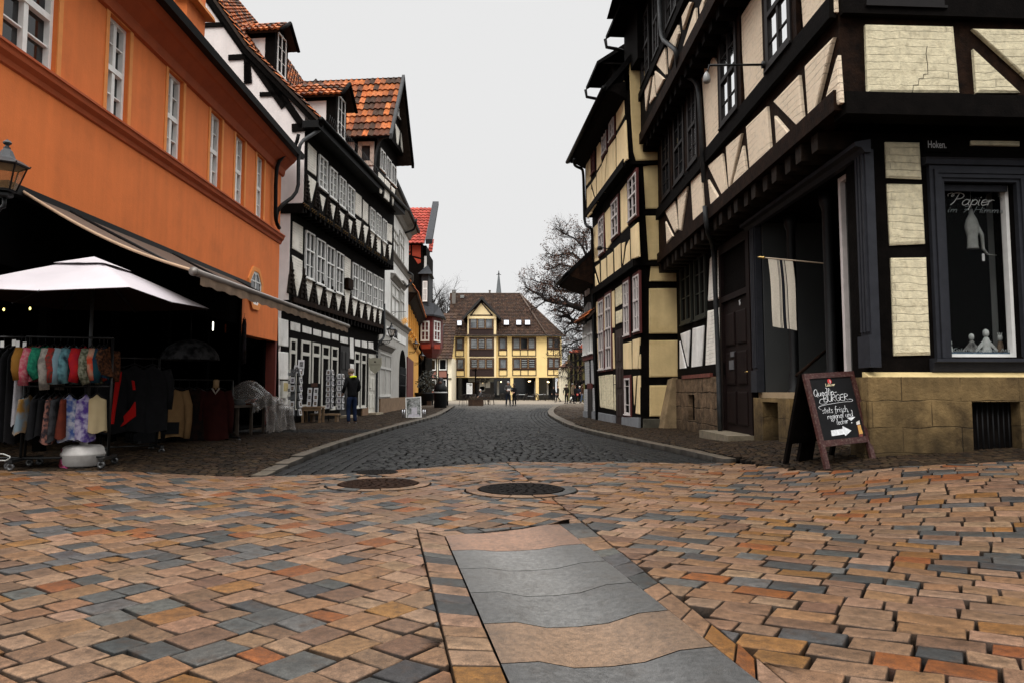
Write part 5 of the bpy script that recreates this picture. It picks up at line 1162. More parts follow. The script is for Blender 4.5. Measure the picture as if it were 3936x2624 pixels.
door(YH,Cz,468,690,1450,524,.015,mat('dark_brown_door',(.020,.010,.008),.6,.3,5),yh)
GREYPL=mat('grey_cement_plinth',(.15,.155,.165),.9,.2,4,.006,20)
mb=MB();mb.fprism(YH,YH.poly(Cz,[(322,1358),(468,1385),(468,1480),(320,1450)]),0,.07,.015);mb.build('plinth',GREYPL,yh)
mb=MB();mb.fprism(YH,YH.poly(Cz,[(530,1398),(672,1402),(670,1535),(530,1510)]),0,.07,.015);mb.build('plinth',GREYPL,yh)
mb=MB();mb.fprism(GB,GB.poly(Cz,[(690,1412),(900,1415),(905,1560),(690,1530)]),0,.07,.02);mb.build('plinth',mat('mossy_stone',(.05,.045,.032),.95,.4,5,.02,12),yh)
for(z,da,db)in((zyj1,0,DA),(zyj2,DA,DB)):
 mb=MB();mb.fbox(YH,-.02,z-.02,YH.L,z+.2,db,db+.05);mb.build('jetty_beam',TIMBER,yh)
rse=lambda u,d,k=1.2:YH.P(u,zye+.15+(.95-d)*k,d)
mb=MB();mb._add([rse(-.3,.95),rse(YH.L+.15,.95),rse(YH.L+.15,-5),rse(-.3,-5)]+[p-Vector((0,0,.22))for p in(rse(-.3,.95),rse(YH.L+.15,.95),rse(YH.L+.15,-5),rse(-.3,-5))],[(0,1,2,3),(4,5,6,7),(0,1,5,4),(1,2,6,5),(2,3,7,6),(3,0,4,7)]);mb.build('roof',mat('black_tile',(.005,.0045,.0045),.85,.3,5,.01,8,spec=.05),yh)
mb=MB();extr(mb,YH,[(DB,zye-.25),(.75,zye-.05),(.9,zye-.05),(.9,zye+.1),(DB,zye+.25)],-.25,YH.L+.1);mb.build('eaves',TIMBER,yh)
mb=MB();mb.tube([YH.P(-.3,zye+.02,1.0),YH.P(YH.L+.2,zye+.02,1.0)],.07,8);mb.build('gutter',BLACKPIPE,yh)
for(x,y,dd)in((200,590,.75),(335,250,.62)):
 u,z=YH.uv(*C7(x,y),dd);
 mb=MB();mb.fprism(YH,[(u,z),(u-1.7,z),(u-1.7,z+.05),(u,z+.05)],-3,dd);mb.fbox(YH,u-1.6,z-1.4,u-.15,z,-3,dd-.4);dm=mb.build('dormer',TIMBER,yh);WL[dm.name]=WL[yh.name]
 mb=MB();mb._add([YH.P(u+.05,z+.05,dd+.1),YH.P(u-1.75,z+.05,dd+.1),YH.P(u-1.75,z+1.9,dd-2.6),YH.P(u+.05,z+1.9,dd-2.6),YH.P(u+.05,z-.06,dd+.1),YH.P(u-1.75,z-.06,dd+.1),YH.P(u-1.75,z+1.7,dd-2.6),YH.P(u+.05,z+1.7,dd-2.6)],[(0,1,2,3),(4,5,6,7),(0,1,5,4),(1,2,6,5),(2,3,7,6),(3,0,4,7)]);mb.build('dormer_roof',mat('black_tile'),dm)
 mb=MB();mb.tube([YH.P(u+.02,z-.06,dd+.12),YH.P(u+.02,z-.3,dd+.08),YH.P(u-.05,z-.38,dd-.2),YH.P(u-.1,z-.5,dd-.5)],.05,6);mb.build('gutter_bend',BLACKPIPE,dm)
tube_px(YH,Cy,[(62,700),(60,745),(80,765),(130,785),(140,830),(150,1270),(205,1290),(215,1330),(222,1567)],[.98,.95,.8,.6,.45,.42,.3,.2,.2],.05,'drainpipe',BLACKPIPE,yh)
tube_px(YH,Cz,[(268,-60),(272,400),(290,900),(312,1430)],.10,.055,'drainpipe',BLACKPIPE,yh)
mb=MB();u,z=YH.uv(*Cz(430,20),DA+.02);mb.tube([YH.P(u,z,DA),YH.P(u,z+.05,DA+.35)],.02,6);c_=YH.P(u,z+.02,DA+.4);mb.lathe(c_,[(.02,.09),(.07,.06),(.09,-.04),(.001,-.05)],10);mb.build('wall_lamp',BLACKMETAL,yh)
S1=(Y1[0]-.02,Y1[1]+.05);S2=faceto(S1,-.082,1343);SG=Face(S1,S2);print('SG',S1,S2,SG.L)
sg_=thing('grey_timbered_house','low grey timbered house with red window frames and a strip of orange tiles','building',SG.P(SG.L/2,0,0))
zse=SG.uv(*Cz(50,245),.9)[1]
GREYIN=mat('grey_infill',(.36,.36,.36),.9,.1,3,.01,25,bricks=(.26,.09,.012,.6))
mb=MB();mb.fbox(SG,0,0,SG.L,zse,-6,0);mb.build('wall',TIMBER,sg_)
panels('infill',SG,Cz,[[(213,937),(247,925),(250,1132),(216,1130)],[(263,925),(288,920),(290,1128),(268,1128)],[(207,1170),(234,1168),(236,1350),(207,1350)],[(278,1160),(298,1158),(298,1350),(280,1352)],[(180,545),(192,535),(196,575),(184,585)],[(205,510),(240,455),(242,525),(208,560)],[(245,455),(266,460),(268,515),(247,525)]],0,GREYIN,sg_)
panels('infill',SG,Cz,[[(168,290),(182,280),(190,430),(178,440)],[(203,262),(222,250),(230,400),(214,410)],[(228,245),(240,238),(248,385),(236,395)]],.05,mat('greyed_window_paint'),sg_)
for(xl,yt,yb,xr)in((203,652,893,234),(243,618,880,284)):
 u0,zb,u1,zt=pxwin(SG,Cz,xl,yt,yb,xr,0);window(SG,sg_,u0,zb,u1,zt,.04,2,(.4,),None,fw=.05,fm=WHITEPAINT)
 mb=MB();mb.fbox(SG,min(u0,u1)-.1,zb-.22,max(u0,u1)+.1,zb-.04,0,.05);mb.build('red_sill',REDFR,sg_)
u0,z0=SG.uv(*Cz(172,615),.1);u1,z1=SG.uv(*Cz(270,540),.1)
tileroof([SG.P(SG.L,z0-.1,.35),SG.P(0,z0-.1,.35),SG.P(0,z0+.25,.02),SG.P(SG.L,z0+.25,.02)],.16,.2,[(.34,.10,.03),(.26,.08,.03)],sg_,'tile_strip')
mb=MB();a=SG.P(-.1,zse,1.0);b=SG.P(SG.L+.5,zse,1.0);c=SG.P(SG.L+.5,zse+4,-3.2);d_=SG.P(-.1,zse+4,-3.2);mb._add([a,b,c,d_]+[p-Vector((0,0,.18))for p in(a,b,c,d_)],[(0,1,2,3),(4,5,6,7),(0,1,5,4),(1,2,6,5),(2,3,7,6),(3,0,4,7)]);mb.build('roof',mat('black_tile'),sg_)
mb=MB();extr(mb,SG,[(-.5,zse-.5),(.02,zse-.5),(.9,zse-.2),(.98,zse-.03),(-.5,zse+1.3)],-.08,SG.L+.45);mb.build('eaves',TIMBER_BR,sg_)
mb=MB();mb.tube([a+Vector((0,0,-.05)),b+Vector((0,0,-.05))],.07,6);mb.build('gutter',BLACKPIPE,sg_)
mb=MB();mb.fprism(SG,SG.poly(Cz,[(203,1350),(237,1350),(238,1420),(203,1418)]),0,.05,.01);mb.build('plinth',GREYPL,sg_)
mb=MB();mb.fprism(SG,SG.poly(Cz,[(276,1352),(300,1352),(300,1440),(276,1436)]),0,.05,.01);mb.build('plinth',GREYPL,sg_)
u0,zt=SG.uv(*Cz(240,1165));u1,_=SG.uv(*Cz(276,1165));mb=MB();mb.fbox(SG,u0,0.02,u1,zt,0,.04);mb.build('door',BLACKDOOR,sg_)
mb=MB();mb.fbox(SG,u0,zt,u1,zt+.2,0,.05);mb.build('door_lintel',mat('dark_red_window_casing'),sg_)
zc=.27;t_=(CAMH-zc)/((1040-899)/1600.0);Cn0=((1997-1176)/1600.0*t_,t_)
Cf0=((1557-1176)/1600.0*(YCn[1]-.02),YCn[1]-.02)
RB=Face(Cn0,Cf0);a_=rad(3.3);FB=Face(Cn0,(Cn0[0]+math.cos(a_)*8,Cn0[1]+math.sin(a_)*8));print('RB',Cn0,Cf0,RB.L)
rb_=thing('corner_timbered_house','big dark half timbered corner house with cream infill, shop windows and a sandstone plinth','building',(Cn0[0]+.4,Cn0[1]+.6,0))
J1,J2=.525,.98
z1b=FB.uv(*C9(1400,630),J1)[1];z2b=RB.uv(*Cr(400,470),J2)[1];zsl=RB.uv(*C9(500,560),J1)[1]
print('RB z',z1b,z2b,zsl,FB.uv(*C9(1400,170),J1)[1])
def plan_rb(d):
 n1,n2=RB.n,FB.n;c=Vector((Cn0[0],Cn0[1],0))+n1*d+n2*d
 return[c,FB.P(10,0,d),FB.P(10,0,-9),RB.P(RB.L,0,-9.5),RB.P(RB.L-(.0 if d==0 else .25),0,d)]
ZTOP=11.5
mb=MB();prism(mb,plan_rb(J1),z1b,z2b);wl_=mb.build('wall',TIMBER_BR,rb_)
mb=MB();prism(mb,plan_rb(J2),z2b+.001,ZTOP);mb.build('wall',TIMBER,rb_)
mb=MB();q_=plan_rb(1.9);q2=plan_rb(-2);mb._add([p+Vector((0,0,ZTOP))for p in q_]+[p+Vector((0,0,ZTOP+5))for p in q2],[(0,1,2,3,4),(5,6,7,8,9)]+[(i,(i+1)%5,5+(i+1)%5,5+i)for i in range(5)]);mb.build('roof',mat('black_tile'),rb_)
bev_=.035
RP=lambda polys,conv,d,m=TANSIDE:panels('infill',RB,conv,polys,d,m,rb_,.035,bev_)
RP([[(562,612),(665,492),(700,545),(735,1200),(608,1300)],[(897,150),(985,10),(1075,-30),(1120,750),(945,945)],[(1420,-60),(1712,-60),(1720,105),(1452,398)]],Cr,J1)
RP([[(45,1110),(140,1030),(165,1270),(150,1330)],[(45,1205),(128,1350),(65,1400)],[(165,985),(270,895),(188,1285)],[(197,1290),(280,978),(305,1190),(222,1285)],[(300,850),(440,715),(470,1075),(330,1195)],[(485,682),(655,505),(690,890)],[(493,778),(626,935),(508,1040)],[(696,445),(888,252),(742,845),(722,838)],[(798,805),(918,372),(940,688)]],C9,J1)
RP([[(712,1412),(780,1342),(797,1538),(780,1560)],[(798,1310),(866,1247),(822,1545),(808,1540)],[(888,1212),(957,1156),(975,1440),(903,1490)]],C7,J1)
RP([[(718,90),(768,190),(725,240)]],C8,J1)
RP([[(165,552),(245,412),(258,640),(250,650)],[(158,612),(238,682),(172,808)],[(68,745),(138,600),(80,960)],[(112,900),(147,650),(158,835)],[(270,388),(355,218),(365,290),(330,430),(280,600)],[(390,150),(455,20),(480,20),(400,260)],[(405,400),(508,70),(520,250),(410,430)],[(545,60),(585,-40),(590,0),(560,180),(550,170)],[(592,120),(625,0),(670,-10)]],Cr,J2)
FP_=lambda polys,conv,d:panels('infill',FB,conv,polys,d,TANBRICK,rb_,.035,bev_)
FP_([[(1085,172),(1670,186),(1712,628),(1100,624)],[(1800,200),(2153,206),(2170,540),(2153,520)],[(1806,335),(2120,628),(1828,628)],[(1770,-30),(2200,-30),(2200,92),(1775,82)]],C9,J1)
FP_([[(2180,206),(2700,215),(2700,628),(2190,628)]],C9,J1)
FP_([[(1217,957),(1445,960),(1460,1206),(1225,1195)],[(1790,947),(2115,952),(2115,985),(1790,978)]],C9,.0)
def mix_pts(*a):return a
S_=lambda x,y:(x,y)
p1,p2=C9(1228,1236),C9(1463,1240);p3,p4=C10(1178,140),C10(968,150)
FP_([[p1,p2,p3,p4]],S_,0);FP_([[(972,225),(1185,222),(1210,805),(992,810)]],C10,0)
mb=MB();mb.fbox(RB,-J1,zsl-.03,RB.L-.3,zsl+.25,J1,J1+.09);mb.build('sill_beam',TIMBER,rb_)
mb=MB();mb.fbox(FB,-J1,zsl-.03,9,zsl+.25,J1,J1+.089);mb.build('sill_beam',TIMBER,rb_)
mb=MB();mb.fbox(RB,-J1,z1b-.22,RB.L-.3,z1b+.04,.3,J1+.07);mb.build('jetty_beam',TIMBER_BR,rb_)
mb=MB();mb.fbox(FB,-J1,z1b-.30,9,z1b-.02,.3,J1+.08);mb.build('jetty_beam',TIMBER,rb_)
mb=MB();mb.fbox(RB,-J2,z2b-.22,RB.L-.3,z2b+.06,J1+.2,J2+.06);mb.build('jetty_beam',TIMBER_BR,rb_)
for k in range(22):
 u=.25+k*(RB.L-.6)/21
 mb=MB();mb.fprism(RB,[(u-.09,z1b-.48),(u+.09,z1b-.48),(u+.11,z1b-.24),(u-.11,z1b-.24)],.0,J1-.02+.1*(k%2)*.3);mb.build('joist_end',CARVED,rb_)
 mb=MB();mb.fbox(RB,u-.1,z2b-.42,u+.1,z2b-.23,J1,J2-.05);mb.build('joist_end',TIMBER,rb_)
DKWIN=mat('dark_window_frame',(.008,.006,.0058),.5,.2,6,spec=.15)
uw=[(RB.uv(*Cr(1150,400),J1)[0],RB.uv(*Cr(1372,300),J1)[0]),(RB.uv(*Cr(745,800),J1)[0],RB.uv(*Cr(895,600),J1)[0]),(RB.uv(*Cr(462,1250),J1)[0],RB.uv(*Cr(545,1150),J1)[0]),(RB.uv(*Cr(340,1300),J1)[0],RB.uv(*Cr(430,1200),J1)[0]),(RB.uv(*Cr(235,1350),J1)[0],RB.uv(*Cr(305,1300),J1)[0])]
zb=zsl+.28;zt=z2b-.28
for i,(a,b)in enumerate(uw):
 f=window(RB,rb_,a,zb,b,zt,J1+.06,2,(.52,),[(.05,.95,.26),(.05,.95,.77)],fw=.11,bar=.035,gm=GLASS_SKY if i in(0,1,2)else GLASS,fm=DKWIN,dep=.004,proud=.035,gd=.001)
 mb=MB();mb.fbox(RB,min(a,b)-.16,zb,min(a,b)-.002,zt,J1,J1+.07);mb.build('window_post',TIMBER_BR,rb_);mb=MB();mb.fbox(RB,max(a,b)+.002,zb,max(a,b)+.16,zt,J1,J1+.07);mb.build('window_post',TIMBER_BR,rb_)
zs2_=RB.uv(*Cr(170,500),J2)[1]
for(xa,ya,xb,yb3)in((45,400,115,300),(150,300,200,200),(262,150,358,60)):
 a=RB.uv(*Cr(xa,ya),J2)[0];b=RB.uv(*Cr(xb,yb3),J2)[0]
 window(RB,rb_,a,zs2_+.05,b,ZTOP-.4,J2+.03,2,(.5,),[(.05,.95,.25),(.05,.95,.75)],fw=.09,bar=.035,gm=GLASS_SKY,fm=DKWIN,dep=.004,proud=.035,gd=.001)
mb=MB();mb.fbox(RB,-J2,zs2_-.2,RB.L-.3,zs2_+.02,J2,J2+.07);mb.build('sill_beam',TIMBER,rb_)
a,zt_f=FB.uv(*C9(1060,-300),J1);b,_=FB.uv(*C9(1590,60),J1);zbf=FB.uv(*C9(1300,60),J1)[1]
window(FB,rb_,a,zbf,b,zbf+1.6,J1+.06,3,(.5,),None,fw=.1,gm=GLASS,fm=DKWIN)
mb=MB();ck=[(1505,310),(1497,360),(1507,430),(1510,497),(1480,500),(1478,528),(1450,530),(1445,570),(1412,572),(1408,622)]
mb.tube([FB.P(*FB.uv(*C9(*p),J1+.036),J1+.036)for p in ck],.004,4);mb.build('crack',TIMBER,rb_)
LP=lambda conv,x,y,d=0:RB.uv(*conv(x,y),d)
uPl,_=LP(Cs,595,600);uPr,_=LP(Cs,1285,500);uDl=LP(Cs,385,800)[0];uDr=LP(Cs,568,800)[0]
zsh=LP(Cs,640,76)[1];zfl=.95
print('shop',uPl,uPr,uDl,uDr,zsh)
mb=MB();ztop0=z1b-.3
mb.fbox(RB,uPl+.12,.0,RB.L,ztop0,-6,0);mb.fbox(RB,.42,zsh,uPl+.12,ztop0,-6,-.001);mb.fbox(RB,1.5,0,uPl+.12,ztop0,-1.8,-1.6);mb.fbox(RB,.55,0,uPl+.12,.2,-1.6,-.05)
mb.build('wall',TIMBER,rb_)
uW0=FB.uv(*Cw(262,850))[0];uW1=FB.uv(*Cw(815,850))[0];zW0=FB.uv(*Cw(560,1512))[1];zW1=FB.uv(*Cw(500,200))[1]
print('shop window',uW0,uW1,zW0,zW1)
mb=MB();mb.fbox(FB,.0,0,uW0,ztop0,-.4,0);mb.fbox(FB,uW1,0,10,ztop0,-.4,0);mb.fbox(FB,uW0,0,uW1,zW0,-.4,0);mb.fbox(FB,uW0,zW1,uW1,ztop0,-.4,0);mb.build('wall',TIMBER,rb_)
mb=MB();mb.fbox(FB,uW0-.3,zW0-.1,uW1+.02,zW1+.2,-.60,-.54);mb.fbox(FB,uW0-.3,zW0-.06,uW1+.3,zW0-.02,-.54,-.36);mb.fbox(FB,uW0-.3,zW1+.02,uW1+.3,zW1+.1,-.54,-.41);mb.fbox(FB,uW0-.3,zW0-.1,uW0-.25,zW1+.1,-.54,-.41);mb.build('display_case',DARK,rb_)
mb=MB();mb.fbox(FB,uW1+.03,zW0-.02,uW1+.07,zW1,-.60,-.41);mb.build('display_side',mat('grey_display_board',(.20,.21,.20),.8,.15,1.2),rb_)
SHOPGL=mat('shop_glass',(.004,.005,.005),.04,.1,2,transl=.9,spec=.2)
mb=MB()
for i,(w_,pr_)in enumerate(((.20,.05),(.145,.075),(.09,.06),(.045,.035))):
 lo_=.20-w_
 for(ua_,ub_,za_,zb_3)in((uW0-w_,uW0-w_+.05,zW0-.02,zW1+w_),(uW1+w_-.05,uW1+w_,zW0-.02,zW1+w_),(uW0-w_+.05,uW1+w_-.05,zW1+w_-.05,zW1+w_)):
  mb.fbox(FB,ua_,za_,ub_,zb_3,-.02,pr_+.01)
mb.build('shop_window_surround',GREYPAINT,rb_)
mb=MB();extr(mb,FB,[(0,zW1+.2),(.09,zW1+.21),(.11,zW1+.27),(.13,zW1+.29),(0,zW1+.32)],uW0-.27,uW1+.27);mb.build('shop_window_cornice',GREYPAINT,rb_)
mb=MB();extr(mb,FB,[(0,zW0-.20),(.06,zW0-.19),(.1,zW0-.08),(.15,zW0-.07),(.15,zW0-.03),(0,zW0-.02)],uW0-.27,uW1+.3);mb.build('shop_window_sill',GREYPAINT,rb_)
f=window(FB,rb_,uW0+.003,zW0,uW1-.003,zW1-.003,-.14,1,(),None,fw=.045,gm=SHOPGL,name='display_window')
mb=MB();mb.fbox(FB,uW0+.05,zW1-.10,uW1-.05,zW1-.02,-.10,-.06);mb.build('blind_box',GREYPAINT,rb_)
SILV=mat('etched_silver',(.50,.50,.48),.6,.1,6);SILV2=mat('etched_faint',(.16,.18,.18),.7,.2,6);BLUEBAND=mat('blue_film',(.035,.06,.085),.5,.2,3)
dgl=-.165
fg=lambda x,y:FB.P(x,y,dgl+.002)
def at_glass(x,y):return FB.uv(*Cw(x,y),dgl)
ux,uz=at_glass(318,370);ue,_=at_glass(650,370);_,zh=at_glass(318,285)
mb=MB();write(mb,fg,'Papier',(zh-uz),ux,uz,r=.0048,gap=.06,slant=.3,width=(ue-ux)*.92);mb.build('lettering',SILV,f)
ux,uz=at_glass(275,425);ue,_=at_glass(760,425);_,zh=at_glass(318,380)
mb=MB();write(mb,fg,'im 7. Himmel',(zh-uz),ux,uz,r=.0035,gap=.1,slant=.3,width=(ue-ux)*.95);mb.build('lettering',SILV2,f)
cu_,cz_=at_glass(703,290);mb=MB();rr=.075
mb.tube([FB.P(cu_+rr*math.cos(a),cz_+rr*math.sin(a),dgl+.002)for a in[2*math.pi*k/24 for k in range(25)]],.003,4)
for k in range(16):a=2*math.pi*k/16;mb.tube([FB.P(cu_+rr*1.12*math.cos(a),cz_+rr*1.12*math.sin(a),dgl+.002),FB.P(cu_+rr*1.28*math.cos(a),cz_+rr*1.28*math.sin(a),dgl+.002)],.0025,4)
mb.build('emblem',SILV2,f)
u0,z0=at_glass(300,1508);u1,z1=at_glass(840,1482);mb=MB();mb.fbox(FB,uW0+.05,z0,uW1-.05,z1+.01,dgl,dgl+.003);mb.build('blue_band',BLUEBAND,f)
def text_mesh(body,fn,width,height,name,m,parent,bold=0.0):
 cu=bpy.data.curves.new('lettering','FONT');cu.body=body;cu.size=1;cu.offset=bold;cu.resolution_u=3
 ob_=bpy.data.objects.new('lettering',cu);COL.objects.link(ob_)
 dg=bpy.context.evaluated_depsgraph_get();me=bpy.data.meshes.new_from_object(ob_.evaluated_get(dg));COL.objects.unlink(ob_);bpy.data.objects.remove(ob_)
 xs_=[v.co.x for v in me.vertices];ys_=[v.co.y for v in me.vertices]
 mb=MB();sx_,sy_=width/(max(xs_)-min(xs_)),height/(max(ys_)-min(ys_))
 mb._add([fn((v.co.x-min(xs_))*sx_,(v.co.y-min(ys_))*sy_)for v in me.vertices],[tuple(p.vertices)for p in me.polygons])
 return mb.build(name,m,parent)
u0,z0=at_glass(322,1472);u1,z1=at_glass(815,1452)
text_mesh('Galerie des ober Atelier',lambda x,y:FB.P(u0+x,z0+y,dgl+.004),u1-u0,(z1-z0)*1.2,'lettering',SILV2,f)
text_mesh('Katrin Ruhnau & Gäste',lambda x,y:FB.P(u0+x,z0+y-.055,dgl+.006),u1-u0,(z1-z0)*1.1,'lettering',mat('pale_blue_ink',(.10,.15,.19),.7,.1,5),f)
u0,z0=FB.uv(*C9(1512,992),.03);u1,z1=FB.uv(*C9(1632,946),.03)
mb=MB();mb.fbox(FB,u0-.06,z0-.05,u1+.06,z1+.05,0,.025);sn=mb.build('street_name_plate',TIMBER,rb_);WL[sn.name]=WL[rb_.name]
text_mesh('Hoken.',lambda x,y:FB.P(u0+x,z0+y,.028),u1-u0,z1-z0,'lettering',mat('sign_grey_letters',(.42,.42,.42),.7,.1,5),sn,.012)
SAND=mat('sandstone_plinth',(.165,.108,.046),.9,.35,3,.016,16,bricks=(.82,.33,.008,.42),dirt=((.032,.018,.008),.92,1.3),spec=.2,streak=.35,damp=(.4,1.15,.25))
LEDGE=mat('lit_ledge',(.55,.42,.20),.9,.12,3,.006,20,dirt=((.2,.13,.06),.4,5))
zpl=FB.uv(*C10(1500,938),.16)[1];zpt=FB.uv(*C10(1200,908),.03)[1];print('plinth',zpl,zpt)
uC0,zC1=FB.uv(*C10(1452,1085),.12);uC1,_=FB.uv(*C10(1742,1085),.12)
mb=MB();mb.fbox(FB,-.12,-.2,uC0,zpl,-.3,.16);mb.fbox(FB,uC1,-.2,10,zpl,-.3,.16);mb.fbox(FB,uC0,zC1,uC1,zpl,-.3,.16);mb.build('plinth',SAND,rb_)
mb=MB();mb.fbox(FB,uC0,-.1,uC1,zC1,-.29,-.2);mb.build('cellar_opening',DARK,rb_)
mb=MB()
for k in range(9):u=uC0+(uC1-uC0)*(k+.5)/9;mb.tube([FB.P(u,.1,.0),FB.P(u,zC1,.0)],.012,5)
mb.build('cellar_grille',BLACKMETAL,rb_)
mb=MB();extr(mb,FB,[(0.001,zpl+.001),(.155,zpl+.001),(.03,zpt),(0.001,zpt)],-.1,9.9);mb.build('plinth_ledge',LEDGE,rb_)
uA0,zA1=LP(Cs,795,1075,.1);uA1=uPl+.05
mb=MB();uo0,zo=LP(Cs,628,1225,.1);uo1,_=LP(Cs,725,1225,.1);a,b=min(uo0,uo1),max(uo0,uo1);lo_,hi_=min(uA0,uA1),max(uA0,uA1)
mb.fbox(RB,lo_,-.1,a,zfl,-1.0,.1);mb.fbox(RB,b,-.1,hi_,zfl,-1.0,.1);mb.fbox(RB,a,zo,b,zfl,-1.0,.1);mb.build('plinth',SAND,rb_)
mb=MB();mb.fbox(RB,a,0,b,zo,-.5,-.4);mb.build('cellar_opening',DARK,rb_)
uB0=LP(Cs,1235,1075,.1)[0];mb=MB();mb.fbox(RB,-.12,-.1,uB0,zfl-.02,-1.0,.159);mb.build('plinth',SAND,rb_)
mb=MB();mb.fprism(RB,[(lo_,zfl),(hi_,zfl),(hi_,zfl+.10),(lo_,zfl+.10)],-1.0,.0);mb.build('window_ledge',mat('sandstone_sill',(.30,.22,.13),.9,.15,4,.006,25),rb_)
STEPM=mat('worn_step',(.10,.075,.05),.85,.3,4,.008,20)
for k in range(4):
 mb=MB();mb.fbox(RB,uB0+.01,-.1,lo_-.01,.2+.19*k,-1.5,.12-.32*k);mb.build('entrance_step',STEPM,rb_)
for(u,zz,nm)in((uPl,zfl+.1,'pilaster'),(uPr-.08,zpl+.12,'pilaster')):
 mb=MB();w_=.13
 mb.fbox(RB,u-w_,zz,u+w_,zsh,-.05,.06)
 for k in(-1,0,1):mb.fbox(RB,u+k*.075-.022,zz+.45,u+k*.075+.022,zsh-.05,.061,.085)
 mb.fbox(RB,u-w_-.02,zz,u+w_+.02,zz+.4,-.04,.1);mb.build(nm,GREYPAINT,rb_)
mb=MB();extr(mb,RB,[(0,zsh-.05),(.08,zsh-.05),(.12,zsh+.01),(.2,zsh+.03),(.2,zsh+.085),(0,zsh+.12)],uPr-.25,uPl+.3);mb.build('shop_head',GREYPAINT,rb_)
GREYDOOR=mat('grey_painted_door',(.012,.0125,.013),.6,.15,5)
dB=-1.2
def bx2(conv,x0,y0,x1,y1,d):
 a,za=RB.uv(*conv(x0,y0),d);b,zb4=RB.uv(*conv(x1,y1),d);return min(a,b),min(za,zb4),max(a,b),max(za,zb4)
a,z0,b,z1=bx2(Cs,895,200,1050,1000,dB);z1=zsh
mb=MB();mb.fbox(RB,a,zfl,b,z1,dB-.1,dB);dr=mb.build('shop_door',GREYDOOR,rb_);WL[dr.name]=WL[rb_.name]
mb=MB()
for k in range(4):
 za=zfl+.12+(z1-zfl-.2)*k/4;mb.fprism(RB,[(a+.2,za),(b-.15,za),(b-.15,za+(z1-zfl)/4-.12),(a+.2,za+(z1-zfl)/4-.12)],dB,dB+.035,.04)
mb.build('door_panels',mat('grey_door_panel',(.016,.0165,.017),.6,.15,5),dr)
a,z0,b,z1=bx2(Cs,735,200,890,1040,-.75);window(RB,rb_,a,zfl+.1,b,zsh-.1,-.75,1,(),None,fw=.06,gm=GLASS,fm=mat('greyed_window_paint'),name='display_window')
mb=MB();mb.fbox(RB,uPl-.2,zfl,uPl-.14,zsh,-1.2,-.06);mb.build('recess_lining',mat('grey_lining',(.03,.032,.032),.7,.1,2),rb_)
a,z0,b,z1=bx2(Cs,1142,100,1292,985,-.12)
b=max(b,uPr);a=uPr-.02
a2,b2=uPr+.05,LP(Cs,1142,500,-.12)[0]
TEAL=mat('teal_grey_glass',(.018,.022,.0215),.12,.5,1.4,spec=.5)
f=window(RB,rb_,a2,zfl+.12,b2,zsh-.06,-.12,1,(),None,fw=.07,gm=TEAL,fm=mat('greyed_window_paint'),name='display_window')
for x in(828,1065):
 u,_=LP(Cs,x,900,-.3);mb=MB();c_=RB.P(u,0,-.3)
 mb.lathe(c_,[(.13,zfl+.0),(.13,zfl+.12),(.09,zfl+.16),(.10,zfl+.4),(.075,zfl+.45),(.075,zsh-.3),(.11,zsh-.2),(.12,zsh)],12);mb.build('iron_column',BLACKMETAL,rb_)
mb=MB();P0_,P1_=RB.P(LP(Cs,845,1060,.05)[0],LP(Cs,845,1060,.05)[1],.05),RB.P(LP(Cs,1045,890,-.9)[0],LP(Cs,1045,890,-.9)[1],-.9);mb.tube([P0_,P1_],.028,6);mb.build('handrail',TIMBER_BR,rb_)
DOOR15=mat('old_brown_door',(.0075,.0034,.003),.6,.35,5,spec=.12)
a,b=min(uDl,uDr),max(uDl,uDr);zdt=LP(Cs,470,215)[1];zm=LP(Cs,480,545)[1]
mb=MB();mb.fbox(RB,a-.08,.0,a+.1,zdt+.1,-.02,.08);mb.fbox(RB,b-.1,0,b+.05,zdt+.1,-.02,.08);mb.fbox(RB,a+.1,zdt-.1,b-.1,zdt+.1,-.02,.08);mb.fbox(RB,a+.1,zm-.07,b-.1,zm+.05,-.02,.08);mb.build('door_frame',DOOR15,rb_)
mb=MB();mb.fbox(RB,a+.1,.2,b-.1,zm-.07,-.02,.02)
for k in range(3):
 for(c,e)in((.14,.46),(.54,.86)):
  za=.4+k*(zm-.6)/3;mb.fprism(RB,[(a+(b-a)*c,za),(a+(b-a)*e,za),(a+(b-a)*e,za+(zm-.6)/3-.14),(a+(b-a)*c,za+(zm-.6)/3-.14)],.02,.05,.03)
dr=mb.build('door',DOOR15,rb_);WL[dr.name]=WL[rb_.name]
mb=MB();u,z=LP(Cs,545,1035,.05);mb.tube([RB.P(u,z,.02),RB.P(u,z,.09),RB.P(u+.12,z,.09)],.013,6);mb.build('handle',mat('brass',(.45,.30,.10),.35,.2,5,metal=.8),dr)
u0,z0=LP(Cs,490,618,.055);mb=MB();write(mb,lambda x,y:RB.P(u0-x,z0+y,.085),'15',.10,r=.008,gap=.04,sm=False);mb.build('house_number',mat('sign_grey_letters'),dr)
for(x0,y0,x1,y1)in((436,910,455,940),(428,965,455,1020)):
 a_2,z0,b_2,z1=bx2(Cs,x0,y0,x1,y1,.03);mb=MB();mb.fbox(RB,a_2,z0,b_2,z1,.02,.07);mb.build('bell_plate',mat('grey_plate',(.09,.09,.095),.5,.2,5),rb_)
a_2,z0,b_2,z1=bx2(Cs,348,1425,582,1475,.3);mb=MB();mb.fbox(RB,a-.1,-.1,b+.1,.24,-.0,.55);mb.build('doorstep',mat('doorstep_stone',(.13,.105,.07),.9,.3,5,.01,18),rb_)
panels('infill',RB,Cs,[[(113,797),(173,774),(161,1000),(158,1000)],[(108,842),(150,1022),(108,1030)],[(190,763),(263,744),(247,1012),(183,1020)]],0,WHITEWALL,rb_,.03,.03)
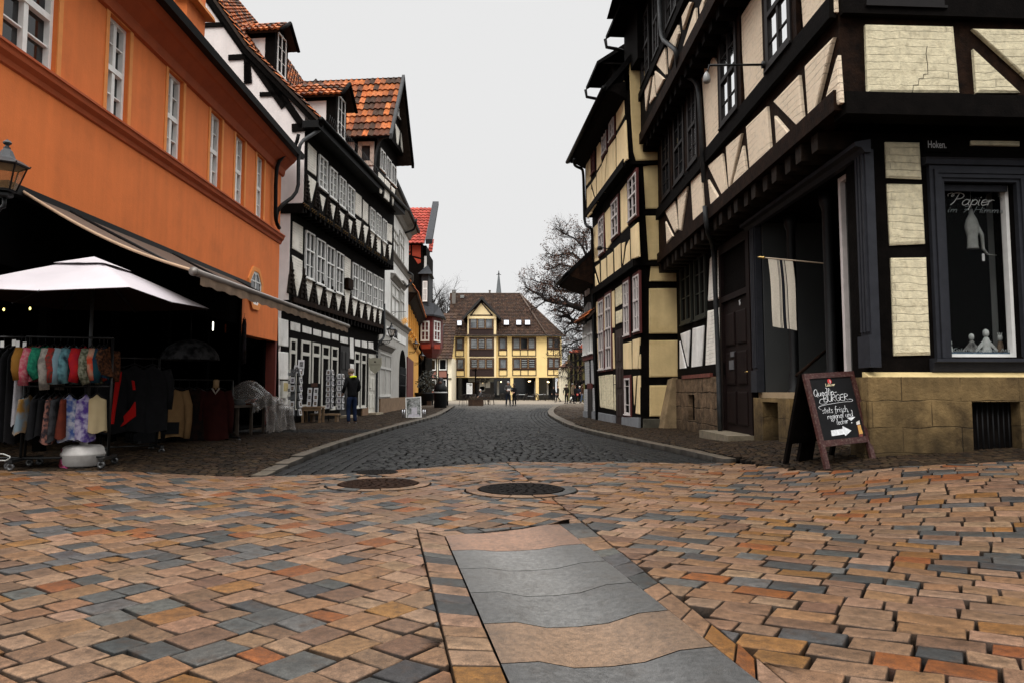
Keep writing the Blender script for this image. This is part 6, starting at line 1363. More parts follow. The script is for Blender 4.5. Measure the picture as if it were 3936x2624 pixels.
panels('infill',RB,Cs,[[(302,320),(330,275),(332,585),(290,592)],[(287,652),(335,642),(335,1000),(273,1008)],[(352,265),(383,255),(383,560),(352,576)],[(355,633),(384,627),(385,1000),(358,985)]],0,WHITEBRICK,rb_,.03,.02)
GREENFR=mat('dark_green_frame',(.012,.014,.009),.6,.2,5)
for(xl,yt,yb,xr)in((112,345,745,180),(200,318,715,272)):
 u0,zb,u1,zt=pxwin(RB,Cs,xl,yt,yb,xr,0);window(RB,rb_,u0,zb,u1,zt,.02,2,(),[(.06,.94,.3),(.06,.94,.6)],fw=.09,bar=.05,gm=mat('olive_glass',(.022,.022,.008),.2,.4,2),fm=GREENFR)
mb=MB();u0,z0=LP(Cs,95,1065,.05);u1,z1=LP(Cs,385,1030,.05);mb.fbox(RB,min(u0,u1),z0-.05,max(u0,u1),z0+.2,0,.07);mb.build('sole_beam',TIMBER,rb_)
RUBBLE=mat('rough_brown_stone',(.13,.085,.05),.95,.5,4,.05,7,bricks=(.62,.36,.02,.35),dirt=((.035,.02,.012),.8,2.2),spec=.15,damp=(.2,1.1,.4))
a_2,z0,b_2,z1=bx2(Cs,195,1065,345,1430,.12);zst=LP(Cs,250,1072,.12)[1]
u9=LP(Cs,80,1200,.12)[0];un0,zn=LP(Cs,156,1180,.12);un1,_=LP(Cs,196,1180,.12);lo_,hi_=min(un0,un1),max(un0,un1)
mb=MB();mb.fbox(RB,a_2,-.1,lo_,zst,-.05,.12);mb.fbox(RB,hi_,-.1,u9,zst,-.05,.12);mb.fbox(RB,lo_,zn,hi_,zst,-.05,.12);mb.fbox(RB,lo_,-.1,hi_,.35,-.05,.12);mb.build('stone_base',RUBBLE,rb_)
mb=MB();u8=RB.L+.02;mb.hexa([RB.P(u9,-.1,0),RB.P(u8,-.1,0),RB.P(u8,-.1,.62),RB.P(u9,-.1,.5),RB.P(u9,zst+.05,0),RB.P(u8,zst+.05,0),RB.P(u8,zst-.0,.28),RB.P(u9,zst+.05,.2)]);mb.build('buttress',mat('buttress_stone',(.20,.14,.075),.95,.35,3,.02,9,dirt=((.06,.04,.02),.6,2)),rb_)
mb=MB();a_3,z0,b_3,z1=bx2(Cs,120,1062,300,1085,.12);mb.fbox(RB,a_3,zst+.002,b_3,zst+.09,0,.14);mb.build('brick_course',mat('old_red_brick',(.12,.03,.018),.9,.4,10,.01,20),rb_)
tube_px(RB,Cr,[(188,-60),(203,330),(338,440),(345,600),(400,650),(505,700),(530,800),(572,1568)],[1.14,1.14,1.10,1.0,.85,.66,.64,.64],.05,'drainpipe',ZINC,rb_)
tube_px(RB,Cs,[(262,-10),(276,140),(318,250),(345,900),(350,1100),(360,1415)],[.64,.62,.16,.16,.18,.22],.05,'drainpipe',ZINC,rb_)
u,z=RB.uv(*Cr(1112,560),J1+.05)
mb=MB();mb.tube([RB.P(u,z,J1+.03),RB.P(u,z,J1+.12)],.06,8);mb.tube([RB.P(u,z,J1+.1),RB.P(u,z-.01,J1+.95)],.018,6);mb.tube([RB.P(u,z,J1+.95),RB.P(u,z-.16,J1+1.0)],.014,6);lb=mb.build('lamp_bracket',BLACKMETAL,rb_);WL[lb.name]=WL[rb_.name]
mb=MB();mb.lathe(RB.P(u,z-.26,J1+1.0),[(.02,.14),(.05,.08),(.062,0),(.045,-.035),(.001,-.04)],12);mb.build('lamp_glass',mat('frosted_lamp',(.22,.22,.21),.3,.1,4),lb)
def applied(o):
 dg=bpy.context.evaluated_depsgraph_get();me=bpy.data.meshes.new_from_object(o.evaluated_get(dg));o.modifiers.clear();o.data=me
def skin(name,chains,m,parent,sub=1):
 """chains: lists of (x, y, z, r); points that coincide are one joint; grown with a Skin modifier"""
 vs,rs,es,idx=[],[],[],{}
 for ch_ in chains:
  pv_=None
  for(x,y,z,r)in ch_:
   k=(round(x,4),round(y,4),round(z,4))
   if k not in idx:idx[k]=len(vs);vs.append((x,y,z));rs.append(r)
   i=idx[k]
   if pv_ is not None and pv_!=i:es.append((pv_,i))
   pv_=i
 me=bpy.data.meshes.new(name);me.from_pydata(vs,es,[]);me.materials.append(m);o=bpy.data.objects.new(name,me);COL.objects.link(o)
 md=o.modifiers.new('skin','SKIN');md.use_smooth_shade=True
 for i,r in enumerate(rs):
  rr=r if isinstance(r,tuple)else(r,r);me.skin_vertices[0].data[i].radius=rr
 for i in range(len(rs)):me.skin_vertices[0].data[i].use_root=(i==0)
 sb=o.modifiers.new('sub','SUBSURF');sb.levels=sub;sb.render_levels=sub
 applied(o);o.parent=parent;WL[o.name]=WL[parent.name];return o
SKIN=mat('skin',(.48,.27,.19),.6,.08,8,spec=.3)
def cloth(name,c,var=.25):return mat(name,c,.9,var,9,.003,60,spec=.1)
BLKCL=cloth('black_cloth',(.008,.008,.009));JEANS=cloth('blue_jeans',(.010,.017,.042));DKBLUE=cloth('dark_navy_cloth',(.012,.015,.024));SHOE=mat('dark_shoe',(.012,.010,.009),.5,.2,5)
def person(label,loc,heading,h=1.75,jacket=BLKCL,trousers=DKBLUE,hair=None,arms=None,legs=None,lean=0.0,head=(0,0),group=None,sit=False,hairlen=0,female=False,extra=None):
 t=thing('person',label,'person',loc,group);t.rotation_euler=(0,0,heading);k=h/1.75;t.scale=(k,k,k)
 WL[t.name]=Vector((0,0,0))
 z0=-.46 if sit else 0.0
 ly=lean
 pel=(0,0,.95+z0);wst=(0,ly*.25,1.10+z0);cst=(0,ly*.7,1.30+z0);nb=(0,ly*1.0,1.47+z0);nt_=(0,ly*1.1+.015+head[0]*.3,1.54+z0);hm=(head[1],ly*1.15+.035+head[0],1.635+z0-abs(head[0])*.25);ht_=(head[1]*1.2,ly*1.15+.02+head[0]*1.2,1.715+z0-abs(head[0])*.35)
 sw=.155 if female else .175
 arms=arms or[((.24,-.02,1.13),(.25,.05,.88)),((-.24,-.02,1.13),(-.25,.05,.88))]
 legs=legs or[((.10,.015,.50),(.11,-.02,.085)),((-.10,.015,.50),(-.11,-.02,.085))]
 body=[[(*pel,.05),(*wst,.05),(*cst,.05),(*nb,.055),(*nt_,.05),(hm[0],hm[1]-.01,hm[2]-.04,.072),(*hm,.086),(*ht_,.06)],[(*hm,.086),(hm[0],hm[1]+.105,hm[2]-.012,.016)],[(*hm,.086),(hm[0]+.088,hm[1]-.01,hm[2]-.01,.02)],[(*hm,.086),(hm[0]-.088,hm[1]-.01,hm[2]-.01,.02)]]
 jk=[[(pel[0],pel[1],pel[2]-.11,(.165,.128)),(pel[0],pel[1],pel[2]-.02,(.168,.13)),(*wst,(.155,.12)),(*cst,(.175,.125)),(*nb,(.075,.07))]]
 for sgn,(el,wr)in zip((1,-1),arms):
  sh=(sgn*sw,cst[1]+(nb[1]-cst[1])*.6,1.41+z0);el=(el[0],el[1]+ly*.5,el[2]+z0);wr=(wr[0],wr[1]+ly*.3,wr[2]+z0)
  body.append([(*cst,.05),(*sh,.035),(*el,.034),(*wr,.030)])
  d=(Vector(wr)-Vector(el)).normalized();side=d.cross(Vector((0,1,0))if abs(d.y)<.9 else Vector((0,0,1))).normalized();up=side.cross(d)
  pm=Vector(wr)+d*.06;body.append([(*wr,.030),(*pm,(.036,.02))])
  for q,(off,ln)in enumerate(((.030,.065),(.010,.078),(-.010,.072),(-.028,.055))):
   f0=pm+d*.025+side*off;f1=f0+d*ln*.5+up*.006;f2=f0+d*ln*.85+up*.022
   body.append([(*pm,(.036,.02)),(*f0,.010),(*f1,.009),(*f2,.008)])
  th0=Vector(wr)+d*.03+side*.035;th1=th0+d*.035+side*.02+up*.012;body.append([(*wr,.030),(*th0,.012),(*th1,.009)])
  jk.append([(*cst,(.175,.125)),(*sh,.078),(*el,.060),(wr[0]-d.x*.02,wr[1]-d.y*.02,wr[2]-d.z*.02,.046)])
 tr_=[[(pel[0],pel[1],pel[2]+.04,(.145,.115)),(pel[0],pel[1],pel[2]-.05,(.15,.12))]]
 sh_=MB()
 for sgn,(kn,an)in zip((1,-1),legs):
  hp=(sgn*.085,pel[1],pel[2]-.09);body.append([(*pel,.05),(*hp,.045),(*kn,.036),(*an,.034)])
  tr_.append([(pel[0],pel[1],pel[2]-.05,(.15,.12)),(hp[0],hp[1],hp[2],.105),(kn[0],kn[1],kn[2],.070),(an[0],an[1],an[2]+.02,.060)])
  fd=Vector((sgn*.12,1,0)).normalized();a0=Vector((an[0],an[1],max(.045,an[2]-.04)))
  sh_.tube([a0-fd*.07+Vector((0,0,0)),a0+fd*.0+Vector((0,0,.02)),a0+fd*.10,a0+fd*.17+Vector((0,0,-.008)),a0+fd*.2+Vector((0,0,-.012))],[.03,.052,.045,.036,.012],8)
 skin('body',body,SKIN,t);skin('jacket',jk,jacket,t);skin('trousers',tr_,trousers,t)
 WL['_p']=Vector((0,0,0));sh_.build('shoes',SHOE,t)
 mb=MB()
 for s_ in(-1,1):mb.lathe((hm[0]+s_*.032,hm[1]+.082,hm[2]+.012),[(.001,-.008),(.009,0),(.001,.008)],6)
 mb.build('eyes',mat('eye_dark',(.01,.008,.007),.3,.1,5),t)
 if hair is not None:
  mb=MB();c_=Vector((hm[0]+(ht_[0]-hm[0])*.4,hm[1]-.018,hm[2]+.022))
  mb.lathe(c_,[(.084,-.03-hairlen),(.098,-.0),(.097,.04),(.078,.085),(.04,.108),(.001,.113)],12,sy=1.08);mb.build('hair',hair,t)
 if extra:extra(t)
 return t
GREYHAIR=mat('grey_hair',(.30,.29,.28),.8,.2,30);DKHAIR=mat('dark_hair',(.02,.014,.010),.7,.2,30);BRHAIR=mat('brown_hair',(.10,.055,.025),.7,.2,30);STUBBLE=mat('cropped_hair',(.20,.15,.12),.9,.2,40);WHITECAP=mat('white_cap',(.6,.58,.55),.9,.05,10)
def face_to(dx,dy):return math.atan2(-dx,dy)
man=gp(*Cl(1060,1548))
def neon(t):
 mb=MB();mb.tube([(.085,-.05,1.475),(.06,-.10,1.49),(0,-.115,1.495),(-.06,-.10,1.49),(-.085,-.05,1.475),(-.06,.02,1.46),(0,.05,1.45),(.06,.02,1.46),(.085,-.05,1.475)],.028,8);mb.build('collar',mat('neon_yellow',(.70,.80,.02),.8,.1,8,emit=((.7,.85,.02),.05)),t)
person('man in black jacket and jeans with neon yellow collar by the card racks',man,face_to(-.75,.75),1.80,BLKCL,JEANS,STUBBLE,arms=[((.27,.0,1.15),(.22,.16,.98)),((-.27,.0,1.15),(-.22,.16,.98))],legs=[((.11,.02,.50),(.12,-.02,.085)),((-.11,.02,.50),(-.12,-.03,.085))],head=(.05,0),extra=neon)
def gq(x,y):return gp(*Cq(x,y))
GREYJ=cloth('grey_patterned_jacket',(.05,.05,.05),.5);BEIGE=cloth('beige_coat',(.22,.17,.12));GREENJ=cloth('dark_green_coat',(.02,.022,.016));BROWNJ=cloth('brown_jacket',(.07,.035,.02));LBLUE=cloth('light_blue_jeans',(.09,.13,.20))
def phone(t):
 mb=MB();mb.box((0,.34,1.17),(.20,.012,.14));mb.build('paper',mat('white_paper'),t)
person('grey bearded man in patterned jumper holding a paper, left of the couple in the street',gq(1187,402),face_to(.1,-1),1.82,GREYJ,DKBLUE,GREYHAIR,arms=[((.26,.05,1.17),(.10,.28,1.12)),((-.26,.05,1.17),(-.10,.28,1.12))],legs=[((.12,.02,.50),(.14,.0,.085)),((-.12,.02,.5),(-.14,0,.085))],head=(.03,0),extra=phone)
person('woman in black coat and dark hair standing close beside the bearded man',gq(1266,399),face_to(-.5,-1),1.68,BLKCL,BLKCL,DKHAIR,arms=[((.22,.04,1.15),(.10,.22,1.05)),((-.22,.04,1.15),(-.1,.22,1.05))],head=(.03,0),female=True,hairlen=.1)
person('person in dark hooded coat, leftmost of the walkers at the café tables',gq(1775,332),face_to(.3,-1),1.68,BLKCL,BLKCL,DKHAIR,female=True)
walk=[((.10,.10,.52),(.10,.16,.085)),((-.10,.02,.50),(-.11,-.26,.12))]
walkr=[((.10,.02,.50),(.10,-.26,.12)),((-.10,.12,.52),(-.10,.20,.085))]
person('walking person in black with bald head, striding left past the tables',gq(1830,350),face_to(-1,-.2),1.70,BLKCL,BLKCL,STUBBLE,legs=walk)
person('person in striped dark poncho at the front of the group on the right',gq(1940,367),face_to(-.5,-.7),1.74,GREENJ,BLKCL,DKHAIR,female=True,arms=[((.28,.05,1.12),(.22,.12,.9)),((-.28,.05,1.12),(-.22,.12,.9))])
def bag(t):
 mb=MB();mb.box((.30,.05,.66),(.06,.22,.30));mb.build('strap',BLKCL,t)
person('grey haired man with beige sleeve striding right in the group',gq(2015,368),face_to(.9,-.35),1.80,BEIGE,BLKCL,GREYHAIR,legs=walk)
person('person in black at the back of the group behind the beige man',gq(2052,352),face_to(.2,-1),1.68,BLKCL,BLKCL,BRHAIR)
person('person with white cap pushing the red pushchair',gq(2112,345),face_to(-.4,-.9),1.66,DKBLUE,BLKCL,WHITECAP,arms=[((.24,.08,1.14),(.18,.30,1.02)),((-.24,.08,1.14),(-.18,.30,1.02))])
person('person in brown jacket and light blue flared jeans at the right of the group',gq(2148,362),face_to(-1,-.2),1.76,BROWNJ,LBLUE,BRHAIR,legs=walkr,hairlen=.08)
c_=gq(2003,350);tb=thing('carrier_bag','white plastic carrier bag hanging beside the striding man','bag',c_)
mb=MB();mb.lathe(c_+Vector((0,0,.12)),[(.10,0),(.17,.05),(.15,.3),(.05,.42)],10,sy=.6);mb.build('bag',mat('white_plastic_bag',(.6,.6,.58),.5,.1,8),tb);mb=MB();mb.tube([c_+Vector((-.03,0,.52)),c_+Vector((0,0,.72)),c_+Vector((.03,0,.52))],.01,5);mb.build('handle',mat('white_plastic_bag'),tb)
c_=gq(2080,342);pc_=thing('pushchair','black pushchair with a red blanket among the walkers','pushchair',c_)
mb=MB();mb.tube([c_+Vector((-.25,-.3,.12)),c_+Vector((-.22,.1,.55)),c_+Vector((-.22,.5,1.05))],.02,6);mb.tube([c_+Vector((.25,-.3,.12)),c_+Vector((.22,.1,.55)),c_+Vector((.22,.5,1.05))],.02,6);mb.tube([c_+Vector((-.22,.5,1.05)),c_+Vector((.22,.5,1.05))],.02,6);mb.tube([c_+Vector((-.25,.35,.12)),c_+Vector((-.22,.1,.55))],.02,6);mb.tube([c_+Vector((.25,.35,.12)),c_+Vector((.22,.1,.55))],.02,6);mb.build('frame',BLACKMETAL,pc_)
mb=MB();mb.box(c_+Vector((0,0,.55)),(.40,.55,.2));mb.box(c_+Vector((0,.25,.78)),(.40,.1,.45));mb.build('seat',BLKCL,pc_)
mb=MB();mb.lathe(c_+Vector((0,-.08,.62)),[(.22,0),(.21,.12),(.15,.22),(.001,.26)],10);mb.build('blanket',mat('red_blanket',(.35,.015,.015),.9,.2,8),pc_)
mb=MB();mb.lathe(c_+Vector((0,.25,.85)),[(.26,0),(.25,.15),(.15,.28),(.001,.32)],10);mb.build('hood',BLKCL,pc_)
for(x,y)in((-.26,-.3),(.26,-.3),(-.26,.35),(.26,.35)):
 mb=MB();M=Matrix.Rotation(math.pi/2,3,'Y');mb.lathe(c_+Vector((x,y,.13)),[(.13,-.02),(.13,.02),(.09,.02),(.09,-.02),(.13,-.02)],14,M=M,cap=False);mb.build('wheel',BLACKMETAL,pc_)
WICK=mat('dark_wicker',(.022,.015,.010),.7,.4,20,.004,60)
def chair_at(loc,rz,label,group):
 t=thing('cafe_chair',label,'chair',loc,group);WL[t.name]=Vector((0,0,0));t.rotation_euler=(0,0,rz)
 mb=MB();mb.lathe((0,0,.42),[(.001,0),(.24,0),(.25,.02),(.24,.045),(.001,.045)],14);mb.build('seat',WICK,t)
 mb=MB();mb.tube([(-.25,.1,.66),(-.27,-.1,.70),(-.2,-.24,.82),(0,-.29,.88),(.2,-.24,.82),(.27,-.1,.70),(.25,.1,.66)],.022,6)
 for a in range(-3,4):mb.tube([(a*.07,-.24+abs(a)*.02,.45),(a*.075,-.28+abs(a)*.022,.84-abs(a)*.02)],.012,5)
 for s_ in(-1,1):mb.tube([(s_*.24,.1,.44),(s_*.255,.1,.66)],.015,5)
 mb.build('backrest',WICK,t)
 for(x,y)in((-.2,.2),(.2,.2),(-.2,-.2),(.2,-.2)):mb=MB();mb.tube([(x*.9,y*.9,.43),(x*1.1,y*1.15,0)],.016,6);mb.build('leg',WICK,t)
 return t
ch0=chair_at(gq(605,398),.6,'dark wicker café chair alone at the left of the planter box','wicker café chairs by the planter box')
for(x,y,rz,lb)in((722,385,2.4,'dark wicker café chair tucked behind the planter box'),(880,382,-.4,'dark wicker café chair just right of the planter box'),(915,378,2.9,'dark wicker café chair second from the right, back to the square'),(968,382,1.5,'dark wicker café chair at the right end, seen from its side')):dup(ch0,gq(x,y),rz,lb)
DKCH='dark café chairs at the white tables'
for i,(x,y)in enumerate(((1290,331),(1405,329),(1500,331),(1535,328),(1568,332),(1672,330),(1110,328),(1240,330))):dup(ch0,gq(x,y),R.uniform(0,6),'dark wicker chair at the white café tables in front of the shop',DKCH)
WTAB=mat('white_table_top',(.72,.74,.76),.35,.05,4)
tabs=[]
def table_at(loc,label,group):
 t=thing('cafe_table',label,'table',loc,group);WL[t.name]=Vector((0,0,0))
 mb=MB();mb.box((0,0,.735),(.95,.7,.04));mb.build('table_top',WTAB,t)
 for(x,y)in((-.38,-.25),(.38,-.25),(-.38,.25),(.38,.25)):mb=MB();mb.tube([(x,y,.71),(x*1.05,y*1.1,0)],.03,6);mb.build('leg',BLACKMETAL,t)
 return t
tb0=table_at(gq(1355,330),'white topped café table, leftmost of the three right of the couple','white café tables')
dup(tb0,gq(1478,330),0,'white topped café table, middle one of the three',scale=.75);dup(tb0,gq(1620,329),0,'white topped café table, rightmost of the three')
c_=gq(770,396);pb=thing('planter_box','brown wooden planter box with twigs among the café chairs','planter',c_)
PLW=mat('planter_wood',(.05,.026,.014),.8,.4,8,.006,30)
mb=MB()
for k in range(8):mb.box(c_+Vector((-.55+1.1*(k+.5)/8,-.2,.22)),(.13,.04,.44))
mb.box(c_+Vector((0,.2,.22)),(1.1,.04,.44));mb.box(c_+Vector((-.55,0,.22)),(.04,.38,.44));mb.box(c_+Vector((.55,0,.22)),(.04,.38,.44));mb.box(c_+Vector((0,0,.36)),(1.06,.36,.04));mb.box(c_+Vector((0,-.22,.43)),(1.16,.05,.05));mb.build('box',PLW,pb)
mb=MB()
for k in range(60):
 x=R.uniform(-.5,.5);y=R.uniform(-.15,.15);mb.tube([c_+Vector((x,y,.38)),c_+Vector((x+R.uniform(-.12,.12),y,.4+R.uniform(.1,.32)))],.008,4)
mb.build('twigs',mat('twig',(.05,.035,.02),.9,.3,8),pb)
c_=gq(765,350);c_.z=0;zt_p=c_.y*(1504-C6(0,1042)[1])/F+CAMH
wp_=thing('wooden_post','tall dark wooden post with a short crossbar in front of the yellow building','post',c_)
mb=MB();mb.box(c_+Vector((0,0,zt_p/2)),(.14,.14,zt_p));mb.build('post',TIMBER,wp_);mb=MB();mb.box(c_+Vector((-.1,0,zt_p-.2)),(.5,.12,.1));mb.build('crossbar',TIMBER_BR,wp_);mb=MB();mb.box(c_+Vector((0,0,.9)),(.3,.3,.2));mb.build('base',TIMBER,wp_)
c_=gq(686,330);c_.z=0;wv=74/3.36/F*c_.y;z0=CAMH-(Cq(0,243)[1]-HOR)/F*c_.y;z1=CAMH+(HOR-Cq(0,103)[1])/F*c_.y
mbrd=thing('menu_board','tall white menu board on a dark post in front of the shop','menu board',c_)
mb=MB();mb.box(c_+Vector((0,0,(z0+z1)/2)),(wv,.06,z1-z0));mb.build('panel',mat('white_board',(.66,.66,.64),.5,.06,3),mbrd)
mb=MB();mb.box(c_+Vector((0,.08,z1/2)),(.12,.08,z1));mb.build('post',BLACKMETAL,mbrd)
mb=MB()
for r_ in range(7):
 y=z1-(z1-z0)*(.3+.09*r_)
 for k in range(6):mb.box(c_+Vector((-wv*.36+k*wv*.13,-.033,y)),(wv*R.uniform(.06,.11),.004,.035))
mb.lathe(c_+Vector((wv*.2,-.035,z1-(z1-z0)*.14)),[(.001,-.002),(.16,-.002),(.16,.002),(.001,.002)],14,M=Matrix.Rotation(math.pi/2,3,'X'));mb.box(c_+Vector((-wv*.2,-.034,z1-(z1-z0)*.13)),(.32,.004,.08));mb.build('print',mat('grey_print',(.22,.22,.21),.8,.1,5),mbrd)
sc_=gq(850,392);sc_=Vector((sc_.x,sc_.y+9,0));
b0_=gp(*Cq(850,345));bt=thing('bench','dark wooden bench under the seated man','bench',b0_)
mb=MB();mb.box(b0_+Vector((0,0,.44)),(1.6,.42,.06));mb.build('seat',PLW,bt)
for x in(-.65,.65):mb=MB();mb.box(b0_+Vector((x,0,.205)),(.08,.36,.41));mb.build('leg',PLW,bt)
person('man in grey coat and white cap sitting on the bench, hunched forward',b0_+Vector((0,0,.02)),face_to(-1,-.2),1.75,cloth('grey_coat',(.075,.075,.08)),BLKCL,WHITECAP,legs=[((.11,.42,.50),(.11,.42,.085)),((-.11,.42,.50),(-.11,.40,.085))],arms=[((.23,.12,1.14),(.14,.34,1.02)),((-.23,.12,1.14),(-.14,.34,1.02))],lean=.16,sit=True)
c_=gq(310,438);bn_=thing('litter_bin','black barrel shaped litter bin with a pale band by the left kerb','litter bin',c_)
mb=MB();mb.lathe(c_,[(.36,0),(.36,.05),(.39,.1),(.40,.9),(.42,.95),(.42,1.02)],20);mb.build('barrel',BLACKMETAL,bn_);mb=MB();mb.lathe(c_,[(.43,.98),(.43,1.06),(.40,1.06),(.40,.98)],20);mb.build('band',mat('pale_band',(.5,.5,.48),.6,.1,5),bn_)
mb=MB();mb.lathe(c_,[(.40,1.02),(.41,1.25),(.32,1.5),(.22,1.62),(.18,1.8),(.12,1.92),(.001,1.96)],18);mb.build('hood',BLACKMETAL,bn_)
mb=MB();mb.lathe(c_+Vector((.02,-.28,1.62)),[(.001,-.1),(.10,-.05),(.10,.05),(.001,.1)],10,sy=.5);mb.build('badge',mat('brown_badge',(.10,.045,.03),.7,.2,5),bn_)
c_=gq(403,404);c_.z=0;pl_=thing('thin_post','thin dark sign post standing behind the litter bin','post',c_);zt=CAMH+(HOR-Cf(0,1230)[1])/F*c_.y
mb=MB();mb.tube([c_,c_+Vector((0,0,zt))],[.06,.045],8);mb.build('pole',BLACKMETAL,pl_);mb=MB();mb.lathe(c_+Vector((0,0,zt)),[(.06,-.02),(.08,.02),(.001,.1)],8);mb.build('finial',BLACKMETAL,pl_)
c_=gq(110,400);pt=thing('potted_shrub','small potted evergreen shrub by the left pavement','plant',c_)
mb=MB();mb.lathe(c_,[(.5,0),(.62,.1),(.72,.85),(.78,.9),(.78,1.0),(.6,1.0)],16);mb.build('pot',BLACKMETAL,pt)
mb=MB();mb.tube([c_+Vector((0,0,.9)),c_+Vector((.25,0,1.5))],.05,6);mb.build('trunk',TIMBER_BR,pt)
LEAFD=mat('dark_leaf',(.020,.022,.014),.6,.5,8)
mb=MB()
for k in range(420):
 a=R.uniform(0,6.28);r=R.random()**.5*1.1;z=R.uniform(1.1,2.6);f_=1-abs(z-1.8)/1.2;p=c_+Vector((.25+r*f_*math.cos(a),r*f_*math.sin(a),z));q=Vector((R.uniform(-1,1),R.uniform(-1,1),R.uniform(-.6,1))).normalized()*.16;s_=q.orthogonal().normalized()*.05
 mb._add([p,p+q*.5+s_,p+q,p+q*.5-s_],[(0,1,2,3)])
mb.build('foliage',LEAFD,pt)
CRATE=mat('crate_wood',(.20,.11,.06),.8,.25,8,.004,30)
for(x,y,w_,lb)in((147,400,.55,'brown wooden crate beside the potted shrub, the taller one'),(168,402,.30,'small dark wooden crate at the right of the taller crate')):
 c_=gq(x,y);h_=.62 if w_>.4 else .38;t=thing('wooden_crate',lb,'crate',c_,'crates by the shrub')
 mb=MB();mb.box(c_+Vector((0,0,h_/2)),(w_,.5,h_-.06));mb.build('body',CRATE if w_>.4 else PLW,t)
 mb=MB();mb.box(c_+Vector((0,0,h_-.015)),(w_+.04,.54,.03));mb.build('lid',CRATE if w_>.4 else PLW,t)
LGL=mat('lantern_glass',(.26,.15,.07),.15,.3,2,transl=.62,spec=.5)
def lantern(label,loc,rz=0.0,bracket=.75):
 t=thing('wall_lantern',label,'street lantern',loc);WL[t.name]=Vector((0,0,0));t.rotation_euler=(0,0,rz)
 B=BLACKMETAL
 mb=MB();mb.lathe((0,0,0),[(.06,-.42),(.085,-.40),(.085,-.36),(.055,-.34),(.11,-.325),(.11,-.31)],6,smooth=False);mb.build('base',B,t)
 mb=MB();mb.lathe((0,0,0),[(.10,-.305),(.195,.095)],6,smooth=False,cap=False);mb.build('glass',LGL,t)
 mb=MB()
 for k in range(6):
  a=2*math.pi*(k+.5)/6;mb.tube([(.104*math.cos(a),.104*math.sin(a),-.31),(.2*math.cos(a),.2*math.sin(a),.10),(.235*math.cos(a),.235*math.sin(a),.135)],.011,4)
 for z,r in((-.30,.104),(.10,.20)):mb.tube([(r*math.cos(2*math.pi*(k+.5)/6),r*math.sin(2*math.pi*(k+.5)/6),z)for k in range(7)],.013,4)
 mb.build('frame',B,t)
 mb=MB();mb.lathe((0,0,0),[(.225,.10),(.235,.115),(.15,.20),(.09,.235),(.085,.25),(.055,.36),(.035,.39),(.035,.42),(.02,.43),(.02,.455),(.04,.475),(.045,.50),(.03,.53),(.001,.56)],6,smooth=False);mb.build('cap',mat('lantern_zinc',(.035,.036,.038),.4,.3,6,metal=.4),t)
 mb=MB();b=bracket
 mb.tube([(0,0,-.42),(0,0,-.58),(-.1,0,-.62),(-b,0,-.62)],.022,6)
 mb.tube([(0,0,-.52),(-.12,0,-.78),(-b*.55,0,-.82),(-b,0,-1.05)],.018,6)
 for(cx_,cz_,r)in((-.2,-.70,.07),(-.38,-.72,.09),(-.58,-.78,.11)):
  mb.tube([(cx_+r*(1-k/14*.7)*math.cos(k*.55),0,cz_+r*(1-k/14*.7)*math.sin(k*.55))for k in range(14)],.012,5)
 mb.box((-b,0,-.82),(.03,.1,.6));mb.build('bracket',B,t)
 return t
ln0=lantern('large old lantern on the orange house, half cut by the left picture edge',Vector((-5.72,7.85,0)))
ln0.location=Vector((Dd(12,395)[0]-CX,0,0))*0
def onray(px,py,Y):
 r=ray(px,py);return CAM+r*(Y/r.y)
for c_ in ln0.children:
 for v in c_.data.vertices:z_=v.co.z;v.co.z=.1+(z_-.1)*(.68 if z_>.1 else .70)
ln0.location=onray(*Dd(13,402),7.75)
for(x,y,Y,lb)in((139,925,30.9,'black wall lantern on scrolled bracket at the corner of the half timbered house'),(313,1020,44.0,'black wall lantern on the ochre house, between the other two small ones'),(361,1105,51.0,'black wall lantern furthest down the left side, below the red oriel')):dup(ln0,onray(*Cf(x,y),Y),0,lb)
c_=onray(*Cf(235,848),35.5);st_=thing('paper_star','orange many pointed paper star hanging from a bracket','star',c_)
STARM=mat('star_paper',(.62,.36,.12),.7,.2,6,emit=((1,.6,.25),.25));mb=MB()
for k in range(26):
 z=1-2*(k+.5)/26;a=k*2.399;d=Vector((math.cos(a)*math.sqrt(1-z*z),math.sin(a)*math.sqrt(1-z*z),z));x=d.orthogonal().normalized();y=d.cross(x)
 bs_=[c_+d*.06+(x*math.cos(q*1.571)+y*math.sin(q*1.571))*.04 for q in range(4)];mb._add(bs_+[c_+d*.27],[(0,1,4),(1,2,4),(2,3,4),(3,0,4),(3,2,1,0)])
mb.build('points',STARM,st_)
mb=MB();w0=Vector((c_.x-.95,c_.y,c_.z+.45));mb.tube([w0,w0+Vector((1.0,0,.02))],.015,5);mb.tube([w0+Vector((0,0,-.3)),w0+Vector((.5,0,0))],.012,5);mb.tube([c_+Vector((0,0,.46)),c_+Vector((0,0,.2))],.006,4);mb.build('bracket',BLACKMETAL,st_)
c_=onray(*Cl(1370,760),29.6);ss=thing('shield_sign','cream shield shaped hanging shop sign on a thin bracket','sign',c_)
SHM=mat('cream_sign',(.36,.34,.26),.6,.12,5)
pts=[(-.27,.34),(-.2,.30),(0,.34),(.2,.30),(.27,.34),(.28,.05),(.2,-.2),(0,-.36),(-.2,-.2),(-.28,.05)]
mb=MB();n_=len(pts);mb._add([c_+Vector((x,-.02,z))for x,z in pts]+[c_+Vector((x,.02,z))for x,z in pts],[tuple(range(n_)),tuple(range(n_,2*n_))[::-1]]+[(i,(i+1)%n_,n_+(i+1)%n_,n_+i)for i in range(n_)]);mb.build('shield',SHM,ss)
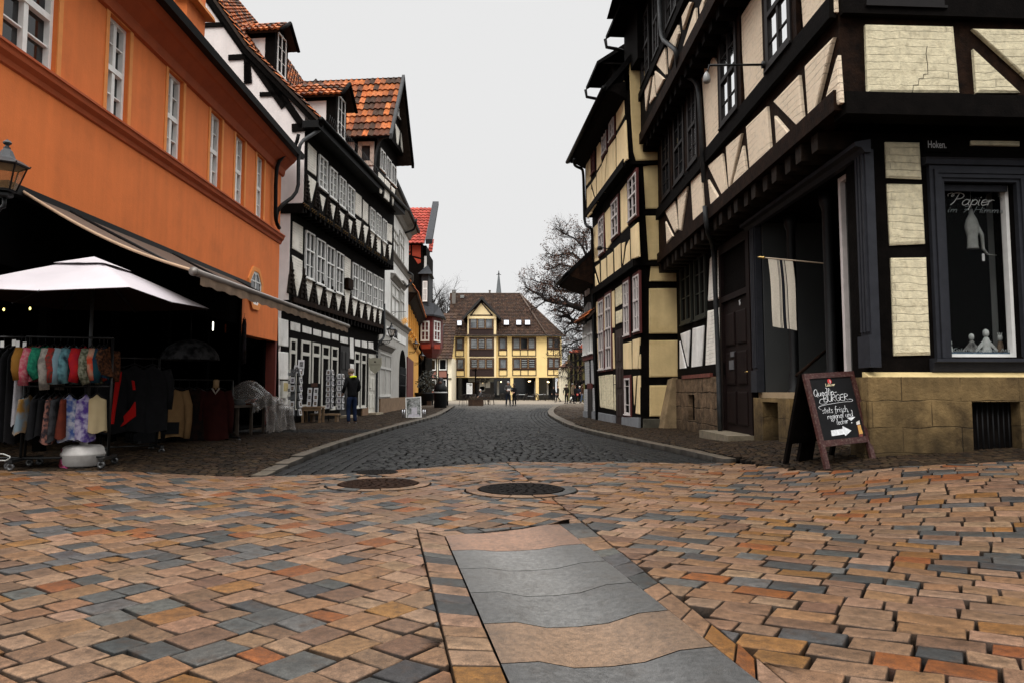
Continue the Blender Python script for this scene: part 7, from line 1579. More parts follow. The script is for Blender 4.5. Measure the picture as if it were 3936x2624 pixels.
mb=MB();mb.lathe(c_+Vector((0,-.024,.16)),[(.001,-.003),(.045,-.003),(.045,.003),(.001,.003)],8,M=Matrix.Rotation(math.pi/2,3,'X'));mb.box(c_+Vector((0,-.024,.03)),(.42,.006,.018));mb.build('emblem',mat('sign_print',(.14,.13,.10),.7,.1,5),ss)
mb=MB();mb.tube([c_+Vector((-.5,0,.52)),c_+Vector((.5,0,.40))],.01,5);mb.tube([c_+Vector((-.5,0,.85)),c_+Vector((.48,0,.42))],.007,5);mb.tube([c_+Vector((-.22,0,.33)),c_+Vector((-.22,0,.49))],.006,4);mb.tube([c_+Vector((.22,0,.33)),c_+Vector((.22,0,.44))],.006,4);mb.build('bracket',mat('pale_bracket',(.3,.29,.26),.5,.1,5),ss)
c_=gp(*Cf(300,1552));psd=thing('poster_stand','snow scene poster in a white frame on a sprung pavement stand','poster stand',c_)
sc__=c_.y/F/1.8675;W_,H_=112*sc__,152*sc__
M=Matrix.Rotation(rad(-12),3,'X');bp_=c_+Vector((0,0,.06))
PO=lambda x,y,d=0:bp_+Matrix.Rotation(rad(-4),3,'Y')@(M@Vector((x,-d,y)))
mb=MB();t_=.035
for(x0,y0,x1,y1)in((-W_/2,0,-W_/2+t_,H_),(W_/2-t_,0,W_/2,H_),(-W_/2+t_,0,W_/2-t_,t_),(-W_/2+t_,H_-t_,W_/2-t_,H_)):mb.hexa([PO(x0,y0,-.02),PO(x1,y0,-.02),PO(x1,y1,-.02),PO(x0,y1,-.02),PO(x0,y0,.025),PO(x1,y0,.025),PO(x1,y1,.025),PO(x0,y1,.025)])
mb.build('frame',mat('white_board'),psd)
PM=bpy.data.materials.new('poster_print');PM.use_nodes=True;N_=PM.node_tree.nodes;L_=PM.node_tree.links;tcn=N_.new('ShaderNodeTexCoord');wv_=N_.new('ShaderNodeTexNoise');wv_.inputs['Scale'].default_value=7;wv_.inputs['Detail'].default_value=9;wv_.inputs['Roughness'].default_value=.75;cr=N_.new('ShaderNodeValToRGB');cr.color_ramp.elements[0].color=(.035,.045,.035,1);cr.color_ramp.elements[1].color=(.45,.46,.46,1);cr.color_ramp.elements[0].position=.38;cr.color_ramp.elements[1].position=.66
L_.new(tcn.outputs['Object'],wv_.inputs['Vector']);L_.new(wv_.outputs['Fac'],cr.inputs['Fac']);L_.new(cr.outputs['Color'],N_['Principled BSDF'].inputs['Base Color']);N_['Principled BSDF'].inputs['Roughness'].default_value=.25
mb=MB();mb.hexa([PO(-W_/2+t_,t_,-.01),PO(W_/2-t_,t_,-.01),PO(W_/2-t_,H_-t_,-.01),PO(-W_/2+t_,H_-t_,-.01),PO(-W_/2+t_,t_,.01),PO(W_/2-t_,t_,.01),PO(W_/2-t_,H_-t_,.01),PO(-W_/2+t_,H_-t_,.01)]);po_=mb.build('poster',PM,psd);WL[po_.name]=WL[psd.name]
mb=MB();mb.hexa([PO(-.08,H_*.18,.011),PO(.13,H_*.18,.011),PO(.13,H_*.5,.011),PO(-.08,H_*.5,.011),PO(-.08,H_*.18,.014),PO(.13,H_*.18,.014),PO(.13,H_*.5,.014),PO(-.08,H_*.5,.014)]);mb.hexa([PO(-W_*.4,H_*.05,.011),PO(W_*.4,H_*.05,.011),PO(W_*.35,H_*.16,.011),PO(-W_*.3,H_*.19,.011),PO(-W_*.4,H_*.05,.013),PO(W_*.4,H_*.05,.013),PO(W_*.35,H_*.16,.013),PO(-W_*.3,H_*.19,.013)]);mb.build('notice',mat('pale_notice',(.45,.43,.47),.7,.2,10),po_)
mb=MB();mb.box(c_+Vector((0,.05,.03)),(W_*1.5,.5,.05));mb.build('foot',mat('grey_rubber_foot',(.06,.06,.06),.8,.2,6),psd)
for x in(-.72,-.6,.6,.72):mb=MB();mb.tube([c_+Vector((x*W_,-.05,.05)),c_+Vector((x*W_,-.05,.38))],.022,8);mb.build('spring',mat('steel',(.4,.4,.42),.3,.1,5,metal=.8),psd)
b1,b2=gp(*Cb(440,1465)),gp(*Cb(1090,1410));print('board',b1,b2)
bm_=(b1+b2)/2;ex=Vector((math.cos(rad(22)),math.sin(rad(22)),0));kq=b2.x/b2.y;Wb=(kq*b1.y-b1.x)/(ex.x-kq*ex.y);b2=b1+ex*Wb;b2.z=b1.z*.6+ground(b2.x,b2.y)*.4;ny=Vector((ex.y,-ex.x,0));ex=(b2-b1).normalized();Wb=(b2-b1).length;bm_=(b1+b2)/2;
if ny.y>0:ny=-ny
cbd=thing('chalkboard','red framed pavement chalkboard with handwritten burger advert and white arrow','sign',bm_)
Hb=1.19;zl=(b1.z+b2.z)/2;tl_=rad(15)
def BP(x,y,d=0):return Vector((bm_.x,bm_.y,zl))+ex*x+(Vector((0,0,1))*math.cos(tl_)-ny*math.sin(tl_))*y+(ny*math.cos(tl_)+Vector((0,0,1))*math.sin(tl_))*d
def BQ(x,y,d=0):
 foot=Vector((bm_.x,bm_.y,zl))-ny*(2*math.sin(tl_)*Hb+.06);return foot+ex*x+(Vector((0,0,1))*math.cos(tl_)+ny*math.sin(tl_))*y-ny*d
def bbox(mb,fn,x0,y0,x1,y1,d0,d1):mb.hexa([fn(x0,y0,d0),fn(x1,y0,d0),fn(x1,y1,d0),fn(x0,y1,d0),fn(x0,y0,d1),fn(x1,y0,d1),fn(x1,y1,d1),fn(x0,y1,d1)])
REDW=mat('red_brown_board_frame',(.035,.006,.0045),.6,.3,7,.003,40,dirt=((.20,.15,.12),.55,38))
hw_=Wb/2+.02;tw_=.068;yb0=.265
mb=MB();bbox(mb,BP,-hw_,0,-hw_+tw_,Hb,-.02,.02);bbox(mb,BP,hw_-tw_,0,hw_,Hb,-.02,.02);bbox(mb,BP,-hw_+tw_,yb0,hw_-tw_,yb0+.075,-.018,.018);bbox(mb,BP,-hw_+tw_,Hb-.07,hw_-tw_,Hb-.002,-.018,.018);mb.build('frame',REDW,cbd)
mb=MB();bbox(mb,BP,-hw_+tw_,yb0+.075,hw_-tw_,Hb-.07,-.006,.004);brd=mb.build('board',mat('blackboard',(.006,.006,.0065),.75,.25,6,spec=.15),cbd);WL[brd.name]=WL[cbd.name]
mb=MB();bbox(mb,BQ,-hw_,0,-hw_+tw_,Hb,-.02,.02);bbox(mb,BQ,hw_-tw_,0,hw_,Hb,-.02,.02);bbox(mb,BQ,-hw_+tw_,yb0,hw_-tw_,Hb,-.01,.01);mb.build('support_panel',TIMBER,cbd)
mb=MB();bbox(mb,BQ,-.12,.0,.12,.3,.05,.1);mb.build('weight',TIMBER,cbd)
X0_,X1_=-hw_+tw_,hw_-tw_;Y0_,Y1_=yb0+.075,Hb-.07
def pw(px,py):
 fy=(py-205)/(1090-205);xl=250+(412-250)*fy;xr=815+(985-815)*fy;top=212-30*((px-xl)/(xr-xl));bot=1095-40*((px-xl)/(xr-xl))
 return X0_+(X1_-X0_)*(px-xl)/(xr-xl),Y1_-(Y1_-Y0_)*(py-top)/(bot-top)
CHALK=mat('white_chalk',(.62,.63,.64),.9,.25,30);wfn=lambda x,y:BP(x,y,.008)
def wr(text,xa,ya,xb,yb5,hpx,r,slant=.15):
 x0,y0=pw(xa,ya);x1,y1=pw(xb,yb5);hgt=(Y1_-Y0_)*hpx/885
 mb=MB();write(mb,wfn,text,hgt,x0,y0,r=r,gap=.08,slant=slant,rise=(y1-y0)/(x1-x0),width=(x1-x0));mb.build('lettering',CHALK,brd)
wr('Quedlin-',318,470,622,440,100,.0034);wr('BURGER',445,548,772,530,95,.0033)
wr('stets frisch,',418,712,765,692,92,.0026);wr('regional und',485,795,828,765,85,.0025);wr('lecker',604,880,762,858,85,.0026)
def chalkline(pts,r=.0028):
 mb=MB();mb.tube([wfn(*pw(*p))for p in smooth2(pts,5)],r,4,smooth=False);mb.build('chalk_line',CHALK,brd)
chalkline([(460,505),(400,510),(385,560),(430,580),(480,560),(490,515)]);chalkline([(772,515),(820,520),(815,548),(700,555),(520,580),(400,605),(370,630),(405,660)],.0026);chalkline([(548,795),(530,820),(560,832)])
mb=MB();mb.hexa([BP(*pw(796,862),.005),BP(*pw(806,862),.005),BP(*pw(806,850),.005),BP(*pw(796,850),.005),BP(*pw(796,862),.009),BP(*pw(806,862),.009),BP(*pw(806,850),.009),BP(*pw(796,850),.009)]);mb.build('chalk_dot',CHALK,brd)
def flat(pts,m,nm,d=.006):
 mb=MB();q=[pw(*p)for p in pts];n_=len(q);mb._add([BP(x,y,.003)for x,y in q]+[BP(x,y,d+.003)for x,y in q],[tuple(range(n_))[::-1],tuple(range(n_,2*n_))]+[(i,(i+1)%n_,n_+(i+1)%n_,n_+i)for i in range(n_)]);return mb.build(nm,m,brd)
flat([(520,955),(675,938),(675,900),(790,968),(710,1038),(695,1015),(530,1035)],CHALK,'arrow');flat([(740,782),(852,774),(795,828)],CHALK,'chalk_triangle')
cx0,cy0=pw(526,250);mb=MB();mb._add([BP(cx0+.034*math.cos(k*.5236),cy0+.034*math.sin(k*.5236),d)for d in(.003,.008)for k in range(12)],[tuple(range(12,24))]+[(i,(i+1)%12,12+(i+1)%12,12+i)for i in range(12)]);mb.build('red_seal',mat('seal_red',(.45,.03,.03),.7,.1,8),brd)
mb=MB();mb.tube([BP(cx0+.004,cy0-.03,.01),BP(cx0+.006,cy0+.012,.01)],.005,4);mb.lathe(BP(cx0+.004,cy0+.012,.009),[(.001,-.004),(.010,0),(.001,.004)],6);mb.build('seal_tower',CHALK,brd)
CRM=mat('cream_lettering',(.62,.55,.36),.8,.1,8)
x0,y0=pw(474,325);x1,y1=pw(603,312);mb=MB();write(mb,wfn,'Lübzer',(Y1_-Y0_)*46/885,x0,y0,r=.0036,gap=.10,rise=.02,width=x1-x0,sm=False);mb.build('lettering',CRM,brd)
flat([(862,850),(905,825),(912,880),(868,888)],mat('foil_white',(.55,.52,.48),.5,.2,10),'bottle_neck');flat([(868,888),(912,882),(920,960),(942,1010),(938,1055),(890,1058),(880,960)],mat('bottle_red_brown',(.12,.02,.01),.4,.3,8),'bottle',.008);flat([(870,898),(912,892),(922,950),(938,1005),(936,1018),(892,1024),(880,950)],mat('bottle_label',(.50,.27,.07),.6,.3,14),'bottle_label',.012)
d_=.75;p_in=RB.P(*[LP(Cs,1025,352,-.25)[0],LP(Cs,1025,352,-.25)[1]],-.25)
tip=onray(*Cs(625,314),p_in.y+.55);fpz=thing('flag_pole','thin wooden pole with brass tip sticking out over the shop entrance','pole',p_in)
mb=MB();mb.tube([p_in,tip],.011,8);mb.build('pole',mat('pale_pole',(.35,.27,.19),.5,.15,6),fpz);v_=(tip-p_in).normalized();mb=MB();mb.tube([tip-v_*.05,tip-v_*.03,tip,tip+v_*.03,tip+v_*.07],[.014,.028,.016,.022,.003],8);mb.build('finial',mat('brass'),fpz)
tA=onray(*Cs(664,322),tip.y-.02*0-(tip.y-p_in.y)*(664-625)/400);
def pole_pt(px):
 f_=(px-625)/(1025-625);return tip+(p_in-tip)*f_
pa_,pb_2=pole_pt(664),pole_pt(824);drop=pa_.y*(Cs(0,768)[1]-Cs(0,322)[1])/F
TOW=[(.50,.45,.37),(.46,.41,.34)]
mb=MB();mb.col=(1,1,1);nx,ny_=90,20
def strip(t):return(.010,.010,.013)if(.45<t<.57 or .355<t<.38 or .40<t<.42 or .60<t<.62 or .64<t<.665)else None
vs,cs_=[],[]
for j in range(ny_+1):
 for i in range(nx+1):
  t=i/nx;h_=j/ny_;p=pa_+(pb_2-pa_)*t;sway=.05*h_;wv_2=.018*math.sin(t*9+h_*2)*h_
  vs.append(p+Vector((sway+.012*math.sin(h_*5),-wv_2-.02*h_,-drop*h_+.012)));mb.col=strip(t*.98+.0)or TOW[0];mb.v.append(tuple(vs[-1]));mb.c.append(mb.col)
for j in range(ny_):
 for i in range(nx):mb.f.append((j*(nx+1)+i,j*(nx+1)+i+1,(j+1)*(nx+1)+i+1,(j+1)*(nx+1)+i));mb.sm.append(True)
o=mb.build('striped_towel',mat('linen',(1,1,1),.95,.12,60,.002,200,vcol=True,spec=.1));tag(o,'cream linen towel with dark blue stripes hanging from the pole at the shop entrance','towel')
PAPIER=mat('pale_paper_mache',(.42,.44,.42),.9,.25,14,.004,60)
def fig(x,ytop,ybot,label,m,wings=True,crown=False,k=1.0,d=-.36,cat='figurine'):
 u,z0=FB.uv(*Cw(x,ybot),d);_,z1=FB.uv(*Cw(x,ytop),d);z0=zW0-.02;h=z1-z0;c_=FB.P(u,z0,d);t=thing('angel_figurine',label,cat,c_)
 mb=MB();mb.lathe(c_,[(.20*h*k,0),(.19*h*k,.05*h),(.12*h*k,.45*h),(.09*h,.66*h),(.05*h,.72*h)],12);mb.build('body',m,t)
 mb=MB();mb.lathe(c_+Vector((0,0,.83*h)),[(.03*h,-.12*h),(.085*h,-.06*h),(.095*h,.02*h),(.08*h,.1*h),(.001,.15*h)],12);mb.lathe(c_+FB.n*.09*h+Vector((0,0,.82*h)),[(.001,-.02*h),(.015*h,0),(.001,.02*h)],6);mb.build('head',PAPIER,t)
 if wings:
  for s_ in(-1,1):
   mb=MB();mb.fprism(Face(tuple((c_-FB.u*0)[:2]),tuple((c_+FB.u)[:2])),[(s_*.08*h,z0+.64*h),(s_*.40*h,z0+.28*h),(s_*.36*h,z0+.24*h),(s_*.14*h,z0+.42*h)],-.01,.01);mb.build('wing',m,t)
 if crown:
  mb=MB()
  for q in range(6):a=q*1.047;mb.tube([c_+Vector((.06*h*math.cos(a),.06*h*math.sin(a),.93*h)),c_+Vector((.08*h*math.cos(a),.08*h*math.sin(a),1.05*h))],[.02*h,.003],5)
  mb.build('crown',PAPIER,t)
 return t
fig(575,1298,1505,'tall white angel figurine with spread arms in the shop window',PAPIER,k=1.0)
fig(465,1332,1505,'figurine with dark shawl and white skirt, left of the tall angel',mat('black_white_figure',(.16,.16,.15),.9,.9,7),wings=True)
fig(680,1340,1505,'brown figurine wearing a crown, right of the tall angel',mat('brown_figure',(.10,.07,.045),.9,.7,12),wings=False,crown=True)
fig(302,1385,1505,'small white figurine half hidden by the left window frame',PAPIER,wings=False)
u,z0=FB.uv(*Cw(425,1470),-.30);c_=FB.P(u,zW0-.02,-.30);pc2=thing('pine_cone','dark spiky cone lying between two figurines in the shop window','ornament',c_)
mb=MB();mb.lathe(c_,[(.02,0),(.07,.02),(.075,.06),(.05,.11),(.001,.13)],12);mb.build('core',TIMBER_BR,pc2);mb=MB()
for k in range(50):a=k*2.4;z=.01+.11*k/50;r=.075*math.sin(math.pi*(.2+.75*k/50));mb.tube([c_+Vector((r*.8*math.cos(a),r*.8*math.sin(a),z)),c_+Vector((r*1.25*math.cos(a),r*1.25*math.sin(a),z+.015))],[.012,.002],4)
mb.build('scales',mat('cone_scale',(.06,.05,.04),.9,.3,10),pc2)
u,z0=FB.uv(*Cw(470,700),-.32);_,z1=FB.uv(*Cw(470,440),-.32);h=z1-z0;c_=FB.P(u,z0,-.32);hf=thing('hanging_paper_bird','pale paper bird with a long tail hanging in the shop window','ornament',c_)
mb=MB();mb.lathe(c_,[(.085,0),(.075,.06*h),(.07,.35*h),(.085,.45*h),(.10,.65*h),(.075,.85*h),(.035,1.0*h),(.02,1.15*h)],14,sy=.5);mb.build('body',mat('translucent_paper',(.27,.28,.26),.8,.25,12,.004,40),hf);mb=MB();mb.tube([c_+Vector((.07,0,.7*h)),c_+Vector((.13,0,.4*h)),c_+Vector((.14,0,.0)),c_+Vector((.2,0,-.08)),c_+Vector((.32,0,-.09))],[.02,.025,.02,.012,.005],6);mb.build('tail',mat('translucent_paper'),hf)
mb=MB();mb.box(c_+Vector((.13,-.01,-.12)),(.035,.004,.10));mb.build('price_tag',mat('white_paper'),hf);mb=MB();mb.tube([c_+Vector((0,0,1.15*h)),Vector((c_.x,c_.y,zW1))],.002,4);mb.build('thread',mat('white_paper'),hf)
aw0=OR.uv(*Dd(45,439),.1)[0];aw1=uA+.35;zc_=zaw+.06
def barpt(px,py,hgt):
 r=ray(*Dd(px,py));t=(hgt-CAMH)/r.z;return CAM+r*t
A0,A1=barpt(456,628,2.62),barpt(797,749,2.62);print('awning',A0,A1)
awn=thing('awning','long retractable awning with pale roller bar and beige valance over the clothes stall','awning',(OR.P((aw0+aw1)/2,0,0)))
AWN=mat('awning_canvas',(.10,.062,.042),.9,.15,3,.003,60);AWV=mat('awning_valance',(.17,.115,.075),.9,.3,5,.004,30,streak=.3);BARM=mat('awning_bar',(.16,.14,.125),.35,.12,4,metal=.4)
C0,C1=OR.P(aw0,zc_-.08,.14),OR.P(aw1,zc_-.08,.14)
mb=MB();n_=14
vs=[]
for j in range(n_+1):
 for i in range(n_+1):
  s_,t=i/n_,j/n_;a=C0+(C1-C0)*s_;b=A0+(A1-A0)*s_;vs.append(a+(b-a)*t+Vector((0,0,-.12*math.sin(math.pi*t))))
mb._add(vs,[(j*(n_+1)+i,j*(n_+1)+i+1,(j+1)*(n_+1)+i+1,(j+1)*(n_+1)+i)for j in range(n_)for i in range(n_)],True);mb.build('canvas',AWN,awn)
mb=MB();mb.tube([vs[j*(n_+1)]+Vector((0,0,.015))for j in range(n_+1)],.022,6);mb.build('canvas_hem',mat('beige_hem',(.42,.28,.18),.9,.1,4),awn)
mb=MB();v_=(A1-A0).normalized();mb.tube([A0-v_*.12,A1+v_*.1],.05,14);mb.tube([A0-v_*.15,A0-v_*.11],.06,14);mb.build('roller_bar',BARM,awn)
mb=MB();nn=90;vs2=[]
for i in range(nn+1):
 p=A0+(A1-A0)*(i/nn)
 for dz in(-.03,-.09,-.155-.012*math.sin(i*1.3)):vs2.append(p+Vector((.03+.004*math.sin(i*.9+dz*9),0,dz)))
mb._add(vs2,[(i*3+k,(i+1)*3+k,(i+1)*3+k+1,i*3+k+1)for i in range(nn)for k in(0,1)],True);mb.build('valance',AWV,awn)
mb=MB();mb.fbox(OR,aw0-.3,zc_-.14,aw1,zc_,.02,.16);mb.build('cassette',BLACKMETAL,awn)
for s_ in(.12,.5,.88):
 a=C0+(C1-C0)*s_;b=A0+(A1-A0)*s_;m_=(a+b)/2+(A1-A0).normalized()*1.0+Vector((0,0,-.15));mb=MB();mb.tube([a,m_,b],.03,6);mb.build('folding_arm',BLACKMETAL,awn)
mb=MB();
pc_=gp(*Dd(205,1058));zr_,za_=2.24,2.76;Pb=Vector((-5.40,8.9,0))
par=thing('parasol','square white parasol on a white water filled base in front of the clothes racks','parasol',(Pb.x,Pb.y,pc_.z))
CAN=mat('white_canvas',(.43,.39,.405),.9,.05,3,.002,80)
S_h=1.05;n_=10;mb=MB();vs=[]
def canz(x,y):
 r=max(abs(x),abs(y));z=za_-(za_-zr_)*(r**1.12);e=min(abs(x),abs(y))/max(r,1e-6);return z-.05*r*(1-e)*r*.7
g_=24
for j in range(g_+1):
 for i in range(g_+1):
  x,y=-1+2*i/g_,-1+2*j/g_;pinch=1-.035*(1-min(abs(x),abs(y))/max(abs(x),abs(y),1e-6));vs.append(Pb+Vector((x*S_h*pinch,y*S_h*pinch,canz(x,y))))
mb._add(vs,[(j*(g_+1)+i,j*(g_+1)+i+1,(j+1)*(g_+1)+i+1,(j+1)*(g_+1)+i)for j in range(g_)for i in range(g_)],True);mb.build('canopy',CAN,par);mb=MB();mb._add([p-Vector((0,0,.012))for p in vs],[(j*(g_+1)+i,j*(g_+1)+i+1,(j+1)*(g_+1)+i+1,(j+1)*(g_+1)+i)for j in range(g_)for i in range(g_)],True);mb.build('underside_shade',mat('canopy_shade',(.022,.013,.010),.95,.2,4,spec=.05),par)  # dark layer added below the canvas; its colour paints the canopy's own shade
mb=MB();vs=[];q_=8
for j in range(q_+1):
 for i in range(q_+1):
  x,y=-.3+.6*i/q_,-.3+.6*j/q_;r=max(abs(x),abs(y));vs.append(Pb+Vector((x*S_h,y*S_h,za_+.035-.46*r+.002*math.sin(i*2.1+j))))
mb._add(vs,[(j*(q_+1)+i,j*(q_+1)+i+1,(j+1)*(q_+1)+i+1,(j+1)*(q_+1)+i)for j in range(q_)for i in range(q_)],True);mb.build('vent_cap',CAN,par)
for k in range(8):
 a=k*math.pi/4;ex_,ey_=math.cos(a),math.sin(a);q=max(abs(ex_),abs(ey_));ex_,ey_=ex_/q,ey_/q
 mb=MB();mb.tube([Pb+Vector((0,0,za_-.06)),Pb+Vector((ex_*S_h*.98,ey_*S_h*.98,canz(ex_*.98,ey_*.98)-.03))],.012,5);mb.build('rib',ZINC,par)
mb=MB();mb.tube([Vector((Pb.x,Pb.y,pc_.z+.2)),Pb+Vector((0,0,za_))],.022,8);mb.build('pole',mat('dark_grey_pole',(.03,.03,.03),.4,.1,5),par)
mb=MB();c_=Vector((Pb.x,Pb.y-.05,pc_.z));mb.lathe(c_,[(.20,0),(.235,.02),(.24,.13),(.25,.145),(.25,.16),(.24,.175),(.225,.235),(.19,.26),(.05,.265),(.04,.36),(.025,.37)],22);mb.build('base',mat('white_plastic',(.40,.38,.36),.5,.12,5,dirt=((.16,.14,.12),.5,4)),par)
RAILM=mat('rack_metal',(.02,.02,.02),.35,.2,6,metal=.6)
def fabric(name,a,b,scale,rough=.9,sharp=.12):
 if name in MATS:return MATS[name]
 m=bpy.data.materials.new(name);MATS[name]=m;m.use_nodes=True;N=m.node_tree.nodes;L=m.node_tree.links;t=N.new('ShaderNodeTexCoord');n=N.new('ShaderNodeTexNoise');n.inputs['Scale'].default_value=scale;n.inputs['Detail'].default_value=2;c=N.new('ShaderNodeValToRGB');c.color_ramp.elements[0].position=.5-sharp;c.color_ramp.elements[1].position=.5+sharp;c.color_ramp.elements[0].color=(*[x*.48 for x in a],1);c.color_ramp.elements[1].color=(*[x*.48 for x in b],1)
 L.new(t.outputs['Object'],n.inputs['Vector']);L.new(n.outputs['Fac'],c.inputs['Fac']);L.new(c.outputs['Color'],N['Principled BSDF'].inputs['Base Color']);N['Principled BSDF'].inputs['Roughness'].default_value=rough;N['Principled BSDF'].inputs['Specular IOR Level'].default_value=.1
 return m
def garment(kind,label,cat,top,yaw,w,h,m,sleeves=True,flare=1.15,th=.07,slen=.8,group=None,seed=0,hanger=True):
 """hangs by its hook from `top`; local x is across the shoulders"""
 rr=random.Random(seed);t=thing(kind,label,cat,top,group);WL[t.name]=Vector((0,0,0));t.rotation_euler=(0,0,yaw)
 mb=MB();n,k=18,14;ph=rr.uniform(0,6);vs=[]
 for j in range(k+1):
  v=j/k;ww=(.30+.70*min(1,v/.10))if v<.10 else 1+(flare-1)*v;ww*=w/2;z=-.10-h*v-(.0 if v>.12 else 0)
  for i in range(n+1):
   a=2*math.pi*i/n;x=ww*math.cos(a);fold=1+.35*v*math.sin(a*5+ph+v);y=th*(.5+.7*v)*math.sin(a)*fold;dz=-.06*abs(math.cos(a))**2 if v<.12 else 0
   vs.append((x,y,z+dz*(1-v/.12 if v<.12 else 0)+(.02*math.sin(a*3+ph)if j==k else 0)))
 mb._add(vs,[(j*(n+1)+i,j*(n+1)+i+1,(j+1)*(n+1)+i+1,(j+1)*(n+1)+i)for j in range(k)for i in range(n)],True);mb.build('bodice' if sleeves else 'cloth',m,t)
 if sleeves:
  for s_ in(-1,1):
   mb=MB();sl=h*slen;mb.tube([(s_*w*.44,0,-.17),(s_*w*.58,.01,-.17-sl*.3),(s_*w*.60,.03*rr.uniform(-1,1),-.17-sl*.65),(s_*w*.57,.04*rr.uniform(-1,1),-.17-sl)],[.075,.07,.06,.055],9);mb.build('sleeve',m,t)
 if hanger:
  mb=MB();mb.tube([(-w*.4,0,-.15),(0,0,-.08),(w*.4,0,-.15)],.008,5);mb.tube([(0,0,-.08),(0,0,-.02),(.02,0,.015),(-.01,0,.02)],.004,5);mb.build('hanger',BLACKMETAL,t)
 return t
def rackat(x0y0,x1y1,z1,z2,label,wheels=True):
 a,b=Vector(x0y0),Vector(x1y1);t=thing('clothes_rack',label,'clothes rack',((a.x+b.x)/2,(a.y+b.y)/2,ground((a.x+b.x)/2,(a.y+b.y)/2)));g_=t.location.z
 e=(b-a).normalized();nn=Vector((-e.y,e.x,0))
 for z in[z for z in(z1,z2)if z]:mb=MB();mb.tube([a+Vector((0,0,z)),b+Vector((0,0,z))],.014,6);mb.build('rail',RAILM,t)
 for p in(a,b):
  mb=MB();mb.tube([p+Vector((0,0,g_+.1)),p+Vector((0,0,z1))],.016,6);mb.build('upright',RAILM,t)
  mb=MB();mb.box(p+Vector((0,0,g_+.11)),(.05,.62,.035),math.atan2(e.y,e.x));mb.build('foot',RAILM,t)
  for s_ in(-.28,.28):
   mb=MB();c_=p+nn*s_+Vector((0,0,g_+.045));M_=Matrix.Rotation(math.pi/2,3,'X');mb.lathe(c_,[(.045,-.012),(.045,.012),(.02,.014),(.02,-.014)],12,M=M_);mb.tube([c_,c_+Vector((0,0,.06))],.01,5);mb.build('castor',mat('castor_metal',(.07,.07,.07),.35,.2,6,metal=.5),t)
 mb=MB();mb.tube([a+Vector((0,0,g_+.12)),b+Vector((0,0,g_+.12))],.014,6);mb.build('base_rail',RAILM,t)
 return t
YR1=8.55
def stx(x,Y=YR1):return(Cst(x,0)[0]-CX)/F*Y
def stz(y,Y=YR1):return CAMH+(HOR-Cst(0,y)[1])/F*Y
z1r,z2r=stz(650),stz(962)
rackat((stx(160),YR1,0),(stx(635),YR1+.25,0),z1r,z2r,'two tier clothes rack on castors under the parasol, full of bright tops')
UP=[(185,200,'ochre_top',(.34,.16,.03),(.30,.13,.02),4,'mustard yellow top at the left end of the upper rail'),(222,235,'pink_print',(.55,.08,.13),(.62,.25,.26),26,'pink patterned blouse on the upper rail'),(262,190,'green_print',(.012,.16,.10),(.03,.30,.17),22,'emerald green dotted blouse beside the pink one'),(310,262,'grey_patch',(.22,.20,.18),(.42,.38,.33),16,'grey and cream patched blouse next to the green blouse'),(345,215,'red_check',(.40,.03,.02),(.12,.05,.04),20,'red checked top behind the grey patched blouse'),(385,225,'pale_blue',(.22,.34,.40),(.30,.42,.46),9,'plain pale blue blouse in the middle of the upper rail'),(420,222,'teal_blot',(.16,.36,.40),(.02,.04,.06),11,'teal blouse with black blots beside the pale blue one'),(470,210,'bright_red',(.58,.02,.02),(.45,.015,.03),12,'bright red blouse right of the blue ones'),(520,222,'khaki_print',(.09,.10,.06),(.30,.30,.22),30,'khaki patterned blouse right of the red blouse'),(560,200,'coral_flame',(.62,.07,.03),(.55,.32,.22),8,'coral orange blouse near the right end of the upper rail'),(585,215,'teal_dark',(.01,.06,.08),(.015,.025,.07),10,'dark teal top second from the right end of the upper rail'),(605,205,'leopard',(.16,.06,.025),(.03,.015,.01),32,'brown leopard print top at the right end of the upper rail')]
for i,(x,ln,nm,ca,cb_,sc,lb)in enumerate(UP):
 h_=ln/1.65/F*YR1-.02;garment('blouse',lb,'blouse',Vector((stx(x),YR1+.25*(x-160)/475,z1r+.0)),rad(R.uniform(90,103)),.36,h_,fabric(nm,ca,cb_,sc),True,1.2,.06,.98,'blouses on the upper rail of the rack',i)
LO=[(180,270,'ochre_blue',(.30,.15,.03),(.20,.26,.30),8,'ochre and grey blue dress at the left end of the lower rail'),(240,300,'black_plain',(.008,.008,.009),(.012,.012,.014),5,'plain black dress second on the lower rail'),(285,290,'black_plain2',(.010,.009,.010),(.006,.006,.007),5,'plain black dress beside the zebra print'),(325,330,'zebra',(.03,.025,.03),(.30,.13,.10),24,'brown and black zebra print dress on the lower rail'),(350,320,'grey_dark',(.05,.05,.055),(.015,.015,.016),14,'dark grey dress right of the zebra print'),(395,300,'brick_red',(.16,.03,.015),(.10,.02,.012),6,'brick red dress behind the blue floral one'),(425,320,'blue_floral',(.05,.09,.26),(.42,.42,.48),13,'blue and white floral dress on the lower rail'),(515,320,'purple_floral',(.07,.035,.20),(.42,.38,.50),12,'purple and white floral dress in front on the lower rail'),(575,265,'cream_skirt',(.48,.38,.22),(.44,.34,.19),5,'plain cream skirt at the right end of the lower rail')]
for i,(x,ln,nm,ca,cb_,sc,lb)in enumerate(LO):
 h_=ln/1.65/F*YR1-.05;garment('dress',lb,'dress',Vector((stx(x),YR1+.25*(x-160)/475-(.06 if 'floral' in nm or 'cream' in nm else 0),z2r)),rad(R.uniform(10,25)if 'floral' in nm or 'cream' in nm else R.uniform(92,104)),.20 if 'floral' in nm or 'cream' in nm else .32,h_,fabric(nm,ca,cb_,sc),False,1.25,.07,.5,'dresses on the lower rail of the rack',40+i)
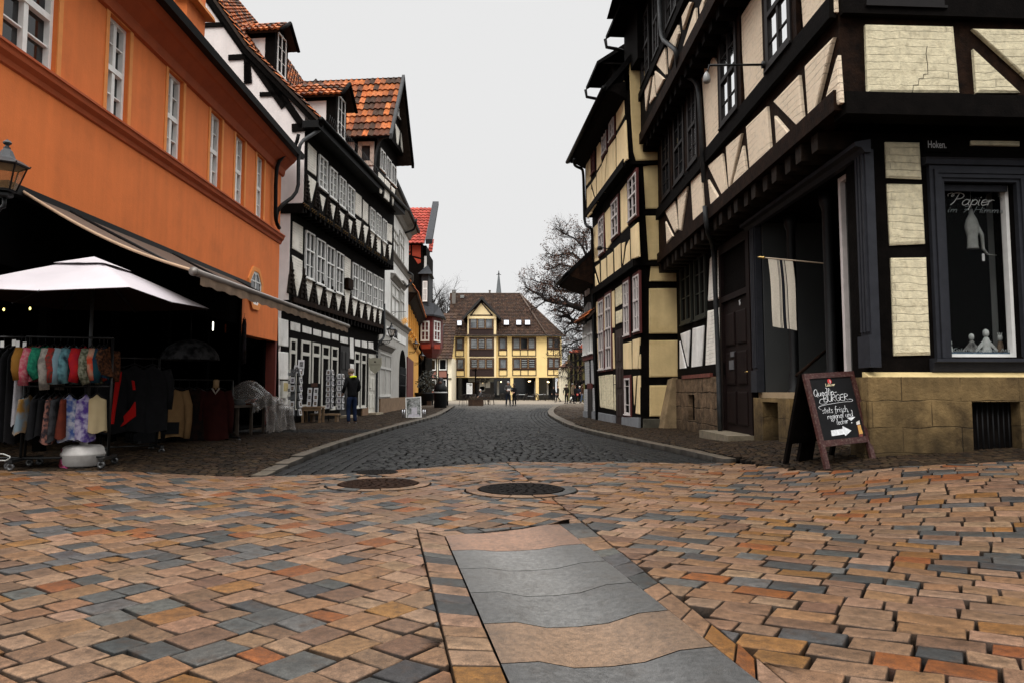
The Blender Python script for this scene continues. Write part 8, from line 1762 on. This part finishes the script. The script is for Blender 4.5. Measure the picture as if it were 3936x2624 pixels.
o=garment('dress','dark red and pink dress reaching nearly to the ground under the rack','dress',Vector((stx(440),YR1+.2,stz(1290))),rad(20),.30,.26,fabric('pink_red',(.10,.01,.015),(.50,.08,.22),14),False,1.2,.07,seed=77,hanger=False)
rackat((stx(-260),YR1+.1,0),(stx(150),YR1+.1,0),stz(648),None,'single rail clothes rack at the left edge with dark trousers')
for i,(x,c)in enumerate(((-200,'black_plain'),(-140,'black_plain2'),(-80,'black_plain'),(-20,'black_plain2'),(30,'black_plain'),(75,'black_plain2'))):
 garment('trousers','pair of black trousers on the left rack','trousers',Vector((stx(x),YR1+.1,stz(648))),rad(80),.30,1.2,MATS[c],False,.9,.05,group='black trousers on the left rack',seed=90+i)
t=garment('trousers','pale grey trousers hanging edge-on at the right end of the left rack','trousers',Vector((stx(122),YR1+.02,stz(650))),rad(86),.16,.98,cloth('pale_grey_cloth',(.20,.19,.20)),False,.95,.045,seed=101)
for(x,y)in((37,700),(135,698),(110,690),(178,705)):
 p=Vector((stx(x),YR1-.08,stz(y)));mb=MB();mb.box(p,(.045,.003,.075));o=mb.build('price_tag',mat('white_paper'));tag(o,'white paper price tag hanging from trousers on the left rack','price tag','price tags on the left rack')
p0,p1=Vector((stx(-30),YR1-.2,stz(1372))),Vector((stx(185),YR1-.25,stz(1400)));tw_=thing('wire_stand','low white wire stand on the ground at the left edge','stand',(p0+p1)/2-Vector((0,0,.1)))
mb=MB();mb.tube([p0,p0+Vector((.3,0,-.01)),p1+Vector((0,0,.02)),p1,p1+Vector((-.05,0,-.03)),p0+Vector((0,0,-.07))],.008,5);mb.build('wire',mat('white_wire',(.35,.35,.33),.5,.1,5),tw_)
mb=MB();mb.tube([p0+Vector((.02,.1,-.3)),p0+Vector((.02,0,0))],.012,5);mb.tube([p1+Vector((-.05,.1,-.26)),p1],.012,5);mb.build('leg',BLACKMETAL,tw_)
YR2=10.2
rackat((stx(660,YR2),YR2,0),(stx(900,YR2),YR2+.5,0),stz(780,YR2),None,'clothes rack of black coats with a red lining, right of the parasol pole')
REDC=cloth('red_cloth',(.36,.008,.007),.12)
for i,(x,m_,w_,nm,lb)in enumerate(((690,BLKCL,.45,'coat','long black coat at the left of the second rack'),(790,BLKCL,.45,'coat','long black coat in the middle of the second rack'),(870,BLKCL,.42,'coat','long black coat at the right of the second rack'))):garment(nm,lb,'coat',Vector((stx(x,YR2),YR2+.5*(x-660)/240,stz(780,YR2))),rad(35),w_,1.0,m_,True,1.1,.09,.6,'black coats on the second rack',120+i)
def redstrip(lb,px,d):
 mb=MB();q=[Vector((stx(x,YR2-d),YR2-d,stz(y,YR2-d)))for x,y in px];n_=len(q);mb._add(q+[p+Vector((0,.03,0))for p in q],[tuple(range(n_)),tuple(range(n_,2*n_))[::-1]]+[(i,(i+1)%n_,n_+(i+1)%n_,n_+i)for i in range(n_)]);o=mb.build('scarf',REDC);tag(o,lb,'scarf')
redstrip('long bright red scarf hanging straight down the black coat',[(738,870),(752,865),(767,872),(764,920),(752,1000),(742,1080),(730,1198),(715,1198),(722,1100),(730,1000)],.22)
redstrip('bright red pointed shawl end between two black coats',[(862,1060),(868,1150),(800,1205),(778,1215),(800,1180),(795,1150),(835,1105)],.1);redstrip('narrow bright red scarf tip near the shawl',[(838,925),(850,930),(858,985),(848,985)],.1)
YR3=12.2
def cnx(x,Y):return(Cn(x,0)[0]-CX)/F*Y
def cnz(y,Y):return CAMH+(HOR-Cn(0,y)[1])/F*Y
rackat((cnx(-60,YR3),YR3-.4,0),(cnx(400,YR3),YR3+.9,0),cnz(960,YR3)+.06,None,'clothes rack with jumpers on busts, nearest the covered table')
SWT=cloth('beige_fleece',(.17,.10,.045),.12)
t=garment('jumper','beige fleece jumper with dark zip neck on a bust','jumper',Vector((cnx(128,YR3),YR3-.12,cnz(948,YR3))),rad(14),.52,.86,SWT,True,1.0,.13,.95,seed=140)
WL[t.name]=Vector((0,0,0));mb=MB();mb.tube([(-.10,-.10,-.13),(-.02,-.15,-.24),(.0,-.16,-.4)],.012,5);mb.tube([(.10,-.10,-.13),(.02,-.15,-.24)],.012,5);mb.build('zip',BLKCL,t);mb=MB();mb.lathe((0,0,0),[(.07,-.14),(.06,-.05),(.062,0),(.03,.02)],12);mb.build('bust',mat('bust_cream',(.30,.26,.22),.6,.1,5),t);mb=MB();mb.box((.08,-.13,-.80),(.22,.05,.2));mb.build('hem_patch',BLKCL,t)
t=garment('dress','wine red jumper dress on a bust beside the beige fleece','dress',Vector((cnx(335,YR3),YR3+.55,cnz(948,YR3))),rad(20),.44,.95,cloth('wine_red',(.022,.004,.003)),True,1.1,.11,.8,seed=141)
mb=MB();mb.lathe((0,0,0),[(.06,-.14),(.05,-.03),(.055,.02),(.03,.04)],12);mb.build('bust',mat('bust_tan',(.24,.15,.07),.6,.1,5),t);mb=MB();mb.tube([(-.06,-.08,-.12),(0,-.12,-.22),(.06,-.08,-.12)],.016,5);mb.build('collar',mat('bust_cream'),t)
t=garment('jumper','black jumper on a pale bust left of the beige fleece','jumper',Vector((cnx(8,YR3),YR3-.3,cnz(965,YR3))),rad(14),.46,.9,BLKCL,True,1.05,.12,.85,seed=142)
mb=MB();mb.lathe((0,-.04,0),[(.06,-.2),(.055,-.05),(.06,.02),(.03,.04)],12);mb.build('bust',mat('bust_cream'),t)
for i,x in enumerate((190,240,275)):garment('dress','black and brown dress hanging in shadow between the two busts','dress',Vector((cnx(x,YR3+.3),YR3+.2+.1*i,cnz(955,YR3))),rad(55),.38,.95,fabric('brown_dark',(.03,.012,.008),(.008,.007,.007),12),False,1.15,.08,group='dark dresses between the busts',seed=150+i)
c_=Vector((cnx(240,13.0),13.0,cnz(800,13.0)));um_=thing('open_umbrella','dark grey patterned open umbrella hanging above the jumpers','umbrella',c_)
mb=MB();mb.lathe(c_,[(.52,0),(.50,.10),(.42,.22),(.28,.32),(.1,.38),(.001,.39)],16,cap=False);mb.build('canopy',fabric('grey_marbled',(.018,.018,.020),(.13,.13,.135),7),um_);mb=MB();mb.tube([c_+Vector((0,0,.38)),c_+Vector((0,0,.95))],.012,5);mb.build('shaft',BLACKMETAL,um_)
for k in range(8):a=k*.785;mb=MB();mb.tube([c_+Vector((0,0,.37)),c_+Vector((.3*math.cos(a),.3*math.sin(a),.28)),c_+Vector((.52*math.cos(a),.52*math.sin(a),0))],.006,4);mb.build('rib',BLACKMETAL,um_)
tY=15.6;ta,tb_=OR.P(7.9,0,.45),OR.P(UL-2.9,0,.75)
tx=thing('trestle_table','long dark trestle table half hidden under clear plastic sheeting','table',(ta+tb_)/2);v_=(tb_-ta).normalized();n_v=OR.n
TABW=mat('table_wood',(.07,.05,.035),.8,.3,6)
Lt=(tb_-ta).length;mb=MB();cT=(ta+tb_)/2+Vector((0,0,.74));mb.box(cT,(Lt,.8,.05),math.atan2(v_.y,v_.x));mb.build('table_top',TABW,tx)
for f_ in(.05,.3,.5,.7,.95):
 for s_ in(-.32,.32):mb=MB();p=ta+v_*Lt*f_+n_v*s_;mb.box(p+Vector((0,0,.357)),(.05,.05,.714));mb.build('leg',TABW,tx)
CAPS=[('dark_cap',(.03,.025,.025)),('rust_cap',(.22,.05,.02)),('grey_cap',(.10,.10,.10)),('olive_cap',(.05,.05,.03))]
for k in range(16):
 f_=.05+.055*k;nm,cc=CAPS[k%4];p=ta+v_*Lt*f_+n_v*(.22-.18*(k%3))+Vector((0,0,.766));t=thing('cap','woollen cap lying in the heap on the covered table','cap',p,'caps heaped on the table');mb=MB();mb.lathe(p,[(.13,0),(.135,.03),(.11,.09),(.05,.13),(.001,.135)],12,sy=.85);mb.build('crown',cloth(nm,cc),t);mb=MB();mb.lathe(p,[(.125,.0),(.142,.01),(.142,.045),(.13,.05)],12,sy=.85);mb.build('brim',cloth(nm,cc),t)
PLAS=mat('clear_plastic_sheet',(.24,.22,.205),.2,.35,4,.02,9,transl=.42,spec=.6)
mb=MB();nn,mm=46,22;vs=[];f0_,f1_=.42,1.0
rr=random.Random(5)
for i in range(nn+1):
 f_=f0_+(f1_-f0_)*i/nn;p=ta+v_*Lt*f_;hump=.50*math.exp(-((f_-.66)/.12)**2)+.16*math.exp(-((f_-.93)/.07)**2)
 for j in range(mm+1):
  t=j/mm
  if t<.5:s_=-.42+t/.5*.86;z=.80+hump*(1-(s_/.6)**2)
  else:
   q=(t-.5)/.5;s_=.44+.04*math.sin(i*.55)*q+.05*q;z=.80+hump*.46-q*(.72+hump*.4)*(1 if f_>.60 else .28)
  wr_=(.012+.03*max(0,t-.45))*math.sin(i*1.05+.3*math.sin(j*.6))+.022*math.sin(i*.47-j*.35)+.012*math.sin(i*2.3+j*.2)*(t>.4)+rr.uniform(-.005,.005)
  vs.append(p+n_v*(s_+wr_*.8)+Vector((0,0,max(.04,z+wr_))))
mb._add(vs,[(i*(mm+1)+j,i*(mm+1)+j+1,(i+1)*(mm+1)+j+1,(i+1)*(mm+1)+j)for i in range(nn)for j in range(mm)],True);o=mb.build('plastic_sheet',PLAS);tag(o,'crumpled clear plastic sheet draped over the end of the stall table','plastic sheet')
p=ta+v_*Lt*1.0+n_v*.05
mb=MB();vs=[];
for i in range(19):
 a=2*math.pi*i/18
 for j in range(9):t=j/8;r=(.30+.07*math.sin(a*4+t*2)*t)*(1 if t>.12 else .6);vs.append(p+Vector((0,.1,0))+v_*(r*1.1*math.cos(a)+.25)+n_v*(r*math.sin(a)+.15)+Vector((0,0,.72-.62*t+.02*math.sin(a*7))))
mb._add(vs,[(i*9+j,i*9+j+1,(i+1)*9+j+1,(i+1)*9+j)for i in range(18)for j in range(8)]+[tuple(i*9 for i in range(18))],True);o=mb.build('plastic_sheet',PLAS);tag(o,'clear plastic sheet bundled over a low box at the far end of the stall','plastic sheet')
p=OR.P(uA+.05,2.3,.12);t=garment('scarf_bundle','bundle of dark scarves hanging at the corner of the shop opening','scarves',p+Vector((0,0,.7)),rad(70),.16,1.15,fabric('scarf_dark',(.02,.012,.008),(.05,.04,.05),10),False,.8,.05,seed=160,hanger=True)
for i,(x,y)in enumerate(((172,472),(5,478))):
 p=Vector((stx(x,10.2),10.2,stz(y,10.2)));mb=MB();mb.lathe(p,[(.001,-.022),(.015,-.006),(.012,.018),(.001,.027)],10);o=mb.build('light_bulb',mat('bulb_glow',(.9,.85,.4),.5,0,1,emit=((1,.85,.25),3)));tag(o,'small glowing bulb under the parasol, '+('right one' if i==0 else 'left one cut by the picture edge'),'light bulb')
p=Vector((cnx(395,15.6),15.6,cnz(560,15.6)));mb=MB();mb.lathe(p,[(.001,-.10),(.014,-.09),(.014,.09),(.001,.10)],8);o=mb.build('light_tube',mat('tube_glow',(.9,.9,.8),.5,0,1,emit=((1,.98,.85),4)));tag(o,'short bright light tube deep inside the stall','light')
CARDW=mat('postcard_white',(.55,.55,.56),.5,.06,6);WIREM=mat('clear_rack',(.16,.165,.17),.3,.3,5,transl=.35)
CARDIM=[fabric('card_grey',(.09,.09,.09),(.40,.40,.40),30,.5),fabric('card_brown',(.12,.06,.04),(.42,.36,.30),30,.5),fabric('card_violet',(.12,.09,.13),(.45,.42,.46),30,.5)]
CWM={}
def card_mesh(k):
 if k in CWM:return CWM[k]
 t=bpy.data.objects.new('postcard',None)
 mb=MB();mb.box((0,0,0),(.105,.004,.148));o=mb.build('postcard',CARDW,loc=(0,0,0));mb=MB();mb.box((.004,-.004,-.005),(.062,.003,.085));p=mb.build('picture',CARDIM[k],o)
 CWM[k]=(o,p);o.location=(0,0,-50);return CWM[k]
def card_at(p,yaw,k,scale,label,group):
 o,q=card_mesh(k);first='used' not in o.keys()
 if first:c=o;c['used']=1
 else:
  c=o.copy();COL.objects.link(c);d=q.copy();COL.objects.link(d);d.parent=c
 c.location=p;c.rotation_euler=(rad(-12),0,yaw);c.scale=(scale,)*3;tag(c,label,'postcard',group);return c
def spinner(base,ztop,cols,rows,label,clabel,cgroup,z0=.45,yaws=(0,1.57,-1.57),wd=.17,sc=1.15,topcards=0):
 t=thing('postcard_rack',label,'postcard rack',base)
 mb=MB();mb.lathe(base,[(.26,0),(.26,.03),(.05,.06),(.03,.08)],12);mb.build('foot',BLACKMETAL,t)
 mb=MB();mb.tube([base+Vector((0,0,.05)),base+Vector((0,0,ztop))],.018,6);mb.build('pole',RAILM,t)
 dz=(ztop-z0)/rows;i=0
 for a in yaws:
  M_=Matrix.Rotation(a,3,'Z')
  for r_ in range(rows):
   z=z0+dz*(r_+.5);mb=MB();mb.box(base+M_@Vector((0,-wd+.02,z-.06)),(.16,.05,.10),M=M_);mb.box(base+M_@Vector((0,-wd+.045,z+.0)),(.16,.004,dz*.85),M=M_);mb.build('pocket',WIREM,t)
   card_at(base+M_@Vector((0,-wd-.008,z)),a,R.randrange(3),sc,clabel,cgroup)
 return t
b=gp(*Cl(310,1578));zt=CAMH+(HOR-Cl(0,800)[1])/F*b.y
spinner(b,zt,3,6,'tall clear postcard spinner standing at the left end of the shop front','greeting card in a pocket of the leftmost tall spinner','cards in the leftmost spinner',.35,(-.1,1.25,-1.2),.19,1.25)
b=gp(*Cl(760,1518));zt=CAMH+(HOR-Cl(0,815)[1])/F*b.y
spinner(b,zt,3,7,'slim postcard spinner between the little wooden bench and the window','greeting card in a pocket of the slim spinner behind the bench','cards in the slim spinner',.5,(-.05,1.3),.12,1.2)
b=gp(*Cl(900,1512));zt=CAMH+(HOR-Cl(0,865)[1])/F*b.y
spinner(b,zt,3,6,'postcard spinner nearest the man in the black jacket','greeting card in a pocket of the spinner nearest the man','cards in the spinner by the man',.45,(.05,1.3,-1.3),.12,1.2)
b=gp(*Cl(530,1540));OLDW=mat('old_table_wood',(.17,.105,.055),.8,.35,8,.005,30)
tt=thing('wooden_table','small old wooden table carrying a card stand','table',b);sY=b.y/F/3.41;wt=255*sY;ht_t=(1540-1310)*sY
mb=MB();mb.box(b+Vector((0,.2,ht_t)),(wt,.5,.05));mb.build('table_top',OLDW,tt);mb=MB();mb.box(b+Vector((0,-.02,ht_t-.07)),(wt*.9,.03,.09));mb.build('apron',OLDW,tt)
for(x,y)in((-.44,.0),(.44,0),(-.44,.4),(.44,.4)):mb=MB();mb.box(b+Vector((x*wt,y,ht_t/2-.013)),(.07,.06,ht_t-.026));mb.build('leg',OLDW,tt)
bb=b+Vector((0,.15,ht_t+.025));sp2=thing('card_stand','short card stand with brown header on the wooden table','postcard rack',bb)
hS=(1300-1000)*sY;mb=MB();mb.box(bb+Vector((0,.1,hS/2)),(.40,.03,hS));mb.build('back',RAILM,sp2);mb=MB();mb.box(bb+Vector((.02,.06,hS-.05)),(.2,.02,.13));mb.build('header',mat('brown_header',(.07,.03,.02),.7,.3,10),sp2)
for r_ in range(3):
 for c in(-.1,.1):card_at(bb+Vector((c,-.02-.03*(2-r_),.1+r_*hS*.27)),R.uniform(-.15,.15),1 if R.random()<.7 else 0,1.35,'brown greeting card on the short stand upon the wooden table','cards on the table stand')
b=gp(*Cl(735,1530));be=thing('wooden_bench','low wooden bench beside the small table, under the slim spinner','bench',b);mb=MB();hb=(1530-1402)*sY;mb.box(b+Vector((-.1,.15,hb)),(.95,.34,.05));mb.build('seat',OLDW,be)
for x in(-.5,.3):mb=MB();mb.box(b+Vector((x,.15,hb/2-.013)),(.07,.3,hb-.026));mb.build('leg',OLDW,be)
bb=b+Vector((-.38,.12,hb+.025));sp3=thing('card_stand','narrow stand of white cards with a brown header, beside the small table','postcard rack',bb);hS=(1395-1115)*sY;mb=MB();mb.box(bb+Vector((0,.08,hS/2)),(.16,.03,hS));mb.build('back',RAILM,sp3);mb=MB();mb.box(bb+Vector((0,.05,hS)),(.18,.02,.14));mb.build('header',mat('brown_header'),sp3)
for r_ in range(4):card_at(bb+Vector((0,.0,.1+r_*hS*.22)),0,0,1.1,'white card on the narrow stand beside the small table','cards on the narrow stand')
for(x,y,s_)in((402,742,1.7),(345,808,1.6),(402,832,1.5)):
 p=onray(*Cl(x,y),gp(*Cl(310,1578)).y+.02);card_at(p,R.uniform(-.3,.3),0,s_,'large card clipped on top of the leftmost spinner','cards on top of the leftmost spinner')
for m_ in list(CWM.values()):
 if 'used' in m_[0].keys():
  for o in COL.objects:
   if o.name.startswith('postcard')and 'used' in o.keys():del o['used']
 else:
  bpy.data.objects.remove(m_[1]);bpy.data.objects.remove(m_[0])
mb=MB();p=gp(*Cf(217,1480));rs=thing('red_chair','small dark red folding chair by the arched gateway','chair',p)
mb.box(p+Vector((0,0,.45)),(.4,.4,.03));mb.build('seat',mat('red_chair_paint',(.10,.012,.008),.5,.2,6),rs);mb=MB();mb.box(p+Vector((0,.2,.75)),(.4,.03,.45));mb.build('backrest',mat('red_chair_paint'),rs)
for(x,y)in((-.18,-.18),(.18,-.18),(-.18,.18),(.18,.18)):mb=MB();mb.tube([p+Vector((x,y,.44)),p+Vector((x*1.05,y*1.1,0))],.014,5);mb.build('leg',mat('red_chair_paint'),rs)
BARK=mat('dark_bark',(.010,.008,.007),.9,.4,6,.02,12);TWIG=mat('dark_twig',(.012,.009,.0075),.9,.3,6)
LEAFB=mat('dry_oak_leaf',(.055,.021,.009),.8,.5,2)
def grow(mb,leaves,p,d,L,r,depth,rr,up=.12,leaf=0,spread=.6):
 pts=[p];rads=[r];dd=d.copy();n=4 if depth>1 else 3
 for i in range(n):
  dd=(dd+Vector((rr.gauss(0,.16),rr.gauss(0,.16),rr.gauss(0,.13)+up*.3))).normalized();pts.append(pts[-1]+dd*L/n);rads.append(r*(1-.45*(i+1)/n))
 mb.tube(pts,rads,5 if r>.05 else 3,cap=False)
 if depth==0:
  if leaf and rr.random()<leaf:
   for _ in range(rr.randint(3,7)):
    q=pts[rr.randint(1,n)]+Vector((rr.gauss(0,.12),rr.gauss(0,.12),rr.gauss(0,.12)));a=Vector((rr.gauss(0,1),rr.gauss(0,1),rr.gauss(0,1))).normalized()*.15;s_=a.orthogonal().normalized()*.065
    leaves._add([q,q+a*.5+s_,q+a,q+a*.5-s_],[(0,1,2,3)])
  return
 k=rr.randint(3,5)if depth>1 else rr.randint(3,4)
 for i in range(k):
  j=rr.randint(1,n);a=rr.uniform(0,6.28);x=dd.orthogonal().normalized();y=dd.cross(x);sp=rr.uniform(.5,1.0)*spread*1.6
  nd=(dd+(x*math.cos(a)+y*math.sin(a))*sp).normalized();grow(mb,leaves,pts[j],nd,L*rr.uniform(.55,.8),rads[j]*rr.uniform(.5,.65),depth-1,rr,up,leaf,spread)
rr=random.Random(3);YT=108.0;r_=ray(*Cf(452,760));bx3=CAM+r_*(YT/r_.y);zt=(CAM+ray(*Cf(480,485))*(YT/ray(*Cf(480,485)).y)).z
bt_=thing('bare_tree','bare leafless tree rising behind the slate turret on the left','tree',(bx3.x,YT,0))
mb=MB();base=Vector((bx3.x,YT,0));zf=zt*.52;mb.tube([base,base+Vector((.1,0,zf*.5)),base+Vector((-.1,0,zf))],[.6,.48,.38],10);mb.build('trunk',BARK,bt_)
mb=MB();lv=MB()
for i in range(17):
 a=2.4*i;el=rr.uniform(.25,1.35);h0=base+Vector((0,0,zf*(.70+.019*i)));grow(mb,lv,h0,Vector((math.cos(a)*math.cos(el),math.sin(a)*math.cos(el),math.sin(el))),(zt-zf)*rr.uniform(.36,.5),.38,4,rr,.2,0)
mb.build('crown',TWIG,bt_)
rr=random.Random(8);YK=62.0
def ok(x,y,Y=YK):r=ray(*Ct(x,y));return CAM+r*(Y/r.y)
tb2=ok(640,1200);base=Vector((tb2.x+.8,YK+1,0));oak=thing('oak_tree','large spreading oak with a few brown leaves behind the grey timbered house','tree',base)
mb=MB();t1=ok(630,900,YK+1);t2=ok(610,560,YK+1);t3=ok(600,300,YK+1);mb.tube([base,t1,t2,t3],[.75,.6,.45,.22],12);mb.build('trunk',BARK,oak)
mb=MB();lv=MB();limbs=[([(630,800),(540,752),(430,712),(330,700),(250,680),(215,640),(140,610),(85,572)],.30),([(630,900),(540,862),(480,850),(430,815),(400,790),(340,760),(300,775)],.22),([(615,640),(530,600),(470,612),(400,605),(340,605),(300,555),(200,535),(130,510)],.2),([(605,420),(540,345),(480,290),(420,298),(330,312),(260,290)],.16),([(600,320),(560,230),(500,170),(420,130),(380,110)],.13),([(605,480),(520,430),(450,400),(380,385),(300,420),(240,430)],.15),([(600,260),(590,180),(570,130),(560,95)],.10),([(625,950),(540,940),(470,920),(420,960),(400,1010)],.12),([(635,1010),(560,1010),(500,1030),(430,1060),(400,1090)],.10),([(640,1180),(560,1170),(480,1200),(430,1230),(395,1260)],.08),([(640,1120),(560,1090),(480,1085),(420,1060)],.08),([(640,1200),(580,1240),(520,1290),(440,1340)],.07)]
for(pl,r0)in limbs:
 P_=[ok(x,y,YK+rr.uniform(-1.6,1.6)*(0 if i==0 else 1))for i,(x,y)in enumerate(pl)];n_=len(P_);rs_=[r0*(1-.8*i/(n_-1))for i in range(n_)]
 mb.tube(P_,rs_,7,cap=False)
 upper=sum(p[1]for p in pl)/n_<700
 for i in range(1,n_):
  for k in range(5 if i<n_-1 else 6):
   q=P_[i-1]+(P_[i]-P_[i-1])*rr.random();dl=(P_[i]-P_[i-1]).normalized();a=rr.uniform(0,6.28);nd=(dl*.5+Vector((rr.gauss(0,.5),rr.gauss(0,.6),rr.gauss(.1 if upper else-.15,.55)))).normalized();grow(mb,lv,q,nd,rr.uniform(.65,1.35),max(.035,rs_[i]*.45),3 if i<n_-1 else 2,rr,.05 if upper else-.05,.12 if upper else .02)
mb.build('crown',TWIG,oak);lv.build('foliage',LEAFB,oak)
